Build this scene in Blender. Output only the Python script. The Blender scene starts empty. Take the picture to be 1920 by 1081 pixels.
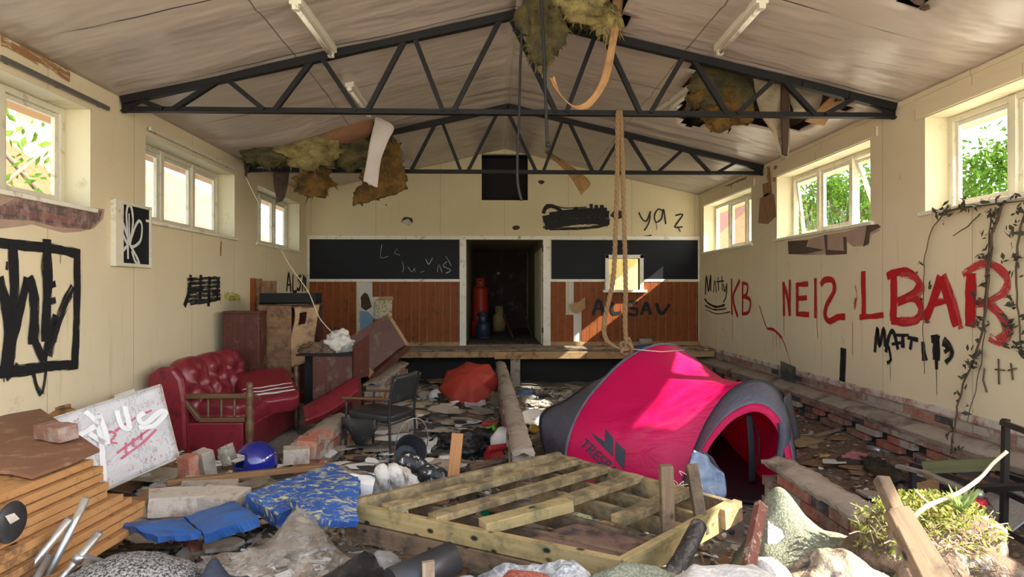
import bpy, bmesh, math, random
from mathutils import Vector, Matrix, noise
random.seed(7)
SC = bpy.context.scene
COL = SC.collection
V = Vector
PI = math.pi
# ------------------------------------------------------------------ camera, sky, sun, exposure
EYE = V((0, 0, 1.7)); FPX = 1200.0; YAW = 0.03; PITCH = 0.00375
cd = bpy.data.cameras.new('camera'); cam = bpy.data.objects.new('camera', cd); COL.objects.link(cam)
cam.location = EYE; cam.rotation_euler = (PI / 2 + PITCH, 0, -YAW)
cd.sensor_width = 36; cd.lens = FPX / 1920 * 36; cd.clip_start = 0.05; cd.clip_end = 300
SC.camera = cam
SUN_DIR = V((-1, 0.36, -0.79)).normalized()
w = bpy.data.worlds.new('sky'); SC.world = w; w.use_nodes = True
nt = w.node_tree; nt.nodes.clear()
o_ = nt.nodes.new('ShaderNodeOutputWorld'); bg = nt.nodes.new('ShaderNodeBackground')
sky = nt.nodes.new('ShaderNodeTexSky'); sky.sky_type = 'NISHITA'; sky.sun_disc = False
sky.sun_elevation = math.radians(38); sky.sun_rotation = math.radians(90); sky.dust_density = 3.0; sky.altitude = 0; sky.ozone_density = 1.0
hs = nt.nodes.new('ShaderNodeHueSaturation'); hs.inputs['Saturation'].default_value = 0.7
nt.links.new(sky.outputs[0], hs.inputs['Color']); nt.links.new(hs.outputs[0], bg.inputs[0]); nt.links.new(bg.outputs[0], o_.inputs[0])
bg.inputs[1].default_value = 0.62
sl = bpy.data.lights.new('sun', 'SUN'); sun = bpy.data.objects.new('sun', sl); COL.objects.link(sun)
sl.energy = 12.0; sl.angle = math.radians(0.55); sl.color = (1, 0.93, 0.80)
sun.rotation_euler = SUN_DIR.to_track_quat('-Z', 'Y').to_euler(); sun.location = (20, -4, 16)
vs = SC.view_settings; vs.view_transform = 'Standard'; vs.look = 'None'; vs.gamma = 1; vs.use_curve_mapping = False
vs.exposure = 0.9
# ------------------------------------------------------------------ from the photo's pixels to points in the room
CAMR = cam.rotation_euler.to_matrix()
def ray(u, v): return CAMR @ V(((u - 960) / FPX, (540.5 - v) / FPX, -1))
def PX(u, v, x): r = ray(u, v); return EYE + r * ((x - EYE.x) / r.x)
def PY(u, v, y): r = ray(u, v); return EYE + r * ((y - EYE.y) / r.y)
def PZ(u, v, z): r = ray(u, v); return EYE + r * ((z - EYE.z) / r.z)
def quad4(px, y0):
    """a parallelogram seen at four pixels, its first corner at depth y0"""
    r = [ray(*p) for p in px]
    import numpy as np
    A = np.array([[r[1].x, -r[2].x, r[3].x], [r[1].y, -r[2].y, r[3].y], [r[1].z, -r[2].z, r[3].z]])
    d = np.linalg.solve(A, np.array(r[0])); k = y0 / r[0].y
    return [EYE + r[0] * k] + [EYE + r[i + 1] * (float(d[i]) * k) for i in range(3)]
def nz(p, f=1.0, s=0): return noise.noise(V((p[0] * f + s, p[1] * f + s * 1.7, p[2] * f - s)))
def lerp(a, b, t): return a + (b - a) * t
# ------------------------------------------------------------------ mesh builder
class B:
    def __init__(self):
        self.bm = bmesh.new(); self.uv = self.bm.loops.layers.uv.new('UVMap'); self.mi = 0
    def face(self, vs_, uvs=None, smooth=False):
        try: f = self.bm.faces.new(vs_)
        except ValueError: return None
        f.material_index = self.mi; f.smooth = smooth
        if uvs:
            for l, q in zip(f.loops, uvs): l[self.uv].uv = q
        return f
    def pts(self, ps): return [self.bm.verts.new(p) for p in ps]
    def beam(self, p0, p1, w, h, up=(0, 0, 1), tw=None, th=None):
        p0, p1 = V(p0), V(p1); d = p1 - p0; L = d.length; d.normalize(); up = V(up)
        if abs(d.dot(up.normalized())) > 0.98: up = V((1, 0, 0)) if abs(d.x) < 0.9 else V((0, 1, 0))
        s = d.cross(up).normalized(); n = s.cross(d).normalized()
        tw = w if tw is None else tw; th = h if th is None else th
        a = self.pts([p0 + s * (x * w / 2) + n * (y * h / 2) for x, y in ((-1, -1), (1, -1), (1, 1), (-1, 1))])
        b = self.pts([p1 + s * (x * tw / 2) + n * (y * th / 2) for x, y in ((-1, -1), (1, -1), (1, 1), (-1, 1))])
        u0 = random.random() * 9; pr = [0, w, w + h, 2 * w + h, 2 * w + 2 * h]
        for i in range(4):
            j = (i + 1) % 4
            self.face((a[i], b[i], b[j], a[j]), ((u0, u0 + pr[i]), (u0 + L, u0 + pr[i]), (u0 + L, u0 + pr[i + 1]), (u0, u0 + pr[i + 1])))
        e = ((u0, u0), (u0 + .04, u0), (u0 + .04, u0 + h), (u0, u0 + h))
        self.face(a, e); self.face(b[::-1], e)
        return self
    def box(self, c, s, rz=0, m=None):
        R = m if m is not None else Matrix.Rotation(rz, 3, 'Z'); c = V(c)
        k = max(range(3), key=lambda i: s[i]); ax = [R @ V((1, 0, 0)), R @ V((0, 1, 0)), R @ V((0, 0, 1))]
        d = ax[k] * s[k] / 2
        o = [i for i in range(3) if i != k]
        return self.beam(c - d, c + d, s[o[0]], s[o[1]], ax[o[1]])
    def bb(self, a, b): return self.box([(a[i] + b[i]) / 2 for i in range(3)], [abs(b[i] - a[i]) for i in range(3)])
    def tube(self, ps, r, n=8, caps=True, flat=1.0):
        ps = [V(p) for p in ps]; rr = r if isinstance(r, (list, tuple)) else [r] * len(ps); rings = []; L = 0
        ref = None
        for i, p in enumerate(ps):
            t = (ps[min(i + 1, len(ps) - 1)] - ps[max(i - 1, 0)])
            if t.length < 1e-9: t = V((0, 0, 1))
            t.normalize()
            if ref is None: ref = V((0, 0, 1)) if abs(t.z) < 0.9 else V((1, 0, 0))
            s = t.cross(ref)
            if s.length < 1e-4: s = t.orthogonal()
            s.normalize(); m = s.cross(t).normalized(); ref = m
            rings.append([self.bm.verts.new(p + (s * math.cos(2 * PI * k / n) + m * math.sin(2 * PI * k / n) * flat) * rr[i]) for k in range(n)])
        for i in range(len(ps) - 1):
            dl = (ps[i + 1] - ps[i]).length
            for k in range(n):
                k2 = (k + 1) % n
                self.face((rings[i][k], rings[i][k2], rings[i + 1][k2], rings[i + 1][k]), ((L, k / n), (L, (k + 1) / n), (L + dl, (k + 1) / n), (L + dl, k / n)), True)
            L += dl
        if caps: self.face(rings[0][::-1]); self.face(rings[-1])
        return self
    def lathe(self, prof, n=24, m=None, caps=True):
        m = m or Matrix.Identity(4); rings = []
        for r, z in prof: rings.append([self.bm.verts.new(m @ V((max(r, 1e-4) * math.cos(2 * PI * k / n), max(r, 1e-4) * math.sin(2 * PI * k / n), z))) for k in range(n)])
        for i in range(len(prof) - 1):
            for k in range(n):
                k2 = (k + 1) % n
                self.face((rings[i][k], rings[i][k2], rings[i + 1][k2], rings[i + 1][k]), ((k / n, i / len(prof)), ((k + 1) / n, i / len(prof)), ((k + 1) / n, (i + 1) / len(prof)), (k / n, (i + 1) / len(prof))), True)
        if caps: self.face(rings[0][::-1]); self.face(rings[-1])
        return self
    def prism(self, poly, vec):
        vec = V(vec); a = self.pts(poly); b = self.pts([V(p) + vec for p in poly]); n = len(a)
        o = V(poly[0]); ex = (V(poly[1]) - o).normalized(); nn = vec.normalized(); ey = nn.cross(ex)
        q = [((V(p) - o).dot(ex), (V(p) - o).dot(ey)) for p in poly]
        self.face(a[::-1], q[::-1]); self.face(b, q)
        for i in range(n):
            j = (i + 1) % n; self.face((a[i], a[j], b[j], b[i]), (q[i], q[j], (q[j][0] + .02, q[j][1] + .02), (q[i][0] + .02, q[i][1] + .02)))
        return self
    def sheet(self, nu, nv, fn, thick=0.0, smooth=True, keep=None, close=False):
        P = [[V(fn(i / nu, j / nv)) for j in range(nv + 1)] for i in range(nu + 1)]
        N = None
        if thick:
            N = [[None] * (nv + 1) for _ in range(nu + 1)]
            for i in range(nu + 1):
                for j in range(nv + 1):
                    a = P[min(i + 1, nu)][j] - P[max(i - 1, 0)][j]; b = P[i][min(j + 1, nv)] - P[i][max(j - 1, 0)]
                    n = a.cross(b); N[i][j] = n.normalized() if n.length > 1e-12 else V((0, 0, 1))
        top = [[self.bm.verts.new(P[i][j]) for j in range(nv + 1)] for i in range(nu + 1)]
        bot = [[self.bm.verts.new(P[i][j] - N[i][j] * thick) for j in range(nv + 1)] for i in range(nu + 1)] if thick else None
        K = [[(keep is None or keep((i + .5) / nu, (j + .5) / nv)) for j in range(nv)] for i in range(nu)]
        uv = lambda i, j: (i / nu, j / nv)
        for i in range(nu):
            for j in range(nv):
                if not K[i][j]: continue
                ij = ((i, j), (i + 1, j), (i + 1, j + 1), (i, j + 1)); q = [uv(*t) for t in ij]
                self.face([top[a][b] for a, b in ij], q, smooth)
                if thick:
                    self.face([bot[a][b] for a, b in ij][::-1], q[::-1], smooth)
                    for (di, dj), e in (((-1, 0), (0, 3)), ((1, 0), (1, 2)), ((0, -1), (0, 1)), ((0, 1), (3, 2))):
                        a, b = i + di, j + dj
                        if not (0 <= a < nu and 0 <= b < nv and K[a][b]):
                            p, r_ = ij[e[0]], ij[e[1]]
                            self.face((top[p[0]][p[1]], top[r_[0]][r_[1]], bot[r_[0]][r_[1]], bot[p[0]][p[1]]), (uv(*p), uv(*r_), uv(*r_), uv(*p)))
        return self
    def blob(self, c, r, amp=0.2, f=2.0, sub=3, seed=0, m=None, smooth=True, flat_bottom=None):
        t = bmesh.new(); bmesh.ops.create_icosphere(t, subdivisions=sub, radius=1); c = V(c); idx = {}
        for q in t.verts:
            k = 1 + amp * nz(q.co, f, seed) + amp * .5 * nz(q.co, f * 2.3, seed + 5)
            p = V((q.co.x * r[0] * k, q.co.y * r[1] * k, q.co.z * r[2] * k))
            if m is not None: p = m @ p
            p += c
            if flat_bottom is not None and p.z < flat_bottom: p.z = flat_bottom + (p.z - flat_bottom) * .1
            idx[q] = self.bm.verts.new(p)
        for f_ in t.faces:
            self.face([idx[q] for q in f_.verts], [(q.co.x * .5 + .5, q.co.z * .5 + .5) for q in f_.verts], smooth)
        t.free(); return self
    def pillow(self, c, s, m=None, n=10, p=4.0, fn=None):
        """a padded box: superellipsoid with soft corners"""
        c = V(c); R = m if m is not None else Matrix.Identity(3)
        t = bmesh.new(); bmesh.ops.create_cube(t, size=2); bmesh.ops.subdivide_edges(t, edges=t.edges[:], cuts=n, use_grid_fill=True); idx = {}
        for q in t.verts:
            a = q.co; k = (abs(a.x) ** p + abs(a.y) ** p + abs(a.z) ** p) ** (1 / p)
            b = a / k; b = V((b.x * s[0] / 2, b.y * s[1] / 2, b.z * s[2] / 2))
            if fn: b = fn(b)
            idx[q] = self.bm.verts.new(R @ b + c)
        for f_ in t.faces: self.face([idx[q] for q in f_.verts], [(q.co.x, q.co.y) for q in f_.verts], True)
        t.free(); return self
    def ribbon(self, ps, w, nrm, ends=True):
        """a brush stroke lying in a plane of normal nrm: u runs along it in metres, v across"""
        ps = [V(p) for p in ps]; nrm = V(nrm); ww = w if isinstance(w, (list, tuple)) else [w] * len(ps); L = random.random() * 50; prev = None
        for i, p in enumerate(ps):
            t = ps[min(i + 1, len(ps) - 1)] - ps[max(i - 1, 0)]
            if t.length < 1e-9: continue
            s = nrm.cross(t.normalized()).normalized() * ww[i] / 2
            cur = (self.bm.verts.new(p - s), self.bm.verts.new(p + s))
            if prev:
                dl = (p - lp).length
                self.face((prev[0], cur[0], cur[1], prev[1]), ((L, 0), (L + dl, 0), (L + dl, 1), (L, 1))); L += dl
            prev = cur; lp = p
        return self
    def build(self, name, mat, parent=None, local=False, smooth=None, bevel=0, recenter=True):
        bm = self.bm
        if smooth is not None:
            for f in bm.faces: f.smooth = smooth
        bmesh.ops.recalc_face_normals(bm, faces=bm.faces[:])
        me = bpy.data.meshes.new(name)
        off = V((0, 0, 0))
        if parent is None and recenter and not local and len(bm.verts):
            xs = [v.co for v in bm.verts]
            off = V(((min(p.x for p in xs) + max(p.x for p in xs)) / 2, (min(p.y for p in xs) + max(p.y for p in xs)) / 2, min(p.z for p in xs)))
            for v in bm.verts: v.co -= off
        bm.to_mesh(me); bm.free()
        for m in (mat if isinstance(mat, (list, tuple)) else [mat]): me.materials.append(m)
        ob = bpy.data.objects.new(name, me); COL.objects.link(ob)
        if parent is not None:
            ob.parent = parent
            if not local: ob.location = -wt(parent)
        else: ob.location = off
        if bevel:
            md = ob.modifiers.new('bevel', 'BEVEL'); md.width = bevel; md.segments = 2; md.limit_method = 'ANGLE'
        return ob
def wt(o):
    t = V((0, 0, 0))
    while o is not None: t += o.location; o = o.parent
    return t
def thing(name, label, cat, loc=(0, 0, 0), rz=0, group=None):
    o = bpy.data.objects.new(name, None); COL.objects.link(o); o.location = loc; o.rotation_euler = (0, 0, rz); o.empty_display_size = .1
    o['label'] = label; o['category'] = cat
    if group: o['group'] = group
    return o
def tag(o, label, cat, group=None, kind=None):
    o['label'] = label; o['category'] = cat
    if group: o['group'] = group
    if kind: o['kind'] = kind
    return o
def struct(o, label=None):
    o['kind'] = 'structure'
    if label: o['label'] = label; o['category'] = label.split('|')[0] if '|' in label else 'building'
    return o
def copy_tree(o, parent=None):
    c = o.copy(); COL.objects.link(c)
    if parent is not None: c.parent = parent
    for ch in [x for x in COL.objects if x.parent == o]: copy_tree(ch, c)
    return c
def spline(ps, n=6):
    ps = [V(p) for p in ps]; out = []
    for i in range(len(ps) - 1):
        a, b, c, d = ps[max(i - 1, 0)], ps[i], ps[i + 1], ps[min(i + 2, len(ps) - 1)]
        for k in range(n):
            t = k / n; out.append(0.5 * ((2 * b) + (c - a) * t + (2 * a - 5 * b + 4 * c - d) * t * t + (3 * b - a - 3 * c + d) * t ** 3))
    out.append(ps[-1]); return out
def on_curve(ps, t):
    f = t * (len(ps) - 1); i = min(int(f), len(ps) - 2); return ps[i].lerp(ps[i + 1], f - i)
# ------------------------------------------------------------------ materials
def srgb(r, g, b):
    f = lambda c: (c / 255 / 12.92) if c <= 10 else ((c / 255 + .055) / 1.055) ** 2.4
    return (f(r), f(g), f(b))
class NT:
    def __init__(self, name):
        self.m = bpy.data.materials.new(name); self.m.use_nodes = True; self.t = self.m.node_tree; self.t.nodes.clear()
        self.out = self.n('ShaderNodeOutputMaterial')
    def n(self, ty, **k):
        x = self.t.nodes.new(ty)
        for a, b in k.items(): setattr(x, a, b)
        return x
    def l(self, a, b): self.t.links.new(a, b)
    def coord(self, kind='Object', scale=(1, 1, 1)):
        tc = self.n('ShaderNodeTexCoord'); mp = self.n('ShaderNodeMapping'); mp.inputs['Scale'].default_value = scale
        self.l(tc.outputs[kind], mp.inputs[0]); return mp.outputs[0]
    def noise(self, co, scale=5, detail=4, rough=.55, dist=0):
        x = self.n('ShaderNodeTexNoise'); x.inputs['Scale'].default_value = scale; x.inputs['Detail'].default_value = detail
        x.inputs['Roughness'].default_value = rough; x.inputs['Distortion'].default_value = dist
        if co is not None: self.l(co, x.inputs['Vector'])
        return x.outputs['Fac']
    def ramp(self, fac, a, b, c0=(0, 0, 0), c1=(1, 1, 1)):
        x = self.n('ShaderNodeValToRGB'); e = x.color_ramp.elements; e[0].position = a; e[1].position = b
        e[0].color = (*c0, 1); e[1].color = (*c1, 1); self.l(fac, x.inputs[0]); return x.outputs[0]
    def mix(self, fac, a, b, mode='MIX'):
        x = self.n('ShaderNodeMix', data_type='RGBA', blend_type=mode)
        for s, q in ((x.inputs[0], fac), (x.inputs[6], a), (x.inputs[7], b)):
            if isinstance(q, (int, float)): s.default_value = q
            elif isinstance(q, tuple): s.default_value = (*q, 1)
            else: self.l(q, s)
        return x.outputs[2]
    def math(self, op, a, b=0.0):
        x = self.n('ShaderNodeMath', operation=op)
        for s, q in ((x.inputs[0], a), (x.inputs[1], b)):
            if isinstance(q, (int, float)): s.default_value = q
            else: self.l(q, s)
        return x.outputs[0]
    def bump(self, h, strength=.3, dist=.01):
        x = self.n('ShaderNodeBump'); x.inputs['Strength'].default_value = strength; x.inputs['Distance'].default_value = dist
        self.l(h, x.inputs['Height']); return x.outputs[0]
    def bsdf(self, col, rough=.8, metal=0, normal=None, spec=.35, **k):
        p = self.n('ShaderNodeBsdfPrincipled')
        if isinstance(col, tuple): p.inputs['Base Color'].default_value = (*col, 1)
        else: self.l(col, p.inputs['Base Color'])
        if isinstance(rough, (int, float)): p.inputs['Roughness'].default_value = rough
        else: self.l(rough, p.inputs['Roughness'])
        p.inputs['Metallic'].default_value = metal; p.inputs['Specular IOR Level'].default_value = spec
        if normal is not None: self.l(normal, p.inputs['Normal'])
        for a, b in k.items(): p.inputs[a.replace('_', ' ')].default_value = b
        return p.outputs[0]
    def done(self, sh): self.l(sh, self.out.inputs[0]); return self.m
def plain(name, col, rough=.8, var=.18, sc=6, bump=.25, bsc=40, metal=0, dirt=None, damt=.5, dsc=3, spec=.35, bd=.008):
    t = NT(name); co = t.coord(); n1 = t.noise(co, sc, 5)
    c = t.mix(n1, tuple(x * (1 - var) for x in col), tuple(min(1, x * (1 + var)) for x in col))
    if dirt:
        d = t.ramp(t.noise(co, dsc, 8, .7), .62 - damt * .3, .78 - damt * .3); c = t.mix(d, c, dirt)
    return t.done(t.bsdf(c, rough, metal, t.bump(t.noise(co, bsc, 4), bump, bd) if bump else None, spec))
def wood(name, a, b, rough=.7, sc=1.0, dirt=None, damt=.4, spec=.3, nails=0):
    t = NT(name); co = t.coord('UV', (1.6 * sc, 26 * sc, 1)); n1 = t.noise(co, 1.5, 6, .6, .6)
    c = t.mix(t.ramp(n1, .3, .7), a, b); oc = t.coord()
    if dirt: c = t.mix(t.ramp(t.noise(oc, 6, 8, .7), .62 - damt * .3, .8 - damt * .3), c, dirt)
    if nails:
        vo = t.n('ShaderNodeTexVoronoi'); t.l(t.coord('UV', (nails, nails * 1.6, 1)), vo.inputs['Vector']); vo.inputs['Scale'].default_value = 1
        c = t.mix(t.ramp(vo.outputs['Distance'], .10, .2, (1, 1, 1), (0, 0, 0)), c, (.012, .01, .01))
    return t.done(t.bsdf(c, rough, 0, t.bump(n1, .35, .006), spec))
# ------------------------------------------------------------------ the setting's measures
XL, XR, YB, YF = -3.53, 3.97, 12.2, 0.3
ZS, ZE, ZR, RX = 0.66, 3.55, 4.42, 0.22       # old floor level, eaves, ridge, ridge line
SILL, HEAD, TW = 2.42, 3.30, 0.30
def zc(x): return ZE + (ZR - ZE) * (1 - abs(x - RX) / 3.75)
def PC(u, v):
    r = ray(u, v); s = (ZR - ZE) / 3.75
    for sg in (1, -1):      # z = ZE + s*(sg*(x-RX)+3.75)   left slope rises with x
        k = (ZE + s * (3.75 - sg * RX) - EYE.z) / (r.z - s * sg * r.x); p = EYE + r * k
        if k > 0 and (p.x - RX) * sg <= 0: return p
    return p
def wall_mat(name, base, stain, amt=1.0, axis='Y'):
    t = NT(name); co = t.coord('Object', (1, 1, 1)); st = t.coord('Object', (5, 5, .5))
    n1 = t.noise(co, 1.3, 5); c = t.mix(n1, tuple(x * .88 for x in base), tuple(min(1, x * 1.08) for x in base))
    d = t.ramp(t.noise(st, 1.4, 6, .65), .60, .80); c = t.mix(t.math('MULTIPLY', d, .38 * amt), c, stain)
    d2 = t.ramp(t.noise(co, 2.2, 8, .75), .63, .74); c = t.mix(t.math('MULTIPLY', d2, .45 * amt), c, tuple(x * .6 for x in stain))
    sep = t.n('ShaderNodeSeparateXYZ'); t.l(co, sep.inputs[0])
    fr = t.math('FRACT', t.math('MULTIPLY', sep.outputs[axis], 1 / 1.22)); ln = t.math('LESS_THAN', fr, .006)
    c = t.mix(t.math('MULTIPLY', ln, .55), c, (.12, .09, .05))
    sp = t.ramp(t.noise(co, 38, 3, .6), .74, .78); c = t.mix(t.math('MULTIPLY', sp, .5), c, (.08, .05, .03))
    return t.done(t.bsdf(c, .75, 0, t.bump(t.noise(co, 30, 4), .12, .004), .3))
M_CREAM = wall_mat('cream_painted_plasterboard', (.70, .60, .40), (.34, .20, .09), 1.25)
M_BACK = wall_mat('cream_gable_board', (.66, .57, .35), (.42, .28, .10), .7, 'X')
M_REVEAL = plain('cream_window_reveal', (.64, .58, .38), .6, .1, 3, .1, dirt=(.35, .28, .14), damt=.15)
def ceil_mat():
    t = NT('dusty_ceiling_board'); co = t.coord(); base = (.44, .375, .31)
    c = t.mix(t.noise(co, .9, 5), tuple(x * .8 for x in base), tuple(x * 1.15 for x in base))
    c = t.mix(t.math('MULTIPLY', t.ramp(t.noise(co, 1.6, 9, .75), .62, .76), .5), c, (.22, .13, .07))
    sep = t.n('ShaderNodeSeparateXYZ'); t.l(co, sep.inputs[0])
    ln = t.math('LESS_THAN', t.math('FRACT', t.math('MULTIPLY', t.math('ADD', sep.outputs['Y'], t.math('MULTIPLY', t.noise(co, 1.2, 2), .08)), 1 / 1.22)), .013)
    ln2 = t.math('LESS_THAN', t.math('ABSOLUTE', t.math('SUBTRACT', t.math('ABSOLUTE', sep.outputs['X']), 1.87)), .006)
    c = t.mix(t.math('MULTIPLY', ln, t.ramp(t.noise(co, 1.1, 2), .42, .55)), c, (.04, .03, .025))
    c = t.mix(t.math('MULTIPLY', ln2, .8), c, (.06, .045, .035))
    wv = t.noise(t.coord('Object', (.5, 1.6, 1)), 1.3, 3, .5)
    return t.done(t.bsdf(c, .30, 0, t.bump(wv, .5, .16), .6))
M_CEIL = ceil_mat()
M_BRICKS = [plain('red_brick', (.36, .13, .08), .9, .3, 9, .6, 50, dirt=(.30, .25, .20), damt=.5, dsc=9),
            plain('brown_brick', (.24, .12, .09), .9, .3, 9, .6, 50, dirt=(.30, .25, .20), damt=.5, dsc=9),
            plain('dark_brick', (.06, .055, .06), .9, .3, 9, .6, 50, dirt=(.2, .16, .13), damt=.4, dsc=9),
            plain('pale_brick', (.40, .34, .28), .9, .25, 9, .6, 50, dirt=(.2, .14, .1), damt=.4, dsc=9)]
M_MORTAR = plain('grey_mortar', (.34, .28, .22), .95, .25, 8, .7, 60, dirt=(.12, .09, .07), damt=.4)
M_SKIM = plain('flaking_white_skim', (.55, .47, .40), .9, .2, 8, .5, 30, dirt=(.30, .13, .09), damt=.5, dsc=7)
M_WHITE = plain('aged_white_gloss_paint', (.78, .74, .62), .5, .1, 5, .1, dirt=(.30, .22, .12), damt=.25, dsc=6)
M_WFRAME = plain('weathered_white_frame_paint', (.66, .62, .48), .6, .10, 7, .3, dirt=(.30, .24, .13), damt=.2, dsc=9)
M_BLACKB = plain('black_board_paint', (.008, .009, .011), .6, .3, 4, .15, 25, spec=.25)
M_PANEL = wood('red_brown_tongue_and_groove', (.20, .050, .012), (.27, .078, .020), .6, 1, (.08, .025, .010), .3, .2)
M_RAW = wood('raw_pine', (.50, .33, .17), (.36, .21, .10), .8, 1, (.14, .08, .04), .4)
M_OLD = wood('old_grey_timber', (.34, .26, .18), (.20, .14, .09), .85, 1, (.07, .05, .035), .5)
M_DARKW = wood('dark_roof_timber', (.09, .055, .032), (.05, .03, .02), .9)
M_DIRT = None
def dirt_mat():
    t = NT('rubble_strewn_earth'); co = t.coord(); n = t.noise(co, 2.2, 9, .7)
    c = t.mix(t.ramp(n, .34, .66), (.17, .135, .105), (.44, .39, .33))
    c = t.mix(t.ramp(t.noise(co, 26, 6, .7), .55, .70), c, (.40, .36, .31))
    c = t.mix(t.ramp(t.noise(co, 17, 6, .7), .60, .72), c, (.085, .07, .06))
    return t.done(t.bsdf(c, .95, 0, t.bump(t.noise(co, 34, 8, .7), .9, .03), .2))
M_DIRT = dirt_mat()
M_SOIL = plain('brown_soil', (.16, .105, .07), .95, .4, 6, 1.0, 30, dirt=(.34, .29, .23), damt=.35, dsc=14, bd=.03)
M_CONC = plain('concrete', (.46, .42, .36), .9, .2, 5, .5, 40, dirt=(.22, .18, .14), damt=.4)
M_TAR = plain('void_shade_black', (.03, .027, .025), .9)  # near-black colour stands in for the shade inside the voids
def glass_mat(name, tint=(.93, .96, .95), refl=.12, dirt=.25):
    t = NT(name); tr = t.n('ShaderNodeBsdfTransparent'); tr.inputs[0].default_value = (*tint, 1)
    gl = t.n('ShaderNodeBsdfGlossy'); gl.inputs['Roughness'].default_value = .04
    df = t.n('ShaderNodeBsdfDiffuse'); df.inputs[0].default_value = (.7, .68, .62, 1)
    m1 = t.n('ShaderNodeMixShader'); m1.inputs[0].default_value = refl; t.l(tr.outputs[0], m1.inputs[1]); t.l(gl.outputs[0], m1.inputs[2])
    d = t.math('MULTIPLY', t.ramp(t.noise(t.coord(), 5, 7, .7), .45, .8), dirt); m2 = t.n('ShaderNodeMixShader')
    t.l(d, m2.inputs[0]); t.l(m1.outputs[0], m2.inputs[1]); t.l(df.outputs[0], m2.inputs[2]); return t.done(m2.outputs[0])
M_GLASS = glass_mat('dusty_window_glass')
# ------------------------------------------------------------------ ground, with the rubble heaped up towards the near end
def bumpf(x, y, cx, cy, rx, ry, h):
    d = ((x - cx) / rx) ** 2 + ((y - cy) / ry) ** 2
    return h * math.exp(-d)
def gh(x, y):
    z = 0.0
    z += .30 * max(0, min(1, (4.4 - y) / 2.2)) * (1 if x < 2.0 else .55)
    z += bumpf(x, y, 3.9, 8, .55, 9, .16) + bumpf(x, y, -1.0, 5.3, .9, .9, .06)
    z += .035 * nz((x, y, 0), 1.1) + .02 * nz((x, y, 3), 3.1)
    return z
def G(u, v, dz=0.0):
    """the point of the ground seen at a pixel"""
    r = ray(u, v); k = .5
    z = 0
    for _ in range(25):
        k = (z + dz - EYE.z) / r.z; p = EYE + r * k; z = gh(p.x, p.y)
    return V((p.x, p.y, z + dz))
def ground_at(x, y, dz=0.0): return V((x, y, gh(x, y) + dz))
b = B(); b.sheet(110, 150, lambda s, t: (lerp(XL, XR, s), lerp(YF - 1.5, YB + .1, t), gh(lerp(XL, XR, s), lerp(YF - 1.5, YB + .1, t)) + .012 * nz((s * 60, t * 90, 1), 1.0)))
b.bm.faces.ensure_lookup_table()
o = struct(b.build('floor', M_DIRT))
b = B(); b.sheet(26, 120, lambda s, t: (lerp(2.28, XR - .14, s), lerp(3.0, YB - .9, t), gh(lerp(2.28, XR - .14, s), lerp(3.0, YB - .9, t)) + .012 + .018 * nz((s * 22, t * 90, 3))))
struct(b.build('floor_soil', M_SOIL))
# ------------------------------------------------------------------ side walls with their window openings
WIN_R = [(.45, 2.69), (3.53, 5.77), (6.60, 8.84), (9.70, 11.94)]
WIN_L = [(.45, 2.69), (3.49, 5.73), (6.60, 8.87), (9.69, 11.80)]
def side_wall(name, x0, x1, wins, mat):
    b = B()
    zl = 1.85 if name == 'wall_right' else SILL; b.bb((x0, YF, ZS), (x1, 2.69, zl)); b.bb((x0, 2.69, ZS), (x1, YB + .3, SILL)); b.bb((x0, YF, zl - .01), (x1, .45, SILL + .01)); b.bb((x0, YF, HEAD), (x1, YB + .3, ZE + .12))  # unseen near right opening cut lower so the sun reaches the weeds
    ys = [YF] + [q for wn in wins for q in wn] + [YB + .3]
    for i in range(0, len(ys), 2): b.bb((x0, ys[i], SILL), (x1, ys[i + 1], HEAD))
    o = struct(b.build(name, mat)); return o
WALL_R = side_wall('wall_right', XR, XR + TW, WIN_R, M_CREAM)
WALL_L = side_wall('wall_left', XL - TW, XL, WIN_L, M_CREAM)
def courses(b, x, sgn, y0, y1, z0, n, ch=.075, bl=.225, depth=.105, gap=.012, header=False, jit=.006):
    for k in range(n):
        y = y0 - (bl / 2 if k % 2 else 0)
        while y < y1:
            L = bl / 2 if header else bl
            if header and random.random() < .0: pass
            b.mi = random.choices((0, 1, 2, 3), (5, 4, 2, 2))[0]
            if not (header and (int(y / L) + k) % 3 == 2):
                j = random.uniform(-jit, jit)
                a0 = max(y, y0); a1 = min(y + L - gap, y1)
                if a1 - a0 > .03: b.bb((x + sgn * j, a0, z0 + k * ch), (x + sgn * (depth + j), a1, z0 + (k + 1) * ch - gap))
            y += L
# brick plinth under the right wall: two courses flush, then a ledge and courses of spaced bricks
b = B(); courses(b, XR - .004, 1, .8, YB, .455, 2)
o = struct(b.build('wall_right_brickwork', M_BRICKS))
b = B(); b.bb((XR, YF, -.2), (XR + TW, YB, ZS)); b.mi = 1; b.sheet(4, 160, lambda s, t: (XR - .010 - .012 * abs(nz((s * 4, t * 90, 0))), lerp(.8, YB, t), lerp(.607, .672 + .012 * nz((t * 70, 0, 0)), s)), .02)
b.mi = 0; b.sheet(3, 160, lambda s, t: (lerp(XR + .02, XR - .20, s) + (.015 * nz((t * 80, s * 5, 0)) if s > .9 else 0), lerp(.8, YB, t), .45 - .06 * s * s + .01 * nz((t * 90, s * 9, 2))), .05)
o = struct(b.build('wall_right_plinth', [M_MORTAR, M_SKIM]))
b = B(); courses(b, XR - .20, 1, .8, YB, -.04, 2); courses(b, XR - .20, 1, .8, YB, .11, 3, header=True, bl=.36); courses(b, XR - .19, 1, .8, YB, .335, 1)
o = struct(b.build('wall_right_ledge', M_BRICKS))
b = B(); b.bb((XR - .13, .8, -.2), (XR, YB, .39)); struct(b.build('wall_right_footing', M_TAR))
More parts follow.
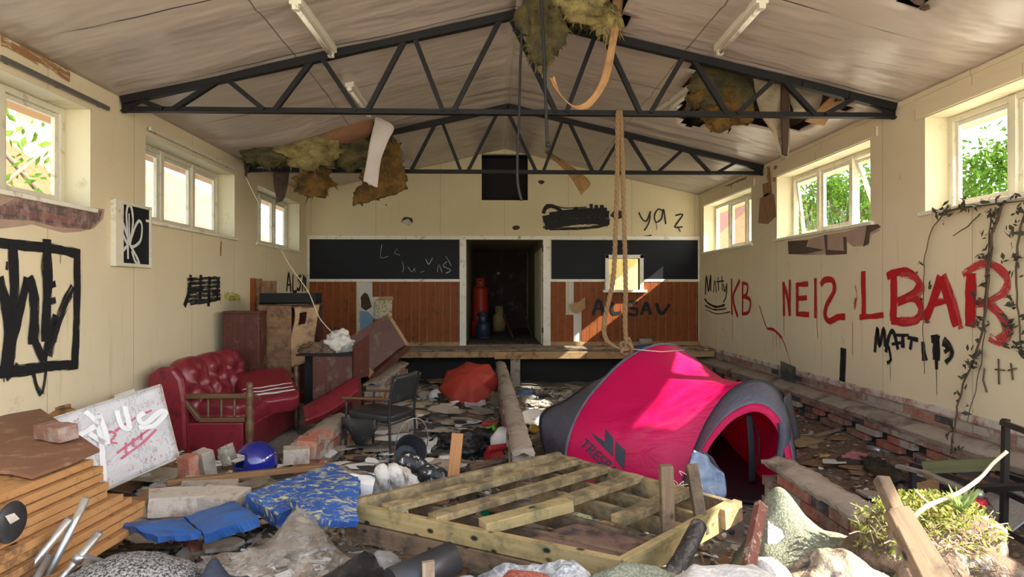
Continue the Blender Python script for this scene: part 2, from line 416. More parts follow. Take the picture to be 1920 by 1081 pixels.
b = B(); b.bb((XL - TW, YF, -.2), (XL, YB, ZS)); b.bb((XL, YF, -.2), (XL + .18, YB, .44)); struct(b.build('wall_left_plinth', M_MORTAR))
b = B(); courses(b, XL, 1, .8, YB, .455, 3, depth=.006); struct(b.build('wall_left_brickwork', M_BRICKS))
# sleeper walls that once carried the floor
def sleeper(name, x0, x1, y0, y1, ztop, wd):
    b = B(); L = y1 - y0; n = max(2, int(ztop / .075))
    xx = lambda y: lerp(x0, x1, (y - y0) / L)
    for k in range(n):
        y = y0 + (0 if k % 2 else .11)
        while y < y1 - .05:
            e = min(y + .213, y1); b.mi = random.choices((0, 1, 2, 3), (4, 3, 1, 4))[0]
            if not (k >= n - 1 and random.random() < .12):
                b.box((xx(y + .1) + random.uniform(-.008, .008), (y + e) / 2, ztop - (n - k - .5) * .075 - .03), (wd, e - y - .004, .066))
            y += .225
    b.mi = 4; b.sheet(40, 4, lambda s, t: (xx(lerp(y0, y1, s)) + (t - .5) * (wd + .012), lerp(y0, y1, s), ztop - .032 + .025 * (1 - abs(t - .5) * 2) + .018 * nz((s * 30, t * 3, ztop), 1)), .03)
    b.bb((min(x0, x1) - wd * .35, y0 + .02, -.2), (max(x0, x1) + wd * .35, y1 - .02, ztop - .06)) if abs(x1 - x0) < .02 else None
    return struct(b.build(name, M_BRICKS + [M_MORTAR]))
sleeper('low_wall_middle', .24, .13, 4.98, 11.4, .44, .15)
sleeper('low_wall_right', 2.14, 2.12, 3.25, 4.72, .44, .22)
sleeper('low_wall_left', -1.66, -1.64, 5.7, 6.95, .36, .22); sleeper('low_wall_left_far', -1.64, -1.60, 8.75, 11.3, .44, .22)
# ------------------------------------------------------------------ windows
def window(name, side, y0, y1, open_sash=None, glass=(1, 1, 1), slip=None):
    sg = 1 if side == 'R' else -1; xi = XR if side == 'R' else XL; xf = xi + sg * .25
    o = thing(name, '', '', ((xf), (y0 + y1) / 2, SILL)); del o['label']; del o['category']; o['kind'] = 'structure'
    b = B()
    b.bb((xi - sg * .001, y0 + .0, SILL), (xi + sg * .30, y0 + .012, HEAD)); b.bb((xi - sg * .001, y1 - .012, SILL), (xi + sg * .30, y1, HEAD)); b.bb((xi - sg * .001, y0, HEAD - .012), (xi + sg * .30, y1, HEAD))
    b.build('reveal', M_REVEAL, o)
    b = B(); f = .055
    for a, c in (((y0 + .012), (y0 + .012 + f)), ((y1 - .012 - f), (y1 - .012))): b.bb((xf - .035, a, SILL), (xf + .035, c, HEAD - .012))
    b.bb((xf - .032, y0 + .015, SILL + .002), (xf + .032, y1 - .015, SILL + f)); b.bb((xf - .032, y0 + .015, HEAD - .012 - f), (xf + .032, y1 - .015, HEAD - .014))
    b.build('frame', M_WFRAME, o, bevel=.004)
    ys = [y0 + .04, lerp(y0, y1, 1 / 3), lerp(y0, y1, 2 / 3), y1 - .04]
    for i in (1, 2):
        b = B(); b.bb((xf - .045, ys[i] - .035, SILL + .02), (xf + .045, ys[i] + .035, HEAD - .03)); b.build('mullion', M_WFRAME, o, bevel=.004)
    for i in range(3):
        if glass[i] == 3: continue
        a, c = ys[i] + .04, ys[i + 1] - .04; z0, z1 = SILL + f + .004, HEAD - .016 - f; t = .04
        ang = (open_sash or {}).get(i, 0)
        if ang:
            R = Matrix.Rotation(ang * sg, 4, 'Y'); piv = V((xf + sg * .03, 0, z1))
            T = Matrix.Translation(piv) @ R @ Matrix.Translation(-piv)
        else: T = Matrix.Identity(4)
        b = B(); x0, x1 = xf - .018, xf + .018
        b.bb((x0, a, z0), (x1, a + t, z1)); b.bb((x0, c - t, z0), (x1, c, z1)); b.bb((x0 + .002, a + .003, z0 + .002), (x1 - .002, c - .003, z0 + t)); b.bb((x0 + .002, a + .003, z1 - t), (x1 - .002, c - .003, z1 - .002))
        for q in b.bm.verts: q.co = T @ q.co
        s = b.build('sash', M_WFRAME, o, bevel=.003)
        if glass[i] == 1:
            b = B(); b.bb((xf - .003, a + t, z0 + t), (xf + .003, c - t, z1 - t))
            for q in b.bm.verts: q.co = T @ q.co
            b.build('pane', M_GLASS, s)
        elif glass[i] == 2:
            b = B(); 
            for k in range(5):
                yy = lerp(a + t, c - t, k / 4.6); ww = .12; hh = random.uniform(.1, .5)
                b.prism([(xf, yy, z0 + t - .01), (xf, yy + ww, z0 + t - .01), (xf, yy + random.uniform(0, ww), z0 + t + hh)], (.004, 0, 0))
            for q in b.bm.verts: q.co = T @ q.co
            b.build('broken_pane', M_GLASS, s)
    b = B(); b.bb((xi - sg * .035, y0 - .05, SILL - .03), (xi + sg * .24, y1 + .05, SILL + .006)); b.build('sill', M_WHITE, o, bevel=.005)
    return o
window('window_1', 'L', *WIN_L[1], glass=(0, 0, 0)); window('window_2', 'L', *WIN_L[2]); window('window_3', 'L', *WIN_L[3])
window('window_4', 'R', *WIN_R[3], glass=(1, 1, 3)); window('window_5', 'R', *WIN_R[2], open_sash={0: -.35, 2: -.12}, glass=(0, 2, 2)); window('window_6', 'R', *WIN_R[1], glass=(0, 0, 0))
window('window_9', 'L', *WIN_L[0], glass=(0, 0, 0))
# lintel boards over the windows
for k, (sx, sg, wins) in enumerate(((XR, -1, WIN_R[1:]), (XL, 1, []))):
    for i, (a, c) in enumerate(wins):
        b = B(); b.bb((sx, a - .12, HEAD), (sx + sg * .018, c + .12, HEAD + .10)); struct(b.build('trim_%d' % (i + 1), M_CREAM))
# ------------------------------------------------------------------ gable wall at the far end
zz = lambda v: EYE.z + (545 - v) * YB / FPX
def xb(u): return PY(u, 545, YB).x
DX0, DX1, DZ = xb(873), xb(1019), zz(449)
HX0, HX1, HZ0, HZ1 = xb(1141), xb(1199), zz(543), zz(484)
LX0, LX1, LZ0, LZ1 = xb(903), xb(990), zz(375), zz(288)
b = B(); Y0, Y1 = YB, YB + .12
b.bb((XL, Y0, 0), (DX0, Y1, DZ)); b.bb((DX1, Y0, 0), (HX0, Y1, DZ)); b.bb((HX0, Y0, 0), (HX1, Y1, HZ0)); b.bb((HX0, Y0, HZ1), (HX1, Y1, DZ)); b.bb((HX1, Y0, 0), (XR, Y1, DZ))
b.bb((DX0, Y0, 0), (DX1, Y1, ZS - .02)); b.bb((XL, Y0, DZ), (XR, Y1, LZ0))
def pr(poly): b.prism([(x, Y0, z) for x, z in poly], (0, .12, 0))
pr([(XL, LZ0), (LX0, LZ0), (LX0, zc(LX0)), (XL, ZE)]); pr([(LX1, LZ0), (XR, LZ0), (XR, ZE), (LX1, zc(LX1))]); pr([(LX0, LZ1), (LX1, LZ1), (LX1, zc(LX1)), (RX, ZR), (LX0, zc(LX0))])
WALL_B = struct(b.build('wall_back', M_BACK))
b = B(); b.bb((LX0 - .05, YB + .13, LZ0 - .1), (LX1 + .05, YB + .9, LZ1 + .1)); b.bm.faces.ensure_lookup_table()
for f in [f for f in b.bm.faces if f.normal.y < -.9 or abs(f.calc_center_median().y - (YB + .13)) < .001]: b.bm.faces.remove(f)
struct(b.build('roof_space', M_TAR))
# white rails and door casing
b = B(); b.bb((xb(577), YB - .03, zz(449)), (xb(1312), YB, zz(442))); struct(b.build('trim_4', M_WHITE, bevel=.004))
b = B(); b.bb((xb(577), YB - .028, zz(528)), (xb(864), YB, zz(523))); b.bb((xb(1030), YB - .028, zz(528)), (xb(1134), YB, zz(523))); b.bb((xb(1207), YB - .028, zz(528)), (xb(1310), YB, zz(523))); struct(b.build('trim_5', M_WHITE, bevel=.004))
b = B(); b.bb((XL, YB - .02, ZS), (DX0 - .1, YB, zz(640))); b.bb((DX1 + .1, YB - .02, ZS), (XR, YB, zz(640))); struct(b.build('baseboard_back', M_RAW))
b = B(); b.bb((xb(577), YB - .03, zz(528)), (xb(581), YB, DZ)); b.bb((xb(1308), YB - .03, zz(528)), (xb(1312), YB, DZ)); struct(b.build('trim_6', M_WHITE))
d1 = thing('door_1', '', '', ((DX0 + DX1) / 2, YB, ZS)); del d1['label']; del d1['category']; d1['kind'] = 'structure'
for a, c in ((xb(862), DX0 + .01), (DX1 - .01, xb(1032))):
    b = B(); b.bb((a, YB - .04, ZS), (c, YB + .13, DZ + .0)); b.build('frame', M_WHITE, d1, bevel=.006)
b = B(); b.bb((DX0, YB - .02, ZS - .02), (DX1, YB + .13, ZS + .015)); b.build('threshold', M_OLD, d1)
for z in (.9, 2.45):
    b = B(); b.bb((DX1 - .035, YB - .05, z), (DX1 - .005, YB - .038, z + .1)); b.build('hinge', M_DARKW, d1)
# black boards on the gable
def chalkboard(label, u0, u1, marks):
    o = thing('chalkboard', label, 'chalkboard', (xb((u0 + u1) / 2), YB, zz(523)))
    b = B(); rects = [(xb(u0), zz(523), xb(u1), zz(449.5))] if u1 < 1000 else [(xb(u0), zz(523), HX0 - .06, zz(449.5)), (HX1 + .06, zz(523), xb(u1), zz(449.5)), (HX0 - .06, HZ1 + .06, HX1 + .06, zz(449.5))]
    for a, c, d, e in rects: b.bb((a, YB - .018, c), (d, YB - .001, e))
    b.build('board', M_BLACKB, o)
    if marks: marks(o)
    return o
M_CHALK = None
def stroke_mat(name, col, cov=.5, rough=.6):
    t = NT(name); co = t.coord('UV', (5, 9, 1)); n = t.noise(co, 1, 5, .6)
    sep = t.n('ShaderNodeSeparateXYZ'); t.l(t.coord('UV'), sep.inputs[0])
    e = t.math('POWER', t.math('MULTIPLY', t.math('ABSOLUTE', t.math('SUBTRACT', sep.outputs['Y'], .5)), 2.0), 3.0)
    v = t.math('ADD', t.math('SUBTRACT', n, t.math('MULTIPLY', e, .30)), cov - .5)
    k = t.ramp(v, .34, .40)
    tr = t.n('ShaderNodeBsdfTransparent'); mx = t.n('ShaderNodeMixShader'); t.l(k, mx.inputs[0]); t.l(tr.outputs[0], mx.inputs[1])
    t.l(t.bsdf(t.mix(t.noise(co, .6, 3), tuple(c * .8 for c in col), tuple(min(1, c * 1.2) for c in col)), rough, 0, None, .3), mx.inputs[2]); return t.done(mx.outputs[0])
M_BLKP = stroke_mat('black_brushed_paint', (.012, .012, .014), .62); M_BLKD = stroke_mat('black_dry_paint', (.015, .015, .017), .46)
M_REDP = stroke_mat('red_brushed_paint', (.42, .012, .016), .62); M_REDD = stroke_mat('red_dry_paint', (.50, .05, .05), .42)
M_CHALK = stroke_mat('white_chalk_marks', (.62, .62, .60), .38); M_SPRAY = stroke_mat('white_sprayed_paint', (.62, .62, .57), .60)
def strokes(name, parent, mat, plane, lst, wscale=1.0, label=None, off=.006):
    """brush strokes: each (pixel points, width in cm)"""
    b = B(); kind, pos, nrm = plane
    for q, (pts, wd) in enumerate(lst):
        P = [(PX if kind == 'X' else PY)(u, v, pos) for u, v in pts]; P = spline(P, 5) if len(P) > 2 else [P[0].lerp(P[1], k / 5) for k in range(6)]
        o_ = V(nrm) * (off + .0006 * (q % 9)); P = [p + o_ for p in P]; n = len(P)
        b.ribbon(P, [wd * .01 * wscale * (.86 + .2 * nz((i * .4, q, 1))) for i in range(n)], nrm)
    o = b.build(name, mat, parent)
    if label: o['label'] = label
    return o
BK = ('Y', YB - .019, (0, -1, 0)); BKW = ('Y', YB - .001, (0, -1, 0)); BKP = ('Y', YB - .022, (0, -1, 0))
RW = ('X', XR, (-1, 0, 0)); LW = ('X', XL, (1, 0, 0))
def ml(o):
    strokes('chalk_marks', o, M_CHALK, BK, [([(716, 458), (714, 482), (728, 480)], 2), ([(745, 466), (740, 474), (750, 478)], 2), ([(754, 490), (757, 502), (754, 510)], 2), ([(765, 500), (772, 509), (778, 502), (778, 510)], 2), ([(788, 510), (796, 508)], 2), ([(798, 485), (804, 495), (811, 483)], 3), ([(820, 510), (823, 496), (829, 510)], 3), ([(838, 490), (831, 498), (845, 506), (836, 512)], 3), ([(836, 480), (842, 490), (846, 498)], 2)])
chalkboard('long black chalkboard with smeared chalk letters, left of the doorway', 581, 861, ml)
chalkboard('black chalkboard around the white serving hatch, right of the doorway', 1034, 1308, None)
# tongue and groove panelling under the boards
def panelling(name, x0, x1, gaps):
    b = B(); x = x0; pw = .148
    while x < x1 - .02:
        e = min(x + pw, x1); segs = [(zz(642), zz(528))]
        for g0, g1, za, zb_ in gaps:
            if g0 <= (x + e) / 2 <= g1:
                segs = [s for q in segs for s in ((q[0], za), (zb_, q[1])) if s[1] - s[0] > .03]
        for a, c in segs: b.bb((x + .004, YB - .020, a), (e - .004, YB - .002, c))
        x = e
    o = struct(b.build(name, M_PANEL, bevel=.004)); return o
PAN_L = panelling('wall_back_panelling_left', xb(580), xb(864), [(xb(674), xb(691), zz(625), zz(528)), (xb(691), xb(733), zz(598), zz(556))])
PAN_R = panelling('wall_back_panelling_right', xb(1032), xb(1309), [(xb(1066), xb(1081), zz(590), zz(528)), (xb(1081), xb(1096), zz(642), zz(567)), (HX0 - .07, HX1 + .07, HZ0 - .04, zz(520))])
M_PLAS = plain('bare_grey_plaster', (.62, .60, .54), .9, .15, 6, .3, dirt=(.3, .26, .2), damt=.4)
b = B(); b.bb((xb(672), YB - .003, zz(627)), (xb(735), YB - .0005, zz(528))); b.bb((xb(1066), YB - .003, zz(642)), (xb(1097), YB - .0005, zz(528))); b.build('bare_plaster', M_PLAS, WALL_B)
M_BLUEP = plain('pale_blue_paint', (.17, .30, .42), .7, .1)
b = B(); b.prism([PY(u, v, YB - .006) for u, v in ((675, 582), (690, 584), (705, 600), (690, 620), (675, 628))], (0, .003, 0)); b.build('blue_patch', M_BLUEP, WALL_B)
b = B(); b.prism([PY(u, v, YB - .02) for u, v in ((676, 557), (683, 548), (689, 551), (692, 560), (684, 566), (677, 564))], (0, .012, 0)); b.prism([PY(u, v, YB - .012) for u, v in ((677, 560), (692, 556), (697, 575), (686, 582), (677, 576))], (0, .004, 0)); b.build('broken_hole', M_DARKW, WALL_B)
def wallpaper():
    t = NT('damask_wallpaper'); co = t.coord('Object', (1, 1, 1)); wv = t.n('ShaderNodeTexVoronoi'); wv.inputs['Scale'].default_value = 26; t.l(co, wv.inputs['Vector'])
    return t.done(t.bsdf(t.mix(t.ramp(wv.outputs['Distance'], .25, .4), (.20, .16, .07), (.62, .55, .36)), .8))
M_WALLP = wallpaper()
b = B(); b.sheet(10, 8, lambda s, t: PY(lerp(702, 735, s) + 1.2 * nz((s * 3, t * 3, 0)), lerp(597, 563, t) + 2 * nz((s * 5, t, 0)), YB - .03 - .03 * s * t), .004); b.build('torn_wallpaper', M_WALLP, WALL_B)
b = B(); b.prism([PY(u, v, YB - .03) for u, v in ((700, 566), (712, 556), (736, 555), (738, 561), (733, 566), (715, 563))], (0, .02, 0)); b.build('torn_board', M_RAW, WALL_B)
M_CARD = plain('torn_brown_board', (.40, .23, .11), .9, .2)
b = B(); b.prism([PY(u, v, YB - .026) for u, v in ((1069, 571), (1086, 565), (1097, 557), (1097, 578), (1081, 588), (1072, 583))], (0, .015, 0)); b.build('torn_board', M_CARD, WALL_B)
b = B()
for (u, v, r) in ((763, 413, 9), (968, 427, 6), (1015, 341, 5), (1158, 402, 10), (724, 384, 1.5)):
    n = 9; b.prism([PY(u + r * (1 + .4 * nz((k, u, 0), 1.7)) * 1.2 * math.cos(k * 2 * PI / n), v + r * .75 * (1 + .4 * nz((k, v, 3), 1.7)) * math.sin(k * 2 * PI / n), YB - .004) for k in range(n)], (0, .003, 0))
b.build('broken_hole', M_DARKW, WALL_B)
b = B(); b.prism([PY(u, v, YB - .008) for u, v in ((753, 414), (766, 410), (772, 417), (768, 424), (757, 420))], (0, .003, 0)); b.build('torn_flap', M_PLAS, WALL_B)
# serving hatch
h = thing('window_7', '', '', ((HX0 + HX1) / 2, YB, HZ0)); del h['label']; del h['category']; h['kind'] = 'structure'
b = B(); f = .07
b.bb((HX0 - f, YB - .05, HZ0), (HX0, YB + .13, HZ1 + f)); b.bb((HX1, YB - .05, HZ0), (HX1 + f, YB + .13, HZ1 + f)); b.bb((HX0 - f, YB - .05, HZ1), (HX1 + f, YB + .13, HZ1 + f)); b.build('frame', M_WHITE, h, bevel=.005)
b = B(); b.bb((HX0 - .12, YB - .12, HZ0 - .05), (HX1 + .12, YB + .13, HZ0)); b.build('sill', M_WHITE, h, bevel=.006)
# the ledge of old floor in front of the gable
b = B(); y = 11.32
while y < YB - .02: b.bb((-1.65, y, ZS - .025), (XR, min(y + .135, YB), ZS)); y += .14
struct(b.build('floor_boards', M_OLD, bevel=.004))
b = B(); b.bb((-1.65, 11.34, ZS - .14), (.05, 11.39, ZS - .03)); b.bb((.03, 11.22, ZS - .155), (2.45, 11.30, ZS - .03)); b.bb((2.45, 11.34, ZS - .14), (XR, 11.40, ZS - .03)); b.bb((XL, 11.34, ZS - .16), (-1.65, 11.42, ZS)); struct(b.build('floor_edge_joist', M_RAW, bevel=.006))
b = B(); b.bb((XL, 11.5, .3), (-1.7, YB, ZS - .001)); struct(b.build('floor_left_strip', M_OLD))
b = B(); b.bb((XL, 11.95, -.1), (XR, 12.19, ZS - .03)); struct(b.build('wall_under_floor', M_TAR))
b = B(); b.box((.40, 11.45, .22), (.17, .2, .62)); struct(b.build('pillar_brick', M_BRICKS[3]))
# ------------------------------------------------------------------ corridor and kitchen beyond
M_DARKCREAM = wall_mat('dark_stained_cream', (.42, .37, .24), (.10, .07, .04), 1.4, 'Y')  # darker cream than the hall, with dark streaks and blotches
M_YEL = plain('yellow_kitchen_paint', (.58, .50, .19), .6, .08)
b = B(); c0, c1, yE = DX0 - .02, DX1 + .03, 18.2; yK = 15.5
b.bb((c0 - .1, YB + .12, ZS), (c0, yE, 2.9)); b.bb((c1, YB + .12, ZS), (c1 + .1, yE, 2.9)); b.bb((c0, yE, ZS), (c1, yE + .1, 2.9)); b.bb((c0 - .1, YB + .12, 2.8), (c1 + .1, yE, 2.9)); struct(b.build('wall_corridor', M_DARKCREAM))
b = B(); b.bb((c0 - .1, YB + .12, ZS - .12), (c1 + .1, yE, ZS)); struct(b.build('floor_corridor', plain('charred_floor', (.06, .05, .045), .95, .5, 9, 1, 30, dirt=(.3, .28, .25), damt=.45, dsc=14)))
b = B(); b.bb((c1 + .1, yK, ZS), (XR + .3, yK + .1, 3.2)); b.bb((c1 + .1, YB + .12, 3.1), (XR + .3, yK, 3.2)); b.bb((XR, YB + .3, ZS), (XR + .1, yK, 1.6)); b.bb((c1 + .1, YB + .125, ZS), (c1 + .12, yK, 3.1)); struct(b.build('wall_kitchen', M_YEL))
b = B(); b.bb((c1 + .1, YB + .12, ZS - .1), (XR + .1, yK, ZS)); struct(b.build('floor_kitchen', M_OLD))
# ------------------------------------------------------------------ ceiling with its holes, roof above
def inpoly(x, y, P):
    c = False; j = len(P) - 1
    for i in range(len(P)):
        if (P[i][1] > y) != (P[j][1] > y) and x < (P[j][0] - P[i][0]) * (y - P[i][1]) / (P[j][1] - P[i][1]) + P[i][0]: c = not c
        j = i
    return c
def cp(lst): return [(PC(u, v).x, PC(u, v).y) for u, v in lst]
HOLES = [cp([(442, 302), (520, 268), (590, 243), (640, 230), (700, 221), (716, 228), (770, 300), (768, 312), (640, 312), (560, 318), (500, 330), (470, 340)]),
         cp([(1300, 112), (1345, 122), (1400, 133), (1470, 150), (1560, 170), (1612, 190), (1560, 215), (1500, 240), (1440, 238), (1380, 225), (1290, 240), (1268, 215)]),
         cp([(985, -20), (1178, -20), (1172, 40), (1150, 70), (1080, 60), (1020, 50), (990, 30)]),
         cp([(1690, -12), (1735, -20), (1742, 10), (1716, 8)])]
def sag(x, y):
    d = .02 * nz((x, y, 0), .9) + .012 * nz((x * .6, y * 2.2, 4), 1.0) - .018 * (abs(math.sin(PI * (y - .2) / 1.22)) < .07)
    d -= bumpf(x, y, -3.3, 8.4, 1.3, .9, .16) + bumpf(x, y, 3.5, 4.6, .9, .8, .05)
    d -= .05 * max(0, 1 - abs(y - 9.1) / .2) * 0
    return d
YC0 = .6
def ceil_half(name, xa, xb_):
    b = B(); nx, ny = 44, 134
    X = lambda s: lerp(xa, xb_, s); Y = lambda t: lerp(YC0, YB, t)
    jit = lambda x, y: (x + .05 * nz((x, y, 9), 6), y + .06 * nz((x, y, 2), 6))
    b.sheet(nx, ny, lambda s, t: (X(s), Y(t), zc(X(s)) + sag(X(s), Y(t)) * min(1, 4 * s, 4 * (1 - s) + .2)), .014,
            keep=lambda s, t: not any(inpoly(*jit(X(s), Y(t)), h) for h in HOLES))
    o = struct(b.build(name, M_CEIL, recenter=False)); return o
ceil_half('ceiling_left', XL - .02, RX); ceil_half('ceiling_right', RX, XR + .02)
b = B()
s_ = (ZR - ZE) / 3.75
for sg in (-1, 1):
    b.prism([(RX, YC0, ZR + .34), (RX + sg * 4.55, YC0, ZR + .34 - s_ * 4.55), (RX + sg * 4.55, YC0, ZR + .30 - s_ * 4.55), (RX, YC0, ZR + .30)], (0, yE + .3 - YC0, 0))
struct(b.build('roof', M_DARKW))
b = B()
for sg in (-1, 1):
    for d in (.5, 1.5, 2.5, 3.4): b.bb((RX + sg * d - .025, YC0, zc(RX + sg * d) + .06), (RX + sg * d + .025, YB, zc(RX + sg * d) + .28))
struct(b.build('roof_purlins', M_DARKW))
M_SOFF = wood('varnished_soffit', (.50, .29, .11), (.40, .21, .08), .6)
b = B()
for sg, xw in ((1, XR + TW), (-1, XL - TW)):
    b.bb((xw, YC0, HEAD), (xw + sg * .42, yE, HEAD + .02)); b.bb((xw + sg * .42, YC0, HEAD + .02), (xw + sg * .445, yE, HEAD + .28))
struct(b.build('roof_eaves', M_SOFF))
# timber ridge strip and eaves cornice strip
b = B(); b.bb((XR - .012, YC0, ZE - .06), (XR, YB, ZE + .02)); struct(b.build('trim_7', M_CREAM))
# ------------------------------------------------------------------ roof trusses
M_STEEL = plain('black_painted_steel', (.007, .007, .008), .55, .25, 8, .1, 30, spec=.3)
def truss(label, y, zb, apex_drop, bot, top):
    o = thing('roof_truss', label, 'roof truss', (RX, y, zb), 0, 'steel roof trusses')
    xl, xr = XL + .02, XR - .02; ce = zc(xl) - .035
    b = B(); b.bb((xl, y - .035, zb), (xr, y + .035, zb + .012)); b.bb((xl, y - .006, zb), (xr, y + .006, zb + .055)); b.build('bottom_chord', M_STEEL, o)
    for sg in (-1, 1):
        xe = xl if sg < 0 else xr
        P = [V((lerp(xe, RX, k / 8), y, zc(lerp(xe, RX, k / 8)) - .055 + (.0 if k in (0, 8) else .012 * nz((k, sg, y), 1.3)))) for k in range(9)]
        b = B()
        for i in range(8): b.beam(P[i], P[i + 1] + (P[i + 1] - P[i]) * .01, .07, .075)
        b.build('top_chord', M_STEEL, o)
    zt = lambda x: zc(x) - .07
    nodes = sorted([(x, 0) for x in bot] + [(x, 1) for x in top])
    for i in range(len(nodes) - 1):
        (xa, ka), (xb2, kb) = nodes[i], nodes[i + 1]
        if ka == kb: continue
        sgn = .05
        xa2, xb3 = xa + sgn, xb2 - sgn
        pa = V((xa2, y, zt(xa2) if ka else zb + .03)); pb = V((xb3, y, zt(xb3) if kb else zb + .03))
        b = B(); b.beam(pa, pb, .045, .05, (0, 1, 0)); b.build('web_bar', M_STEEL, o)
    for sg, xe in ((1, xl), (-1, xr)):
        b = B(); b.prism([(xe, y - .012, zb - .01), (xe + sg * .03, y - .012, zb - .01), (xe + sg * .10, y - .012, zb + .05), (xe + sg * .34, y - .012, zc(xe + sg * .34) - .07), (xe, y - .012, ce - .04)], (0, .024, 0)); b.build('end_plate', M_STEEL, o)
    return o
BOT = [-3.08, -2.13, -1.25, -.43, .66, 1.48, 2.33, 3.20]; TOP = [-3.42, -2.58, -1.68, -.80, .12, 1.04, 1.90, 2.80, 3.58]
TZ = 3.395
truss('nearer black steel roof truss, with the looped rope over its bottom bar', 6.17, TZ, 0, BOT, TOP)
truss('farther black steel roof truss, close to the gable wall', 9.25, TZ, 0, [x + .02 for x in BOT], [x + .02 for x in TOP])
# ------------------------------------------------------------------ fluorescent fittings along the slopes
M_FIT = plain('yellowed_plastic', (.62, .58, .46), .4, .1)
def fitting(label, p0, p1):
    o = thing('ceiling_light', label, 'light fitting', (p0 + p1) / 2, 0, 'fluorescent battens on the ceiling')
    d = V((0, 0, 1))
    b = B(); b.beam(p0 - d * .03, p1 - d * .03, .10, .06); b.build('batten', M_FIT, o, bevel=.006)
    b = B(); b.tube([p0 - d * .085, p1 - d * .085], .02, 10); b.build('tube', M_WHITE, o)
    for p, q in ((p0, p1), (p1, p0)):
        e = (q - p).normalized(); b = B(); b.beam(p - d * .075, p + e * .05 - d * .075, .05, .06); b.build('end_cap', M_FIT, o)
    return o
fitting('ceiling strip light left of the roof ridge, cut by the photo top', PC(553, -8), PC(622, 88)); fitting('ceiling strip light right of the roof ridge, above the nearer truss', PC(1430, -10), PC(1348, 84))
fitting('ceiling strip light between the two trusses, left of the ridge', PC(655, 152), PC(692, 205)); fitting('ceiling strip light between the two trusses, right of the ridge', PC(1310, 150), PC(1236, 205))
# ------------------------------------------------------------------ curtain rails above the left windows
M_RAIL = plain('grimy_metal_rail', (.11, .10, .09), .5, .3, 9, .2)
for lab, a, c in (('dark curtain rail above the nearest left window', (0, 108), (204, 203)), ('pale curtain rail above the middle left window', (281, 238), (440, 318))):
    p, q = PX(*a, XL + .04), PX(*c, XL + .04); o = thing('curtain_rail', lab, 'curtain rail', (p + q) / 2)
    p.z = q.z = (p.z + q.z) / 2
    b = B(); b.beam(p, q, .022, .035); b.build('rail', M_RAIL if a[0] == 0 else M_WFRAME, o)
    for k in (.08, .5, .92):
        b = B(); c_ = p.lerp(q, k); b.bb((XL, c_.y - .015, c_.z - .012), (c_.x + .008, c_.y + .015, c_.z + .012)); b.build('bracket', M_RAIL, o)
# ------------------------------------------------------------------ outside: added bounce ground, trees, houses
M_BOUNCE = plain('pale_bounce_ground', (.52, .49, .42), .9, .15, .5, .2, 5)  # pale ground added out of view to bounce sunlight up to the ceiling
b = B(); z = -.32
for x0, x1, y0, y1 in ((-40, 40, -40, YF - .35), (XR + TW, 40, YF - .35, 60), (-40, XL - TW, YF - .35, 60), (XL - TW, XR + TW, yE + .4, 60)): b.bb((x0, y0, z - .1), (x1, y1, z))
struct(b.build('ground_outside', M_BOUNCE))
def leaf_mat(name, c1, c2, sc=2.2):
    t = NT(name); c = t.mix(t.ramp(t.noise(t.coord(), sc, 4), .35, .65), c1, c2)
    d = t.n('ShaderNodeBsdfDiffuse'); t.l(c, d.inputs[0]); tr = t.n('ShaderNodeBsdfTranslucent'); t.l(c, tr.inputs[0])
    m = t.n('ShaderNodeMixShader'); m.inputs[0].default_value = .45; t.l(d.outputs[0], m.inputs[1]); t.l(tr.outputs[0], m.inputs[2]); return t.done(m.outputs[0])
M_LEAF = leaf_mat('fresh_green_leaves', (.05, .12, .015), (.12, .20, .03)); M_LEAF2 = leaf_mat('dark_green_leaves', (.03, .075, .014), (.08, .13, .03)); M_BARK = plain('tree_bark', (.12, .09, .06), .95, .3, 9, .6)
def leaf(b, p, s, nrm):
    n = V(nrm).normalized(); t = n.orthogonal().normalized(); t = Matrix.Rotation(random.random() * 6.28, 3, n) @ t; q = n.cross(t)
    vs_ = b.pts([p - t * s * .5, p + q * s * .22 + n * s * .05, p + t * s * .55, p - q * s * .22 + n * s * .05]); b.face(vs_, ((0, 0), (.5, 1), (1, 0), (.5, -1)))
def tree(label, x, y, h, r, n, mat, seed, group='trees outside the right windows', lo=.35):
    rnd = random.Random(seed); o = thing('tree', label, 'tree', (x, y, -.32), 0, group)
    b = B(); b.tube([(x + .1 * nz((0, k, seed)), y + .1 * nz((3, k, seed)), -.32 + h * .7 * k / 5) for k in range(6)], [.13 - .018 * k for k in range(6)], 8)
    for k in range(9):
        a = rnd.random() * 6.28; z = h * (.25 + .05 * k); e = V((x + math.cos(a) * r * .8, y + math.sin(a) * r * .8, z + h * .22)); b.tube([(x, y, z), V((x, y, z + .1)).lerp(e, .5), e], [.05, .035, .012], 6)
    b.build('trunk', M_BARK, o)
    b = B(); cl = [(rnd.random() * 6.28, rnd.random() ** .5 * .75, rnd.uniform(lo, .95)) for _ in range(26)]
    for k in range(n):
        a, rr, hh = cl[k % 26]; d = V((rnd.gauss(0, 1), rnd.gauss(0, 1), rnd.gauss(0, .8))) * r * .20
        w_ = math.sin(PI * min(1, max(.12, (hh - lo * .6) / (1.05 - lo * .6)))) ** .6
        p = V((x + math.cos(a) * rr * r * w_, y + math.sin(a) * rr * r * w_, h * hh)) + d; leaf(b, p, rnd.uniform(.10, .19), (rnd.gauss(0, 1), rnd.gauss(0, 1), rnd.gauss(.6, .6)))
    b.build('foliage', mat, o); return o
tree('leafy green tree framed by the nearest right-hand window', 10.4, 12.7, 4.9, 1.7, 4600, M_LEAF, 3); tree('taller tree behind the right-hand window nearest the camera', 13.2, 17.6, 4.6, 1.7, 3600, M_LEAF2, 4)
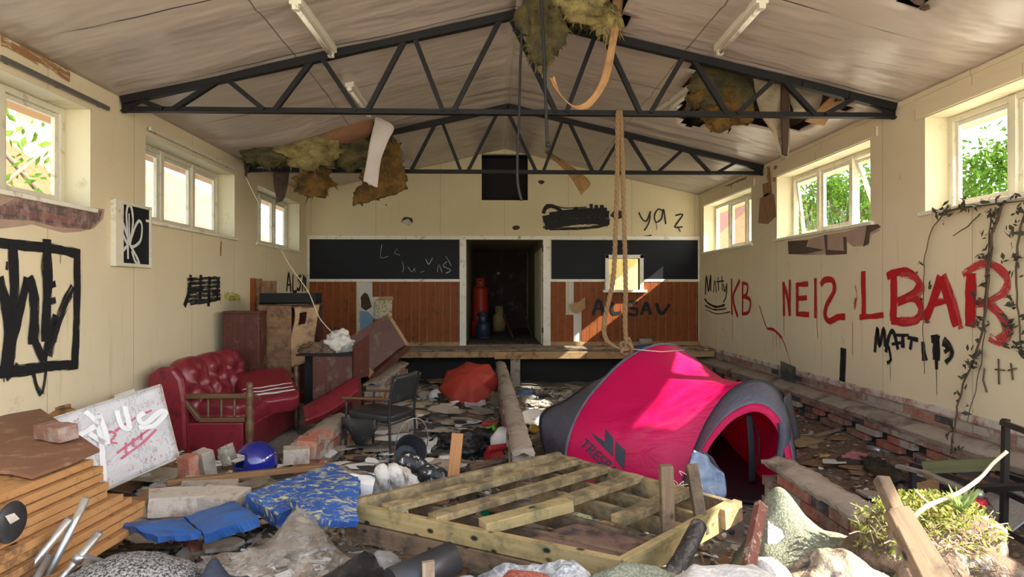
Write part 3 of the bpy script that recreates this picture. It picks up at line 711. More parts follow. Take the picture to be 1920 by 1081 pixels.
tree('tree filling the middle right-hand window on its camera side', 8.9, 15.4, 5.3, 1.5, 4200, M_LEAF, 5); tree('tree behind the broken sashes of the middle right-hand window', 11.2, 20.6, 5.6, 1.7, 4200, M_LEAF2, 6)
tree('small tree left of the others in the middle right-hand window', 11.4, 23.0, 5.0, 1.5, 2600, M_LEAF, 8)
tree('thin bush outside the nearest left-hand window', -6.4, 9.3, 4.7, 1.1, 260, M_LEAF, 9, 'bushes outside the left windows'); tree('straggly bush beyond the nearest left-hand window, camera side', -6.6, 8.3, 4.4, 1.0, 220, M_LEAF, 10, 'bushes outside the left windows')
M_HBRICK = plain('house_brick', (.50, .22, .15), .9, .15, 3, .2); M_TILE = plain('orange_roof_tile', (.42, .15, .07), .85, .2, 6, .4, 12); M_RENDER = plain('pale_render', (.62, .60, .55), .8, .1)
def house(label, x0, x1, y0, y1, h, rh, wall, axis):
    o = thing('house', label, 'house', ((x0 + x1) / 2, (y0 + y1) / 2, -.32), 0, 'houses beyond the yard')
    b = B(); b.bb((x0, y0, -.32), (x1, y1, h)); b.build('house_wall', wall, o)
    b = B(); e = .3; xm, ym = (x0 + x1) / 2, (y0 + y1) / 2
    if axis == 'Y': b.prism([(x0 - e, y0 - e, h), (x1 + e, y0 - e, h), (xm, y0 - e, h + rh)], (0, y1 - y0 + 2 * e, 0))
    else: b.prism([(x0 - e, y0 - e, h), (x0 - e, y1 + e, h), (x0 - e, ym, h + rh)], (x1 - x0 + 2 * e, 0, 0))
    b.build('house_roof', M_TILE, o)
    for k in range(3):
        b = B(); q = lerp(y0, y1, (k + .5) / 3)
        xx = x0 - .01 if x0 > 0 else x1 + .01; b.bb((xx - .03, q - .5, h - 1.5), (xx + .03, q + .5, h - .4)); b.build('house_window', M_WHITE, o)
    b = B(); b.bb((xm - .3, lerp(y0, y1, .25) - .3, h + rh * .3), (xm + .3, lerp(y0, y1, .25) + .3, h + rh + .9)); b.build('chimney', wall, o)
    return o
house('orange roofed pale house seen through the far right window', 9.5, 16, 28, 36, 3.6, 3.0, M_RENDER, 'Y')
house('red brick house seen through the middle left window', -18, -10.5, 17, 30, 3.9, 3.0, M_HBRICK, 'Y')
# ------------------------------------------------------------------ paint on the walls
strokes('painted_frame', WALL_L, M_BLKP, LW, [([(-30, 450), (40, 460), (100, 466), (148, 476)], 10), ([(143, 466), (143, 570), (139, 692)], 11), ([(-30, 700), (40, 694), (90, 686), (142, 683)], 11), ([(22, 452), (25, 560), (14, 700)], 12), ([(86, 448), (87, 540), (84, 640)], 13), ([(-5, 520), (14, 600), (8, 690)], 12), ([(18, 660), (34, 590), (49, 520)], 9), ([(50, 520), (62, 560), (60, 645)], 13), ([(64, 640), (72, 660), (80, 676)], 9), ([(80, 676), (96, 620), (104, 590)], 10), ([(90, 536), (103, 531)], 7), ([(90, 566), (103, 562)], 7)], label='black painted box of crude letters')
strokes('dry_brush_marks', WALL_L, M_BLKD, LW, [([(98, 640), (112, 585), (136, 537)], 12), ([(92, 668), (108, 610), (132, 552)], 9), ([(60, 690), (66, 720), (76, 740)], 7), ([(84, 690), (82, 715), (78, 738)], 5), ([(30, 680), (22, 700), (10, 712)], 6), ([(112, 478), (111, 494)], 1.2), ([(4, 690), (5, 716)], 2), ([(11, 690), (12, 710)], 2), ([(79, 476), (76, 498), (78, 514)], 2.5), ([(12, 490), (11, 506)], 4)])
strokes('painted_letters', WALL_L, M_BLKP, LW, [([(357, 515), (354, 545), (345, 574)], 9), ([(376, 515), (374, 560)], 9), ([(392, 518), (390, 574)], 9), ([(408, 522), (406, 560)], 8), ([(352, 546), (380, 541)], 6), ([(396, 547), (410, 545)], 5)], label='black scribbled letters above the sofa')
strokes('dry_brush_marks', WALL_L, M_BLKD, LW, [([(350, 524 + k * 8), (380, 522 + k * 8), (412, 521 + k * 7.6)], 7) for k in range(6)] + [([(355, 570), (385, 566), (412, 560)], 6)])
strokes('painted_letters', WALL_L, M_BLKP, LW, [([(537, 546), (541, 513), (545, 546)], 8), ([(538, 534), (545, 533)], 4), ([(549, 514), (549, 545), (556, 545)], 7), ([(564, 516), (558, 521), (563, 530), (560, 543), (556, 540)], 7), ([(566, 546), (569, 517), (572, 545)], 8), ([(572, 519), (575, 544), (578, 520)], 8)], label='black letters ALSAV beside the far corner')
strokes('painted_letters', WALL_R, M_BLKP, RW, [([(1323, 552), (1325, 517), (1329, 545), (1333, 516), (1333, 546)], 7), ([(1338, 548), (1341, 526), (1344, 548)], 4), ([(1347, 519), (1348, 545)], 4), ([(1354, 517), (1355, 545)], 4), ([(1344, 528), (1358, 526)], 3), ([(1357, 532), (1360, 546), (1364, 531)], 4), ([(1364, 532), (1362, 556), (1357, 566)], 4), ([(1322, 560), (1330, 569), (1345, 575), (1360, 571)], 5)], label='black handwritten name Matty')
strokes('dry_brush_marks', WALL_R, M_BLKD, RW, [([(1322, 572), (1340, 580), (1362, 578)], 5), ([(1324, 580), (1345, 588), (1370, 584)], 3)])
R = [([(1372, 522), (1373, 590)], 8), ([(1388, 525), (1375, 557), (1384, 594)], 8), ([(1393, 530), (1393, 588)], 7), ([(1392, 531), (1402, 533), (1401, 550), (1393, 556)], 7), ([(1394, 556), (1407, 562), (1405, 584), (1392, 588)], 7),
     ([(1470, 528), (1471, 592)], 8), ([(1470, 530), (1478, 560), (1482, 592)], 8), ([(1482, 524), (1482, 590)], 7), ([(1496, 530), (1496, 592)], 9), ([(1495, 533), (1516, 532)], 8), ([(1497, 559), (1514, 558)], 8), ([(1495, 588), (1518, 590)], 9), ([(1530, 521), (1530, 596)], 8), ([(1540, 534), (1548, 524), (1562, 526), (1565, 545), (1552, 570), (1548, 590), (1556, 602), (1572, 594), (1586, 594)], 9),
     ([(1620, 508), (1621, 596)], 10), ([(1613, 594), (1640, 592), (1658, 590)], 7)]
strokes('painted_letters', WALL_R, M_REDP, RW, R, label='red painted letters KB NEIS L')
R2 = [([(1676, 514), (1677, 560), (1675, 602)], 13), ([(1664, 518), (1680, 511), (1705, 511), (1724, 530), (1712, 552), (1684, 564)], 10), ([(1684, 566), (1712, 558), (1728, 575), (1722, 596), (1700, 604), (1672, 600)], 10), ([(1735, 600), (1752, 560), (1766, 518)], 12), ([(1766, 518), (1782, 560), (1797, 610)], 14), ([(1746, 572), (1768, 565), (1786, 562)], 7), ([(1822, 512), (1822, 560), (1820, 612)], 15)]
strokes('painted_letters', WALL_R, M_REDP, RW, R2, label='red painted letters BA')
strokes('dry_brush_marks', WALL_R, M_REDD, RW, [([(1806, 514), (1830, 500), (1862, 498), (1888, 520), (1880, 550), (1850, 566), (1822, 568)], 12), ([(1815, 506), (1845, 492), (1880, 505), (1892, 540), (1862, 562)], 10), ([(1850, 566), (1880, 590), (1893, 620), (1880, 642), (1856, 632)], 12), ([(1838, 566), (1870, 585), (1886, 618), (1870, 636)], 9), ([(1690, 514), (1722, 522), (1730, 545), (1700, 560)], 12), ([(1690, 600), (1720, 600), (1732, 580)], 12), ([(1772, 514), (1790, 560), (1804, 616)], 10), ([(1603, 570), (1606, 560), (1604, 580)], 5), ([(1605, 535), (1608, 555), (1603, 575)], 3)], label='red brushed loop at the end of the letters')
strokes('paint_drips', WALL_R, M_REDP, RW, [([(1470, 590), (1471, 628)], 1.4), ([(1374, 590), (1374, 640)], 1.2), ([(1532, 596), (1534, 634)], 1.2), ([(1425, 572), (1433, 600), (1440, 616), (1455, 620), (1470, 640), (1476, 658)], 2.2), ([(1440, 616), (1452, 618), (1468, 634)], 5), ([(1450, 620), (1451, 660)], .9), ([(1457, 622), (1457, 650)], .9), ([(1463, 630), (1464, 656)], .9), ([(1600, 604), (1600, 665)], 1.0), ([(1470, 640), (1480, 670), (1484, 692)], 1.2)])
strokes('painted_letters', WALL_R, M_BLKP, RW, [([(1641, 660), (1646, 614), (1650, 648), (1658, 616), (1661, 650)], 6), ([(1662, 660), (1668, 630), (1676, 622), (1685, 655)], 6), ([(1673, 645), (1690, 642)], 4), ([(1680, 628), (1705, 628)], 4), ([(1694, 626), (1694, 652)], 6), ([(1703, 632), (1723, 637)], 5), ([(1712, 632), (1708, 655)], 5), ([(1732, 640), (1734, 676)], 6), ([(1748, 636), (1762, 634)], 9), ([(1757, 628), (1757, 675)], 12), ([(1757, 672), (1757, 692)], 5), ([(1668, 650), (1672, 676)], 4), ([(1768, 644), (1780, 652), (1772, 660)], 5)], label='black painted name MATT with a blotch')
strokes('dry_brush_marks', WALL_R, M_BLKD, RW, [([(1770, 635), (1786, 660), (1774, 680)], 10), ([(1732, 650), (1740, 675)], 5), ([(1664, 640), (1672, 672), (1664, 680)], 6), ([(1757, 690), (1758, 740)], 1.2), ([(1670, 670), (1671, 712)], 1)])
strokes('painted_bar', WALL_R, M_BLKP, RW, [([(1582, 652), (1581, 690), (1580, 722)], 15)], label='single black painted bar near the brickwork')
strokes('painted_letters', WALL_B, M_BLKP, BKW, [([(1018, 400), (1026, 386), (1040, 388), (1052, 398), (1040, 410)], 9), ([(1018, 412 + 0), (1060, 404), (1100, 400), (1142, 402)], 18), ([(1022, 424), (1070, 416), (1110, 414), (1143, 416)], 17), ([(1030, 402), (1080, 396), (1138, 394)], 12), ([(1072, 420), (1080, 390), (1088, 418)], 8), ([(1094, 392), (1098, 420)], 9), ([(1108, 382), (1110, 420)], 8), ([(1118, 384), (1120, 420)], 8), ([(1128, 384), (1130, 424)], 10), ([(1024, 408), (1024, 430)], 4)], label='black scribbled out name on the gable')
strokes('painted_letters', WALL_B, M_BLKP, BKW, [([(1198, 398), (1204, 410), (1212, 414), (1220, 396)], 3.5), ([(1219, 396), (1217, 416), (1208, 432)], 3.5), ([(1244, 396), (1234, 392), (1227, 404), (1230, 416), (1240, 410), (1244, 392), (1248, 420)], 3.5), ([(1266, 404), (1280, 402), (1268, 420), (1266, 426), (1280, 425)], 3.5), ([(1206, 443), (1222, 441)], 2.5)], label='black letters YAZ on the gable')
strokes('dry_brush_marks', WALL_B, M_BLKD, BKW, [([(1018, 426), (1080, 428), (1140, 422)], 9), ([(1030, 430), (1100, 428), (1142, 420)], 6), ([(1020, 394), (1040, 386), (1060, 390), (1100, 388)], 4), ([(1230, 416), (1232, 430)], 2), ([(1270, 424), (1276, 434)], 4)])
strokes('painted_letters', PAN_R, M_BLKP, BKP, [([(1112, 590), (1122, 562), (1132, 590)], 8), ([(1115, 579), (1130, 578)], 5), ([(1148, 566), (1149, 586), (1165, 585)], 7), ([(1195, 568), (1182, 566), (1182, 576), (1194, 580), (1192, 590), (1178, 588)], 7), ([(1202, 590), (1212, 568), (1220, 590)], 8), ([(1204, 581), (1219, 580)], 5), ([(1230, 568), (1240, 588), (1256, 570)], 8)], label='black painted letters ALSAV on the panelling')
# exposed brick and torn plaster under window sills
def patch(name, parent, X, px, mat, dx, label=None):
    b = B(); s = -1 if X > 0 else 1; b.prism([PX(u, v, X) + V((s * dx, 0, 0)) for u, v in px], (-s * (dx - .0005), 0, 0)); o = b.build(name, mat, parent)
    if label: o['label'] = label
    return o
def brickface():
    t = NT('exposed_wall_brick'); co = t.coord('Object', (1, 1, 1)); mp = t.n('ShaderNodeMapping'); mp.inputs['Rotation'].default_value = (0, 0, 0)
    sep = t.n('ShaderNodeSeparateXYZ'); t.l(co, sep.inputs[0]); cb = t.n('ShaderNodeCombineXYZ'); t.l(sep.outputs['Y'], cb.inputs[0]); t.l(sep.outputs['Z'], cb.inputs[1])
    k = t.n('ShaderNodeTexBrick'); k.inputs['Scale'].default_value = 1; k.inputs['Brick Width'].default_value = .225; k.inputs['Row Height'].default_value = .075; k.inputs['Mortar Size'].default_value = .008
    k.inputs['Color1'].default_value = (.24, .11, .085, 1); k.inputs['Color2'].default_value = (.13, .085, .08, 1); k.inputs['Mortar'].default_value = (.10, .08, .08, 1); t.l(cb.outputs[0], k.inputs[0])
    return t.done(t.bsdf(t.mix(t.ramp(t.noise(co, 12, 6, .7), .45, .7), k.outputs[0], (.40, .28, .24)), .9, 0, t.bump(t.noise(co, 30, 5), .6, .02)))
M_EXP = brickface(); M_TORN = plain('torn_plaster_edge', (.40, .28, .21), .9, .2, 8, .3); M_CAV = plain('broken_cavity', (.10, .065, .045), .95, .4, 9, .8)
patch('torn_plaster', WALL_L, XL, [(-30, 362), (195, 392), (192, 410), (175, 428), (150, 434), (120, 436), (95, 430), (60, 420), (35, 424), (-30, 432)], M_TORN, .006)
patch('exposed_brickwork', WALL_L, XL, [(28, 372), (140, 388), (190, 394), (184, 414), (166, 430), (140, 428), (100, 424), (62, 414), (28, 412), (-30, 408), (-30, 400)], M_EXP, .010, 'bricks bared under the nearest left window')
patch('torn_plaster', WALL_R, XR, [(1478, 452), (1520, 448), (1548, 440), (1586, 434), (1620, 424), (1646, 420), (1650, 432), (1634, 440), (1628, 460), (1600, 462), (1588, 452), (1586, 474), (1552, 476), (1512, 478), (1478, 476)], M_TORN, .005)
patch('broken_cavity', WALL_R, XR, [(1478, 452), (1516, 450), (1512, 462), (1546, 468), (1512, 476), (1480, 476)], M_CAV, .008, 'plaster broken away under the middle right window')
patch('broken_cavity', WALL_R, XR, [(1546, 440), (1552, 440), (1552, 468), (1584, 470), (1582, 444), (1588, 444), (1588, 476), (1550, 478)], M_CAV, .008)
patch('broken_cavity', WALL_R, XR, [(1626, 424), (1646, 420), (1652, 425), (1632, 436), (1630, 456), (1620, 462), (1624, 440)], M_CAV, .009)
for px in ([(1425, 372), (1442, 360), (1452, 365), (1456, 405), (1440, 420), (1422, 418)], [(1430, 345), (1444, 340), (1448, 362), (1432, 370)]): patch('rotted_patch', WALL_R, XR, px, plain('rotted_brown_plaster', (.30, .17, .09), .95, .5, 14, .8), .004)
M_STAIN = stroke_mat('rusty_damp_stain', (.33, .17, .07), .42)
strokes('damp_stains', WALL_R, M_STAIN, RW, [([(1440, 300), (1444, 360)], 22), ([(1350, 345), (1368, 345), (1400, 332)], 10), ([(1455, 310), (1452, 340)], 16), ([(1372, 335), (1372, 360)], 8), ([(1468, 318), (1560, 285)], 5)])
strokes('damp_stains', WALL_L, M_STAIN, LW, [([(0, 72), (60, 100), (130, 145)], 16), ([(20, 85), (70, 115)], 10), ([(414, 452), (413, 480)], 9)])
M_MOSS = stroke_mat('green_wall_mould', (.36, .36, .05), .40)
strokes('green_mould', WALL_L, M_MOSS, LW, [([(420, 555), (436, 554), (450, 560)], 18), ([(428, 560), (442, 558)], 12)])
# ------------------------------------------------------------------ notice board on the left wall
nb = thing('notice_board', 'black notice board in a cream frame with a sprayed white flower', 'notice board', PX(242, 436, XL))
q = [PX(u, v, XL) for u, v in ((207, 372), (276, 388), (276, 503), (207, 498))]; ya, yb_ = q[0].y, q[1].y; zt, zb = 2.42, 1.93
zt = (q[0].z + q[1].z) / 2; zb = (q[2].z + q[3].z) / 2
b = B(); b.bb((XL, ya, zb), (XL + .05, ya + .13, zt)); b.bb((XL, yb_ - .03, zb), (XL + .05, yb_, zt)); b.bb((XL, ya + .1, zb + .002), (XL + .047, yb_ - .004, zb + .035)); b.bb((XL, ya + .1, zt - .035), (XL + .047, yb_ - .004, zt - .002)); b.build('frame', M_WFRAME, nb, bevel=.004)
b = B(); b.bb((XL + .001, ya + .12, zb + .03), (XL + .035, yb_ - .02, zt - .03)); b.build('board', M_BLACKB, nb)
strokes('sprayed_flower', nb, M_SPRAY, ('X', XL + .035, (1, 0, 0)), [([(239, 485), (238, 440), (236, 400), (240, 384), (246, 392), (248, 420), (242, 460)], 4), ([(241, 455), (230, 420), (223, 412), (224, 425), (234, 450), (240, 460)], 4), ([(242, 456), (252, 425), (260, 414), (265, 425), (262, 450), (250, 462), (242, 460)], 4), ([(244, 462), (254, 480), (260, 496), (252, 490), (246, 470)], 4), ([(238, 460), (228, 470), (218, 480)], 4), ([(240, 400), (241, 450)], 3)], label='white sprayed flower')
# ================================================================== LARGE THINGS
M_VINYL = plain('oxblood_vinyl', (.20, .016, .026), .32, .25, 6, .25, 22, dirt=(.05, .01, .012), damt=.25, dsc=5, spec=.5, bd=.012)
M_TURN = wood('dark_turned_wood', (.16, .085, .04), (.09, .045, .02), .4, 1, None, 0, .5)
M_MAHOG = wood('dark_mahogany_veneer', (.105, .028, .018), (.065, .018, .012), .45, .6, (.20, .13, .09), .25, .4)
M_BROWN = wood('brown_plywood', (.30, .17, .085), (.19, .10, .05), .6, .5, (.08, .045, .03), .45)
M_BLACK = plain('black_vinyl', (.022, .022, .024), .45, .3, 5, .2, 25, dirt=(.12, .11, .10), damt=.2, dsc=7, spec=.45)
M_TUBE = plain('black_steel_tube', (.02, .018, .018), .4, .2, 6, .05, spec=.5)
M_STUFFING = plain('white_torn_lining', (.62, .56, .52), .9, .12, 10, .3)
# ---- sofa
SF = thing('sofa', 'oxblood leather sofa with buttoned back cushions and turned wooden arm rails', 'sofa', (-2.42, 6.45, gh(-2.6, 7) - .01))
def sp(name, b, m=M_VINYL, parent=SF, bevel=0): return b.build(name, m, parent, local=True, bevel=bevel)
b = B(); b.bb((-.90, .05, .05), (-.03, 1.53, .36)); sp('base', b, bevel=.02)
b = B(); b.bb((-.97, .02, .08), (-.80, 1.56, .80)); sp('back_panel', b, bevel=.04)
for k in range(3):
    cy = .13 + .46 * k + .18
    def tuft(q, s=k):
        r2 = (q.y / .11) ** 2 + ((q.z - .02) / .11) ** 2
        f = 1 - .62 * math.exp(-r2 * 1.3); a = math.atan2(q.z, q.y); wr = .016 * math.sin(a * 9 + s) * math.exp(-abs(r2 - 2.2) * .35)
        pin = 1 - .26 * math.exp(-((q.z + .05) / .10) ** 2)
        return V((q.x * f + (wr if q.x > 0 else 0), q.y * pin, q.z))
    b = B(); b.pillow((-.70, cy, .70), (.30, .50, .66), Matrix.Rotation(-.28, 3, 'Y'), 14, 3.2, tuft); sp('back_cushion', b)
b = B(); b.pillow((-.43, .79, .40), (.78, 1.40, .20), None, 10, 5); sp('seat_deck', b)
b = B(); b.pillow((-.40, .42, .50), (.62, .62, .20), Matrix.Rotation(.06, 3, 'Y'), 10, 4.5); sp('seat_cushion', b)
for y0 in (-.02, 1.50):
    b = B(); b.prism([(-.99, y0, .10), (-.60, y0, .10), (-.62, y0, .62), (-.66, y0, .84), (-.74, y0, .95), (-.88, y0, .96), (-1.0, y0, .88)], (0, .12, 0)); sp('wing', b, bevel=.04)
    b = B(); b.bb((-.62, y0 + .01, .05), (-.06, y0 + .09, .40)); sp('arm_panel', b, bevel=.015)
    b = B(); b.beam((-.70, y0 + .05, .66), (-.03, y0 + .05, .66), .055, .05); ar = sp('arm_rail', b, M_TURN, bevel=.01)
    b = B(); b.beam((-.50, y0 + .05, .425), (-.05, y0 + .05, .425), .06, .045); b.beam((-.50, y0 + .05, .425), (-.66, y0 + .05, .63), .06, .045); sp('lower_rail', b, M_TURN, bevel=.008)
    for x in (-.42, -.29, -.16):
        b = B(); b.lathe([(.012, .44), (.016, .47), (.010, .49), (.018, .54), (.012, .58), (.009, .64)], 10, Matrix.Translation((x, y0 + .05, 0))); sp('spindle', b, M_TURN)
    b = B(); b.lathe([(.034, 0), (.040, .05), (.030, .08), (.046, .14), (.046, .17), (.028, .20), (.040, .26), (.044, .40), (.030, .44), (.046, .50), (.030, .56), (.038, .62), (.042, .68), (.028, .72), (.036, .75), (.030, .79), (.004, .80)], 14, Matrix.Translation((-.01, y0 + .05, 0))); sp('post', b, M_TURN)
# ---- loose cushion heaped at the far end of the sofa
LC = thing('loose_cushion', 'loose oxblood seat cushion with torn white edge tipped onto the sofa', 'cushion', (-2.52, 7.38, .42))
lq = [PY(437, 697, 7.7), PY(520, 681, 7.95), PY(568, 742, 7.35), PY(472, 750, 7.1)]; lx = (lq[1] - lq[0] + lq[2] - lq[3]).normalized(); lz = lx.cross((lq[3] - lq[0])).normalized(); lz = lz if lz.z > 0 else -lz; ly = lz.cross(lx); R_ = Matrix((lx, ly, lz)).transposed(); LC.location = sum(lq, V()) / 4 - lz * .22
b = B(); b.pillow(R_ @ V((0, 0, .11)), (.62, .86, .22), R_, 10, 7, lambda q: V((q.x, q.y, q.z + .012 * nz((q.x * 9, q.y * 3, 0))))); b.build('cover', M_VINYL, LC, local=True)
for k, (a, c) in enumerate(((.10, .026), (.19, .03), (.27, .05))):
    b = B(); b.sheet(18, 2, lambda s, t: R_ @ V((lerp(-.28, .26, s), -.02 - a - (t - .5) * c * (.5 + .5 * math.sin(s * PI)) + .02 * nz((s * 4, k, 0)), .226)), .004); b.build('torn_lining', M_STUFFING, LC, local=True)
# ---- black armchair
AC = thing('armchair', 'black tubular armchair with a torn vinyl seat hanging down', 'chair', (-1.13, 6.60, gh(-1.13, 6.6)), math.radians(-22))
def cp_(name, b, m, bevel=0): return b.build(name, m, AC, local=True, bevel=bevel)
for sy in (-.25, .25):
    b = B(); b.tube(spline([(-.27, sy, .0), (-.265, sy, .35), (-.26, sy, .62)], 3), .013, 10); cp_('leg', b, M_TUBE)
    b = B(); b.tube(spline([(.25, sy, .0), (.235, sy, .35), (.23, sy, .50), (.25, sy, .68), (.30, sy, .86)], 4), .013, 10); cp_('leg', b, M_TUBE)
    b = B(); b.tube([(-.26, sy, .43), (.235, sy, .40)], .011, 8); cp_('seat_rail', b, M_TUBE)
    b = B(); b.beam((-.31, sy, .635), (.24, sy, .655), .045, .024); cp_('armrest', b, M_TURN, .008)
for x, z in ((-.262, .42), (.236, .40)):
    b = B(); b.tube([(x, -.25, z), (x, .25, z)], .011, 8); cp_('cross_rail', b, M_TUBE)
b = B(); b.pillow((-.01, 0, .465), (.53, .52, .085), Matrix.Rotation(.05, 3, 'Y'), 8, 6); st = cp_('seat', b, M_BLACK)
b = B(); b.sheet(10, 10, lambda s, t: (lerp(-.30, .10, s) + .02 * nz((s * 3, t * 3, 0)), -.262 - .025 * math.sin(t * 3), .45 - t * .34 * (1 - abs(s - .55) * 1.6)), .004); b.build('torn_flap', M_BLACK, st, local=True)
b = B(); b.sheet(8, 8, lambda s, t: (.262 + .05 * t + .02 * (2 * s - 1) ** 2 * -1, lerp(-.245, .245, s), .60 + .27 * t), .035); cp_('backrest', b, M_BLACK)
# ---- umbrella
M_UMB = plain('faded_red_nylon', (.42, .042, .024), .6, .2, 4, .1, 25, dirt=(.16, .05, .035), damt=.3, dsc=7)
UM = thing('umbrella', 'open red umbrella lying on its side among the rubbish', 'umbrella', (-.36, 9.75, .36))
axis = V((-.10, -.62, .78)).normalized(); Q = axis.to_track_quat('Z', 'X').to_matrix() @ Matrix.Rotation(.25, 3, 'Z')
def umb(s, t):
    a = s * 2 * PI; k = (s * 8) % 1; sc = 1 - .10 * math.sin(k * PI) * t; r = .485 * t * sc
    return Q @ V((r * math.cos(a), r * math.sin(a), .12 - .22 * t ** 1.8 - .015 * math.sin(k * PI) * t))
b = B(); b.sheet(64, 10, umb, .003); b.build('canopy', M_UMB, UM, local=True)
for k in range(8):
    b = B(); b.tube([umb(k / 8, t / 6) - axis * .012 for t in range(7)], .004, 6); b.build('rib', M_TUBE, UM, local=True)
b = B(); b.tube([axis * .17, axis * -.45], .006, 8); b.build('shaft', M_TUBE, UM, local=True)
# ---- tent
def nylon(name, col, tr=.35):
    t = NT(name); co = t.coord(); c = t.mix(t.noise(co, 3, 5), tuple(x * .85 for x in col), tuple(min(1, x * 1.12) for x in col))
    c = t.mix(t.math('MULTIPLY', t.ramp(t.noise(co, 9, 8, .7), .62, .75), .35), c, tuple(x * .45 + .02 for x in col))
    p = t.bsdf(c, .42, 0, t.bump(t.noise(t.coord('UV', (26, 5, 1)), 1, 4, .5, .8), .5, .03), .45); l_ = t.n('ShaderNodeBsdfTranslucent'); t.l(c, l_.inputs[0])
    m = t.n('ShaderNodeMixShader'); m.inputs[0].default_value = tr; t.l(p, m.inputs[1]); t.l(l_.outputs[0], m.inputs[2]); return t.done(m.outputs[0])
M_PINK = nylon('hot_pink_nylon', (.80, .008, .135), .42); M_GREYN = nylon('slate_grey_nylon', (.115, .115, .15), .12)
M_TRIM = plain('black_tent_binding', (.02, .02, .025), .5, .1)
def mesh_mat(name, col, op):
    t = NT(name); tr = t.n('ShaderNodeBsdfTransparent'); d = t.n('ShaderNodeBsdfDiffuse'); d.inputs[0].default_value = (*col, 1); m = t.n('ShaderNodeMixShader'); m.inputs[0].default_value = op
    t.l(tr.outputs[0], m.inputs[1]); t.l(d.outputs[0], m.inputs[2]); return t.done(m.outputs[0])
M_NET = mesh_mat('black_insect_mesh', (.015, .012, .015), .55)
TN = thing('tent', 'hot pink and grey pop-up tent, half collapsed, its door open', 'tent', (1.4, 6.0, gh(1.4, 6)))
hA = spline([PY(1056, 905, 5.72), PY(1064, 830, 5.80), PY(1085, 775, 5.92), PY(1120, 725, 6.05), PY(1180, 668, 6.28), PY(1243, 645, 6.55), PY(1290, 662, 6.85), PY(1330, 705, 7.15), V((2.55, 7.2, .45)), V((2.62, 7.2, gh(2.6, 7.2)))], 6)
hB = spline([PY(1272, 935, 5.12), PY(1303, 845, 5.22), PY(1330, 785, 5.30), PY(1365, 738, 5.36), PY(1408, 714, 5.38), PY(1446, 722, 5.32), PY(1472, 762, 5.22), PY(1486, 830, 5.08), PY(1488, 895, 4.96), PY(1476, 950, 4.86)], 6)
hC = spline([V((.52, 6.2, gh(.5, 6.2))), PY(1012, 800, 6.5), PY(1022, 770, 6.75), PY(1060, 752, 7.0), PY(1120, 715, 7.2), V((1.6, 7.45, .55)), V((2.0, 7.5, .45)), V((2.3, 7.5, .30)), V((2.5, 7.4, .1))], 6)
def loft(c0, c1, bulge=0.0, sagm=0.0, wr=0.0, seed=0):
    def f(s, t):
        p = on_curve(c0, s).lerp(on_curve(c1, s), t); m = math.sin(PI * t); up = math.sin(PI * s)
        o_ = V((-.55, -.83, .1)) * (1 if s < .5 else -1) * bulge * m * math.sin(2 * PI * min(s, 1 - s) ) 
        p = p + o_; p.z -= sagm * m * up ** 2
        r = math.sin(s * 40 + 6 * nz((s * 3, t * 3, seed), 1.5) + t * 7) * wr * m * up + wr * 1.8 * m * nz((s * 7, t * 4, seed))
        return p + V((.2, -.8, .4)) * r
    return f
tb = loft(hA, hB, .16, .13, .014, 2)
b = B(); b.sheet(80, 40, tb, .004); b.build('canopy', M_PINK, TN)
b = B(); b.sheet(50, 12, loft(hA, hC, -.03, .02, .006, 5), .004); b.build('rear_panel', M_GREYN, TN)
b = B(); b.sheet(40, 6, lambda s, t: on_curve(hC, s).lerp(V((lerp(.55, 2.5, s), 7.3 + .1 * math.sin(s * PI), .06)), t), .004); b.build('rear_skirt', M_GREYN, TN)
b = B(); b.tube(hA, .017, 8); b.build('hoop', M_GREYN, TN)
b = B(); b.tube(hB, .016, 8); b.build('hoop', M_TRIM, TN)
b = B(); b.tube([p + V((0, 0, .01)) for p in hC], .010, 8); b.build('hoop', M_TRIM, TN)
hD = spline([PY(1290, 925, 5.0), PY(1314, 848, 5.08), PY(1342, 802, 5.12), PY(1372, 773, 5.14), PY(1408, 757, 5.14), PY(1440, 763, 5.10), PY(1466, 792, 5.02), PY(1482, 840, 4.94), PY(1486, 890, 4.86), PY(1478, 945, 4.80)], 6)
hE = spline([PY(1300, 928, 4.98), PY(1326, 848, 5.05), PY(1350, 812, 5.09), PY(1378, 785, 5.11), PY(1410, 772, 5.11), PY(1434, 778, 5.08), PY(1456, 804, 5.00), PY(1470, 845, 4.92), PY(1474, 890, 4.85), PY(1468, 942, 4.79)], 6)
b = B(); b.sheet(60, 8, lambda s, t: on_curve(hB, s).lerp(on_curve(hD, s), t) + V((0, -.03 * math.sin(PI * t), .012 * math.sin(PI * t))), .004); b.build('door_band', M_GREYN, TN)
b = B(); b.sheet(60, 3, lambda s, t: on_curve(hD, s).lerp(on_curve(hE, s), t), .004); b.build('door_trim', M_PINK, TN)
b = B(); b.sheet(16, 16, lambda s, t: (lerp(lerp(.65, 1.55, t), lerp(2.6, 2.25, t), s), lerp(lerp(5.8, 5.1, t), lerp(7.2, 4.85, t), s), .05 + gh(1.5, 6) + .02 * nz((s * 6, t * 6, 0))), .01); b.build('groundsheet', M_TRIM, TN)
b = B(); b.sheet(24, 14, lambda s, t: on_curve(hE, .16 + .36 * s).lerp(on_curve(hE, .06), t) + V((.02 * math.sin(s * 40), .30 + .04 * math.sin(s * 30) + .2 * t, -.02)), 0); b.build('mesh_door', M_NET, TN)
b = B(); b.sheet(6, 14, lambda s, t: PY(lerp(1398, 1410, s) + 6 * math.sin(t * 2), lerp(775, 905, t), 5.28), .006); b.build('mesh_door_edge', M_TRIM, TN)
b = B(); b.tube(spline([PY(1402, 790, 5.3), PY(1416, 800, 5.3), PY(1424, 830, 5.3), PY(1420, 880, 5.3)], 5), .008, 6); b.build('door_zip', M_TRIM, TN)
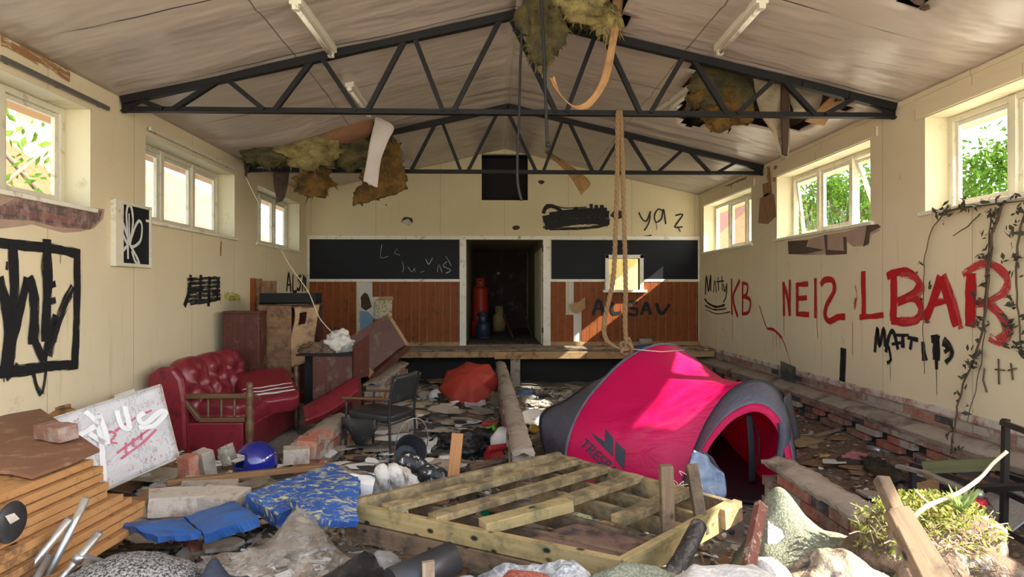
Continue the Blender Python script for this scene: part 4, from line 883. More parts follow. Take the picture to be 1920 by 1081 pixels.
b = B(); b.sheet(5, 16, lambda s, t: PY(lerp(1458, 1478, s) + 3 * math.sin(t * 9), lerp(792, 935, t), 4.98 - .05 * math.sin(s * PI)), .008); b.build('rolled_door', M_GREYN, TN)
b = B(); b.sheet(10, 10, lambda s, t: PY(lerp(1470, lerp(1480, 1500, t), s), lerp(lerp(745, 735, s), 832 - 12 * s, t), lerp(5.2, 5.6, s)), .004); b.build('side_flap', M_GREYN, TN)
b = B(); b.tube([PY(1186, 654, 6.25), PY(1240, 659, 6.3), PY(1282, 656, 6.6)], .005, 6); b.build('guy_line', M_STUFFING, TN)
# lettering and chevron printed on the tent side, laid over its surface
from mathutils.bvhtree import BVHTree
grid = [[tb(i / 80, j / 40) for j in range(41)] for i in range(81)]
vv = [p for r in grid for p in r]; ff = [(i * 41 + j, (i + 1) * 41 + j, (i + 1) * 41 + j + 1, i * 41 + j + 1) for i in range(80) for j in range(40)]
BV = BVHTree.FromPolygons(vv, ff)
O_T, UX, UY = PY(1091, 822, 5.6), None, None
def on_tent(p):
    d = (p - EYE).normalized(); h = BV.ray_cast(EYE, d)
    return (h[0] + h[1] * (.010 if h[1].dot(d) < 0 else -.010)) if h[0] is not None else p
def print_on(px_tris, name, lv=1):
    b = B()
    def sub(t, k):
        if k == 0: b.face(b.pts([on_tent(PY(u, v, 5.6)) for u, v in t])); return
        m = [((t[i][0] + t[(i + 1) % 3][0]) / 2, (t[i][1] + t[(i + 1) % 3][1]) / 2) for i in range(3)]
        for q in ((t[0], m[0], m[2]), (m[0], t[1], m[1]), (m[2], m[1], t[2]), (m[0], m[1], m[2])): sub(q, k - 1)
    for tri in px_tris: sub(tri, lv)
    return b.build(name, M_PRINT, TN)
M_PRINT = plain('dark_slate_print', (.028, .04, .055), .5, .1)
def text_tris(txt, fn, cuts=1):
    cu = bpy.data.curves.new('letters', 'FONT'); cu.body = txt; cu.size = 1; cu.offset = .018; to = bpy.data.objects.new('letters', cu); COL.objects.link(to)
    bpy.context.view_layer.update(); dg = bpy.context.evaluated_depsgraph_get(); me = bpy.data.meshes.new_from_object(to.evaluated_get(dg))
    t = bmesh.new(); t.from_mesh(me); bmesh.ops.triangulate(t, faces=t.faces[:]); out = [[fn(v.co.x, v.co.y) for v in f.verts] for f in t.faces]; t.free()
    bpy.data.objects.remove(to); bpy.data.curves.remove(cu); bpy.data.meshes.remove(me); return out
# baseline from (1090, 830) to (1172, 905); letters about 24 px tall
bx, by = (1092 - 6, 833), (1166, 908)
print_on(text_tris('TRESPASS', lambda x, y: (bx[0] + (by[0] - bx[0]) * x / 4.3 + y * 20, bx[1] + (by[1] - bx[1]) * x / 4.3 - y * 17)), 'printed_letters')
ch = [[(1136, 805), (1151, 821), (1150, 856), (1135, 828)], [(1108, 810), (1135, 828), (1150, 856), (1119, 825)], [(1155, 826), (1173, 844), (1171, 881), (1154, 861)]]
print_on([q for c in ch for q in ((c[0], c[1], c[2]), (c[0], c[2], c[3]))], 'printed_chevron', 4)
# ---- timber pallet frame
M_PAL = wood('weathered_green_pine', (.38, .28, .14), (.26, .19, .09), .8, 1, (.12, .09, .05), .75); M_PALD = wood('dark_pine', (.20, .13, .075), (.13, .085, .05), .85, 1, (.05, .04, .03), .5, .3, 7)
M_PALN = wood('nailed_green_pine', (.38, .28, .13), (.27, .20, .08), .8, 1, (.12, .11, .05), .5, .3, 7)
c = [PZ(660, 942, .47), PZ(1165, 1046, .47), PZ(1368, 938, .55), PZ(1050, 852, .50)]
PF = thing('deck_pallet', 'weathered timber deck frame with slats lying in the foreground', 'timber frame', sum(c, V()) / 4 - V((0, 0, .15)))
up = V((0, 0, 1))
def fp(s, t, h=0): return (c[0] * (1 - s) + c[3] * s) * (1 - t) + (c[1] * (1 - s) + c[2] * s) * t + up * h
def fb(name, p, q, w_, h_, m, n='beam', dz=0):
    b = B(); b.beam(p - up * (h_ / 2 - dz), q - up * (h_ / 2 - dz), w_, h_, up); return b.build(name, m, PF, bevel=.004)
fb('outer_board', fp(0, 0), fp(0, 1), .045, .095, M_PALN); fb('outer_board', fp(-.01, -.01, -.10), fp(-.005, .75, -.10), .05, .10, M_PALD)
fb('outer_board', fp(0, 1), fp(1, 1), .045, .13, M_PALN); fb('outer_board', fp(1, 1.02), fp(1, 0), .045, .12, M_PAL); fb('outer_board', fp(1.0, 0), fp(0, 0), .045, .12, M_PAL, dz=.02)
fb('outer_board', fp(.86, 1.02), fp(1.05, 1.02), .05, .11, M_RAW)
for s in (.22, .45, .68, .86): fb('joist', fp(s, .02, -.06), fp(s, .98, -.06), .04, .09, M_PALD if s < .5 else M_PAL)
for t, s0, s1, tw in ((.13, .02, 1.0, .095), (.33, .02, 1.0, .095), (.53, .40, 1.0, .10), (.80, .42, 1.0, .10)): fb('slat', fp(s0, t, .012), fp(s1, t, .012), tw, .04, M_PAL)
fb('slat', fp(.03, .52, .03), fp(.42, .60, .05), .10, .06, M_PALN); fb('corner_post', fp(.42, .93, -.10), fp(.42, .93, -.10) + V((.0, .01, .02)), .05, .05, M_PAL)
p = fp(.50, .955, -.10); b = B(); b.beam(p, p + V((-.01, .0, .40)), .065, .055, (0, 1, 0)); b.build('upright_post', M_PALD, PF, bevel=.004)
p = fp(.72, 1.0, -.10); b = B(); b.beam(p, p + V((-.03, .1, .34)), .06, .05, (0, 1, 0)); b.build('upright_post', M_PALD, PF, bevel=.004)
b = B(); b.sheet(16, 16, lambda s, t: fp(.02 + .42 * s, .62 + .36 * t, -.07 + .012 * nz((s * 8, t * 8, 0)) - .02 * s), .012); b.build('rotten_board', plain('rotten_brown_board', (.15, .085, .06), .9, .35, 6, .7, 30, dirt=(.04, .03, .025), damt=.4, dsc=9), PF)
# ---- stake standing behind the frame
b = B(); b.beam(PY(848, 913, 4.60), PY(858, 812, 4.72), .085, .05, (0, 1, 0)); st = tag(b.build('wooden_stake', wood('orange_stake_wood', (.42, .20, .075), (.30, .13, .05), .7, 1, (.10, .05, .03), .4, .3), bevel=.006), 'short orange-brown stake standing at the back edge of the timber frame', 'stake')
b = B(); b.box(PY(849, 905, 4.585), (.05, .012, .10)); o = b.build('paint_patch', M_WFRAME, st, local=False)
# ---- gas cylinders in the corridor
def gas(label, u, v, r, h, mat, collar=True):
    p = PZ(u, v, ZS); o = thing('gas_cylinder', label, 'gas cylinder', p, 0, 'gas cylinders in the corridor'); hb = h - .20
    b = B(); b.lathe([(r * .86, .03), (r, .07), (r, hb * .5), (r * 1.012, hb * .5 + .01), (r, hb * .5 + .02), (r, hb - r * .55), (r * .93, hb - r * .3), (r * .7, hb - r * .1), (r * .25, hb)], 28); b.build('body', mat, o, local=True)
    b = B(); b.lathe([(r * .9, 0), (r * .92, .04), (r * .86, .045)], 24, None); b.build('foot_ring', mat, o, local=True)
    b = B(); b.sheet(32, 6, lambda s, t: (r * .62 * math.cos(s * 2 * PI), r * .62 * math.sin(s * 2 * PI), hb - .05 + .24 * t), .006, keep=lambda s, t: not (.35 < t < .8 and (int(s * 32) % 10) in (2, 3, 4))); b.build('collar', mat, o, local=True)
    b = B(); b.lathe([(.022, hb - .02), (.022, hb + .05), (.035, hb + .06), (.035, hb + .085), (.01, hb + .09)], 12); b.build('valve', M_FIT, o, local=True)
    return o
gp = lambda n, c_: plain(n, c_, .45, .15, 5, .05, 30, dirt=(.06, .035, .03), damt=.25, spec=.5)
M_GR, M_GB, M_GC = gp('red_cylinder_paint', (.55, .035, .02)), gp('navy_cylinder_paint', (.02, .035, .075)), gp('cream_cylinder_paint', (.52, .38, .17))
gas('tall red gas cylinder standing just inside the doorway', 901, 627, .185, 1.36, M_GR); gas('short red gas cylinder half hidden behind the navy one', 896, 630, .15, .58, M_GR)
gas('navy blue gas cylinder in front of the tall red one', 906, 634, .165, .58, M_GB); gas('cream gas cylinder to the right of the navy one', 936, 620, .17, .66, M_GC)
# double doors at the end of the corridor
d2 = thing('door_2', '', '', (.2, yE, ZS)); del d2['label']; del d2['category']; d2['kind'] = 'structure'
M_DDOOR = plain('scorched_brown_door', (.045, .022, .018), .6, .4, 4, .1, 20, dirt=(.16, .13, .11), damt=.22, dsc=3)
xa, xb3, zt_ = PY(886, 545, yE).x, PY(988, 545, yE).x, PY(935, 469, yE).z
for k in range(2):
    b = B(); b.bb((lerp(xa, xb3, k / 2) + .006, yE - .06, ZS + .01), (lerp(xa, xb3, (k + 1) / 2) - .006, yE - .005, zt_)); b.build('door_leaf', M_DDOOR, d2, bevel=.006)
b = B(); b.box(PY(935, 512, yE - .07), (.10, .03, .06)); b.build('lock_plate', M_FIT, d2)
for a, c2 in ((xa - .1, xa), (xb3, xb3 + .1)):
    b = B(); b.bb((a, yE - .09, ZS), (c2, yE - .002, zt_ + .1)); b.build('frame', M_DARKCREAM, d2)
b = B(); b.bb((xa - .1, yE - .09, zt_), (xb3 + .1, yE - .002, zt_ + .1)); b.build('frame', M_DARKCREAM, d2)
# pale cupboard boards on the corridor's right side, bulkhead lamp, loose sticks
b = B(); 
for k in range(5): b.bb((c1 - .05, 12.6 + k * .42, ZS), (c1 - .002, 12.9 + k * .42, 2.55))
tag(b.build('wall_cupboard', M_REVEAL), 'pale slatted cupboard front along the right side of the corridor', 'cupboard')
o = thing('bulkhead_lamp', 'round dusty bulkhead lamp above the dark corridor doors', 'lamp', PY(948, 459, yE - .1))
b = B(); b.lathe([(.20, 0), (.20, .05), (.15, .06)], 24, Matrix.Translation(PY(948, 459, yE)) @ Matrix.Rotation(PI / 2, 4, 'X')); b.build('base', M_TRIM, o)
b = B(); b.lathe([(.11, .05), (.12, .08), (.08, .13), (.01, .15)], 20, Matrix.Translation(PY(948, 459, yE)) @ Matrix.Rotation(PI / 2, 4, 'X')); b.build('lens', M_FIT, o)
for k, (a, c2, lab) in enumerate(((((975, 568), (998, 630)), None, 'thin dark stick leaning against the right corridor wall'), (((944, 590), (962, 634)), None, 'reddish stick propped beside the cream gas cylinder'), (((952, 634), (1000, 622)), None, 'charred stick lying across the corridor floor'))):
    p, q = PZ(*a[1], ZS + .03), PY(*a[0], 14.6 if k == 0 else 14.0)
    if k == 2: p, q = PZ(952, 634, ZS + .02), PZ(985, 624, ZS + .03)
    b = B(); b.beam(p, q, .04, .03); tag(b.build('broken_stick', M_DARKW if k != 1 else M_MAHOG), lab, 'stick')
b = B(); b.bb((HX0 + .2, yK - .03, 1.5), (HX1 + .1, yK - .002, 2.1)); tag(b.build('pin_board', plain('olive_pin_board', (.35, .30, .10), .8)), 'olive board on the yellow kitchen wall beyond the hatch', 'board')
# ---- climbing rope looped over the nearer truss
M_ROPE = plain('hemp_rope', (.23, .145, .07), .9, .25, 30, .6, 60)
RP = thing('climbing_rope', 'thick hemp rope looped over the nearer truss and knotted at its foot', 'rope', PY(1165, 430, 6.13))
path = spline([PY(1162, 212, 6.20)] + [PY(1160, 206, 6.17)] + [PY(u, v, 6.11) for u, v in ((1158, 222), (1157, 330), (1154, 440), (1150, 520), (1141, 565), (1133, 605), (1135, 632), (1150, 648), (1170, 655))], 12)
path2 = spline([PY(1160, 206, 6.17)] + [PY(u, v, 6.12) for u, v in ((1164, 222), (1168, 330), (1171, 440), (1173, 540), (1172, 600), (1174, 640), (1176, 656))], 14)
for P in (path, path2):
    L = [0]
    for i in range(1, len(P)): L.append(L[-1] + (P[i] - P[i - 1]).length)
    n = int(L[-1] / .014); Pu = []; j = 0
    for k in range(n + 1):
        d = L[-1] * k / n
        while j < len(L) - 2 and L[j + 1] < d: j += 1
        Pu.append(P[j].lerp(P[j + 1], (d - L[j]) / max(1e-6, L[j + 1] - L[j])))
    for s in range(3):
        b = B(); b.tube([p + V((math.cos(k * .55 + s * 2.094), math.sin(k * .55 + s * 2.094) * .8, 0)) * .0125 for k, p in enumerate(Pu)], .0125, 6); b.build('strand', M_ROPE, RP)
b = B()
kc = PY(1174, 656, 6.11)
b.tube(spline([kc + V((.05 * math.cos(a * 1.05), .04 * math.sin(a * 1.7), .045 * math.sin(a * 1.05) + .008 * a - .03)) for a in range(14)], 5), .018, 8); b.build('knot', M_ROPE, RP)
# ================================================================== LEFT-HAND FURNITURE
def boxpx(b, u0, u1, vt, y, depth, zb=None):
    """a box whose front face at depth y spans two pixels and reaches up to a pixel row"""
    p, q = PY(u0, vt, y), PY(u1, vt, y); zb = gh((p.x + q.x) / 2, y) if zb is None else zb
    b.bb((p.x, y, zb), (q.x, y + depth, (p.z + q.z) / 2)); return b
W1 = thing('wardrobe', 'dark mahogany wardrobe standing against the left wall behind the sofa', 'wardrobe', PY(448, 680, 8.2))
b = B(); boxpx(b, 418, 486, 586, 8.2, .26, .45); b.build('carcass', M_MAHOG, W1, bevel=.006)
b = B(); boxpx(b, 417, 487, 583, 8.19, .27, PY(413, 588, 8.19).z); b.build('top', M_MAHOG, W1, bevel=.004)
W2 = thing('broken_cabinet', 'brown plywood cabinet with a square hole in its split door', 'cabinet', PY(545, 690, 8.5))
p0, p1 = PY(484, 572, 8.5), PY(546, 572, 8.5); zt = p0.z; zb = .12
b = B(); b.prism([(p0.x, 8.5, zb), (p1.x, 8.5, zb), (p1.x, 8.5, zt), (p0.x, 8.5, zt)], (0, .03, 0)); b.build('side_panel', M_BROWN, W2)
b = B(); q1 = PY(600, 572, 8.9); b.bb((p0.x, 8.53, zb), (p0.x + .03, 9.1, zt)); b.bb((p0.x, 9.08, zb), (q1.x, 9.1, zt)); b.bb((p0.x, 8.53, zt - .03), (q1.x, 9.1, zt)); b.build('carcass', M_MAHOG, W2)
b = B(); hole = lambda s, t: not (.18 < s < .52 and .70 < t < .92)
b.sheet(20, 20, lambda s, t: PY(lerp(lerp(536, 550 + 3 * math.sin(t * 9), min(1, t * 1.6)), lerp(584, 599, t), s), lerp(lerp(692, 676, s), lerp(576, 570, s), t), 8.50 + .10 * s), .018, keep=hole); b.build('door', wood('pale_plywood', (.46, .30, .16), (.36, .22, .11), .6, .4, (.15, .09, .05), .4), W2)
b = B(); z2 = zt + .02; tr0, tr1 = PY(488, 570, 8.45), PY(592, 562, 8.7)
b.bb((tr0.x, 8.42, z2), (PY(592, 560, 8.42).x, 8.44, z2 + .14)); b.bb((tr0.x, 8.44, z2), (tr0.x + .02, 9.0, z2 + .14)); b.bb((tr0.x, 8.98, z2), (tr1.x, 9.0, z2 + .14)); b.bb((tr1.x - .03, 8.44, z2), (tr1.x - .01, 9.0, z2 + .14)); b.bb((tr0.x, 8.42, z2), (tr1.x, 9.0, z2 + .015))
tag(b.build('drawer_tray', M_BLACKB), 'shallow black drawer sitting on top of the broken plywood cabinet', 'drawer')
for k, (u0, u1, vt, y) in enumerate(((466, 478, 521, 9.42), (477, 491, 522, 9.50), (491, 518, 526, 9.46))):
    b = B(); boxpx(b, u0, u1, vt, y, .022, .10)
    tag(b.build('wood_board', M_BROWN if k else M_PANEL), ['narrow brown panel, leftmost of three standing behind the wardrobe', 'middle brown panel of three standing behind the wardrobe', 'widest brown panel of three standing behind the wardrobe'][k], 'panel', 'brown panels behind the wardrobe')
W3 = thing('low_cabinet', 'low dark cabinet with an open door, rags heaped on its top', 'cabinet', PY(625, 740, 7.8))
b = B(); boxpx(b, 586, 661, 665, 7.7, .5, .12); b.build('carcass', M_MAHOG, W3, bevel=.005)
b = B(); p, q = PY(556, 664, 7.68), PY(662, 664, 7.68); b.bb((p.x, 7.66, p.z - .02), (q.x, 8.22, p.z + .005)); b.build('top', M_BLACKB, W3)
b = B(); b.bb((p.x + .02, 7.95, .12), (p.x + .24, 8.2, p.z - .02)); b.build('gap_shade', M_BLACKB, W3)  # black box painting the shade of the gap left of the cabinet
a, c2 = PY(661, 648, 7.66), PY(690, 627, 7.95); a2, c3 = PY(662, 712, 7.66), PY(690, 703, 7.95)
b = B(); b.prism([a, c2, c3, a2], (.018, -.012, 0)); b.build('door', M_MAHOG, W3)
M_RAG = plain('brown_rags', (.20, .13, .08), .95, .5, 7, .9, 22, dirt=(.05, .035, .025), damt=.5, dsc=8, bd=.03); M_SACK = plain('grey_white_sack', (.58, .56, .50), .8, .2, 5, .5, 18, dirt=(.2, .16, .1), damt=.35, bd=.02)
ztop = PY(600, 664, 7.9).z
b = B(); b.blob((PY(600, 655, 7.9).x, 7.92, ztop + .05), (.24, .18, .10), .5, 2.2, 4, 3, None, True, ztop + .006); tag(b.build('rag_heap', M_RAG), 'heap of brown rags on the low dark cabinet', 'rags')
b = B(); b.blob((PY(577, 656, 7.8).x, 7.85, ztop + .035), (.12, .08, .05), .35, 2.2, 3, 9, None, True, ztop + .006); tag(b.build('old_loaf_of_cloth', M_RAG), 'small tan bundle at the left end of the low cabinet', 'bundle')
b = B(); b.blob((PY(634, 645, 7.9).x, 7.95, ztop + .13), (.17, .13, .15), .55, 1.7, 4, 12, Matrix.Rotation(.5, 3, 'Y'), True, ztop + .008); tag(b.build('cloth_sack', M_SACK), 'grey and white cloth sack slumped on the low dark cabinet', 'sack')
TT = thing('table_top', 'dark mahogany table top propped on edge against the gable panelling', 'table top', PY(710, 660, 9.6))
Pq = [PY(650, 634, 9.3), PY(727, 588, 10.0), PY(765, 648, 10.1), PY(691, 702, 9.4)]
b = B(); b.prism(Pq, (.02, .04, .01)); b.build('top', M_MAHOG, TT, bevel=.004)
b = B(); b.beam(Pq[1], Pq[2], .03, .05); b.build('edge_strip', M_RAW, TT)
b = B(); b.beam(PY(690, 712, 9.3), PY(763, 652, 10.0), .06, .09); b.build('apron', M_MAHOG, TT)
b = B(); b.prism([PY(690, 704, 9.2), PY(690, 688, 9.2), PY(701, 697, 9.2), PY(692, 708, 9.2)], (0, .03, 0)); tag(b.build('plywood_wedge', M_RAW), 'orange triangular plywood offcut beside the propped table top', 'offcut')
RC = thing('upholstered_cushion', 'torn oxblood upholstered panel leaning below the low cabinet', 'cushion', PY(625, 770, 7.2))
Pr = [PY(573, 770, 7.0), PY(640, 722, 7.5), PY(676, 712, 7.6), PY(684, 722, 7.5), PY(655, 757, 7.3), PY(588, 778, 7.0)]
b = B(); b.sheet(14, 8, lambda s, t: PY(lerp(571, 674, s), 772 - 60 * s + lerp(0, 26 + 8 * math.sin(s * 3), t) - 0, lerp(7.15, 7.6, s) - .25 * t) + V((0, 0, .02 * math.sin(t * PI))), .07); b.build('cover', M_VINYL, RC)
# string hanging from the ceiling to the sack
M_STRING = plain('pale_string', (.62, .56, .42), .8, .1)
b = B(); b.tube(spline([PC(520, 372) * .0 + PY(528, 470, 7.4), PY(545, 500, 7.6), PY(577, 545, 7.8), PY(590, 575, 7.85), PY(602, 600, 7.9), PY(626, 626, 7.93)], 5), .006, 6); b.tube([PY(460, 330, 7.0), PY(528, 470, 7.4)], .003, 6); tag(b.build('string', M_STRING), 'pale string stretched from the ceiling down to the cloth sack', 'string')
# ================================================================== HANGING FROM THE CEILING
def wool_mat(name, a, d):
    t = NT(name); co = t.coord(); n = t.noise(co, 5, 9, .72); c = t.mix(t.ramp(n, .38, .62), a, d)
    return t.done(t.bsdf(c, .95, 0, t.bump(t.noise(co, 26, 8, .75), 1.0, .05), .1))
M_WOOL = wool_mat('yellow_glass_wool', (.55, .44, .18), (.20, .16, .07)); M_WOOLD = wool_mat('sooty_glass_wool', (.09, .08, .05), (.22, .18, .07)); M_WOOLB = wool_mat('brown_glass_wool', (.34, .19, .05), (.09, .06, .03)); M_PAPER = plain('brown_kraft_paper', (.42, .24, .10), .8, .2, 7, .5, 20, dirt=(.20, .11, .05), damt=.4)
def wool(label, u, v, y, ru, rv, ry, mat, seed, fr=60, grp='hanging insulation'):
    p = PY(u, v, y); k = y / FPX; b = B(); b.blob(p, (ru * k, ry, rv * k), .55, 1.6, 4, seed)
    for q in b.bm.verts:
        d = (q.co - p); q.co += d * (.16 * nz(q.co, 9, seed) + .10 * nz(q.co, 21, seed))
    rnd = random.Random(seed); ps = [q.co.copy() for q in b.bm.verts if q.co.z < p.z + rv * k * .4]
    for i in range(fr):
        a = rnd.choice(ps); d = (a - p).normalized() * rnd.uniform(.02, .07) + V((rnd.gauss(0, .015), rnd.gauss(0, .015), -rnd.uniform(0, .05))); b.tube([a - d * .3, a + d * .5, a + d + V((0, 0, -.01))], [.012, .007, .001], 4, False)
    return tag(b.build('hanging_insulation', mat), label, 'insulation', grp)
wool('sooty dark clump of insulation hanging at the ridge', 1022, 44, 5.75, 40, 58, .16, M_WOOLD, 1); wool('yellow tip of insulation under the sooty clump at the ridge', 1014, 88, 5.80, 24, 26, .10, M_WOOL, 2)
wool('broad yellow insulation hanging from the ridge hole', 1092, 10, 5.75, 62, 30, .16, M_WOOL, 3); wool('ragged yellow insulation beside the brown paper strip', 1138, 36, 5.80, 26, 34, .10, M_WOOL, 4); wool('thin sooty insulation lying on the truss near the ridge', 1105, 42, 6.05, 36, 10, .10, M_WOOLD, 15)
wool('fluffy yellow insulation in the left ceiling hole', 575, 282, 8.6, 60, 30, .22, M_WOOL, 5); wool('sooty insulation left of the fluffy yellow piece', 500, 288, 8.6, 40, 22, .2, M_WOOLD, 6); wool('small brown insulation hanging below the farther truss', 590, 340, 9.0, 32, 26, .10, M_WOOLB, 7); wool('sooty insulation above the white hanging strip', 655, 280, 8.8, 60, 32, .22, M_WOOLD, 14)
def slab(label, px, y, th, mat, seed, dy=0):
    b = B(); (a, c2, d, e) = px
    def f(s, t):
        u = lerp(lerp(a[0], c2[0], s), lerp(e[0], d[0], s), t); v = lerp(lerp(a[1], c2[1], s), lerp(e[1], d[1], s), t)
        ed = max(0, 1 - 8 * min(s, 1 - s, t, 1 - t)); u += ed * 7 * nz((s * 9, t * 9, seed), 1.5); v += ed * 7 * nz((t * 9, s * 9, seed), 1.5)
        return PY(u, v, y + dy * t + .05 * nz((s * 4, t * 4, seed)))
    b.sheet(26, 26, f, th); return tag(b.build('hanging_insulation', mat), label, 'insulation', 'hanging insulation')
slab('brown insulation slab hanging behind the white strip', ((690, 290), (742, 262), (766, 355), (664, 382)), 8.9, .09, M_WOOLB, 3, .1)
slab('papery insulation sheet bulging through the right ceiling hole', ((1300, 118), (1402, 132), (1412, 200), (1282, 205)), 6.75, .07, M_WOOLD, 5, -.1); slab('torn brown insulation below the papery sheet', ((1290, 172), (1400, 168), (1408, 232), (1330, 248)), 6.70, .08, M_WOOLB, 9); wool('yellow insulation caught beside the right ceiling hole', 1378, 150, 6.8, 28, 16, .08, M_WOOL, 11)
M_SKIN = plain('grey_brown_lining', (.34, .27, .17), .85, .3, 5, .6, 18, dirt=(.12, .09, .05), damt=.45); M_CREASE = plain('pale_creased_lining', (.62, .52, .36), .8, .15, 5, .4, 14)
def hang(name, label, cat, rows, y, mat, th=.006, wob=.02, grp=None, ragged=0):
    """a hanging sheet given by pairs of pixels, left and right, from the top down"""
    L = spline([PY(*(r[0]), r[2] if len(r) > 2 else y) for r in rows], 6); R = spline([PY(*(r[1]), r[2] if len(r) > 2 else y) for r in rows], 6); n = len(L) - 1
    b = B(); b.sheet(n, 8, lambda s, t: on_curve(L, s).lerp(on_curve(R, s), t) + V((0, wob * math.sin(t * 7 + s * 5) + wob * nz((s * 6, t * 4, 1)), -(ragged * (.5 + nz((t * 23, 0, 5), 1.3)) if s > .99 else 0))), th)
    return tag(b.build(name, mat), label, cat, grp)
hang('ceiling_lining', 'grey lining torn down through the right ceiling hole', 'ceiling lining', [((1412, 140), (1482, 150)), ((1420, 180), (1482, 172)), ((1428, 215), (1480, 220)), ((1450, 255), (1478, 262)), ((1466, 298), (1474, 298))], 6.55, M_SKIN, .008, .03)
hang('ceiling_lining', 'creased pale lining sagging at the end of the right ceiling hole', 'ceiling lining', [((1482, 148), (1560, 170)), ((1484, 190), (1595, 190)), ((1485, 214), (1540, 224))], 6.9, M_CREASE, .006, .05)
hang('torn_board', 'dark batten hanging beside the grey torn lining', 'batten', [((1466, 150), (1480, 150)), ((1466, 220), (1480, 220)), ((1468, 288), (1476, 292))], 6.50, M_DARKW, .02, 0)
hang('torn_board', 'orange splinter of ceiling board at the right ceiling hole', 'board', [((1560, 180), (1606, 186), 6.6), ((1530, 208), (1562, 214), 6.7), ((1508, 228), (1545, 236), 6.8)], 6.7, M_PAPER, .012, .01)
M_CEILB = plain('greyish_white_board', (.55, .50, .45), .7, .12, 4, .2, 20, dirt=(.3, .2, .13), damt=.2)
hang('hanging_strip', 'greyish white board strip folded down from the left ceiling hole', 'board', [((704, 218), (712, 220), 8.3), ((702, 228), (738, 236), 8.2), ((694, 262), (728, 262), 8.15), ((688, 300), (714, 300), 8.15), ((681, 338), (708, 348), 8.15)], 8.15, M_CEILB, .012, .008, None, .03)
hang('paper_strip', 'long curl of brown paper hanging from the ridge hole', 'paper strip', [((1150, -30), (1172, -30), 5.75), ((1148, 30), (1166, 30), 5.75), ((1144, 70), (1158, 72), 5.72), ((1134, 118), (1148, 124), 5.70), ((1120, 160), (1134, 164), 5.68), ((1100, 188), (1106, 200), 5.66), ((1078, 198), (1082, 204), 5.65), ((1058, 186), (1064, 192), 5.65), ((1042, 168), (1048, 172), 5.65), ((1030, 146), (1040, 144), 5.65)], 5.7, M_PAPER, .004, .012)
hang('torn_board', 'brown splinter of ceiling board hanging in front of the gable', 'board', [((1022, 284), (1030, 282), PC(1026, 280).y - .01), ((1030, 292), (1040, 290), 10.6), ((1052, 312), (1066, 308), 10.4), ((1072, 336), (1100, 334), 10.35), ((1090, 366), (1107, 346), 10.3)], 10.4, M_PAPER, .012, .02)
hang('torn_board', 'dark rotten lining hanging above the far left window', 'board', [((446, 296), (470, 290), 9.2), ((448, 318), (464, 316), 9.2), ((456, 332), (462, 334), 9.2)], 9.2, M_CAV, .02, .03); hang('torn_board', 'strip of black rotten lining dangling over the far left window', 'board', [((506, 288), (536, 286), 8.9), ((510, 308), (538, 306), 9.2), ((512, 324), (540, 322), 9.5), ((514, 345), (538, 350), 9.5), ((520, 380), (532, 374), 9.5)], 9.5, M_CAV, .02, .03)
hang('torn_lining_board', 'reddish underside of ceiling board beside the white strip', 'board', [((585, 246), (700, 222), 8.4), ((600, 268), (696, 246), 8.5), ((618, 285), (692, 258), 8.7)], 8.4, wood('reddish_board_back', (.26, .12, .06), (.18, .09, .05), .9), .012, .02)
hang('torn_board', 'dark scrap hanging from the ceiling above the right wall', 'scrap', [((1702, -12), (1742, -12), 4.4), ((1716, 6), (1741, 8), 4.4), ((1726, 14), (1738, 20), 4.4)], 4.4, M_CAV, .012, .02)
M_CABLE = plain('black_cable', (.02, .02, .022), .5, .1)
b = B(); b.tube(spline([PY(986, -20, 5.7), PY(982, 20, 5.75), PY(976, 110, 5.8), PY(973, 220, 5.8), PY(970, 300, 5.8), PY(971, 345, 5.8), PY(978, 376, 5.8)], 6), .012, 8); tag(b.build('hanging_cable', M_CABLE), 'longest black cable hanging from the ridge in front of the loft hatch', 'cable', 'cables hanging from the ridge')
b = B(); b.tube(spline([PY(1014, -20, 5.5), PY(1018, 60, 5.5), PY(1022, 150, 5.5), PY(1026, 272, 5.5)], 6), .014, 8); b.blob(PY(1027, 272, 5.5), (.022, .022, .02), .3, 3, 2); tag(b.build('hanging_pipe', M_CABLE), 'straight black conduit hanging from the ridge hole beside the insulation', 'conduit', 'cables hanging from the ridge')
b = B(); b.tube(spline([PY(980, 20, 6.0), PY(972, 40, 6.0), PY(968, 55, 6.0)], 5), .012, 8)
for k in range(6): b.tube([PY(968, 55, 6.0), PY(968 + 7 * math.cos(k), 57 + 6 * math.sin(k), 6.0)], .008, 5)
tag(b.build('lamp_flex', M_CABLE), 'short black lamp flex with a frayed end beside the truss peak', 'cable', 'cables hanging from the ridge')
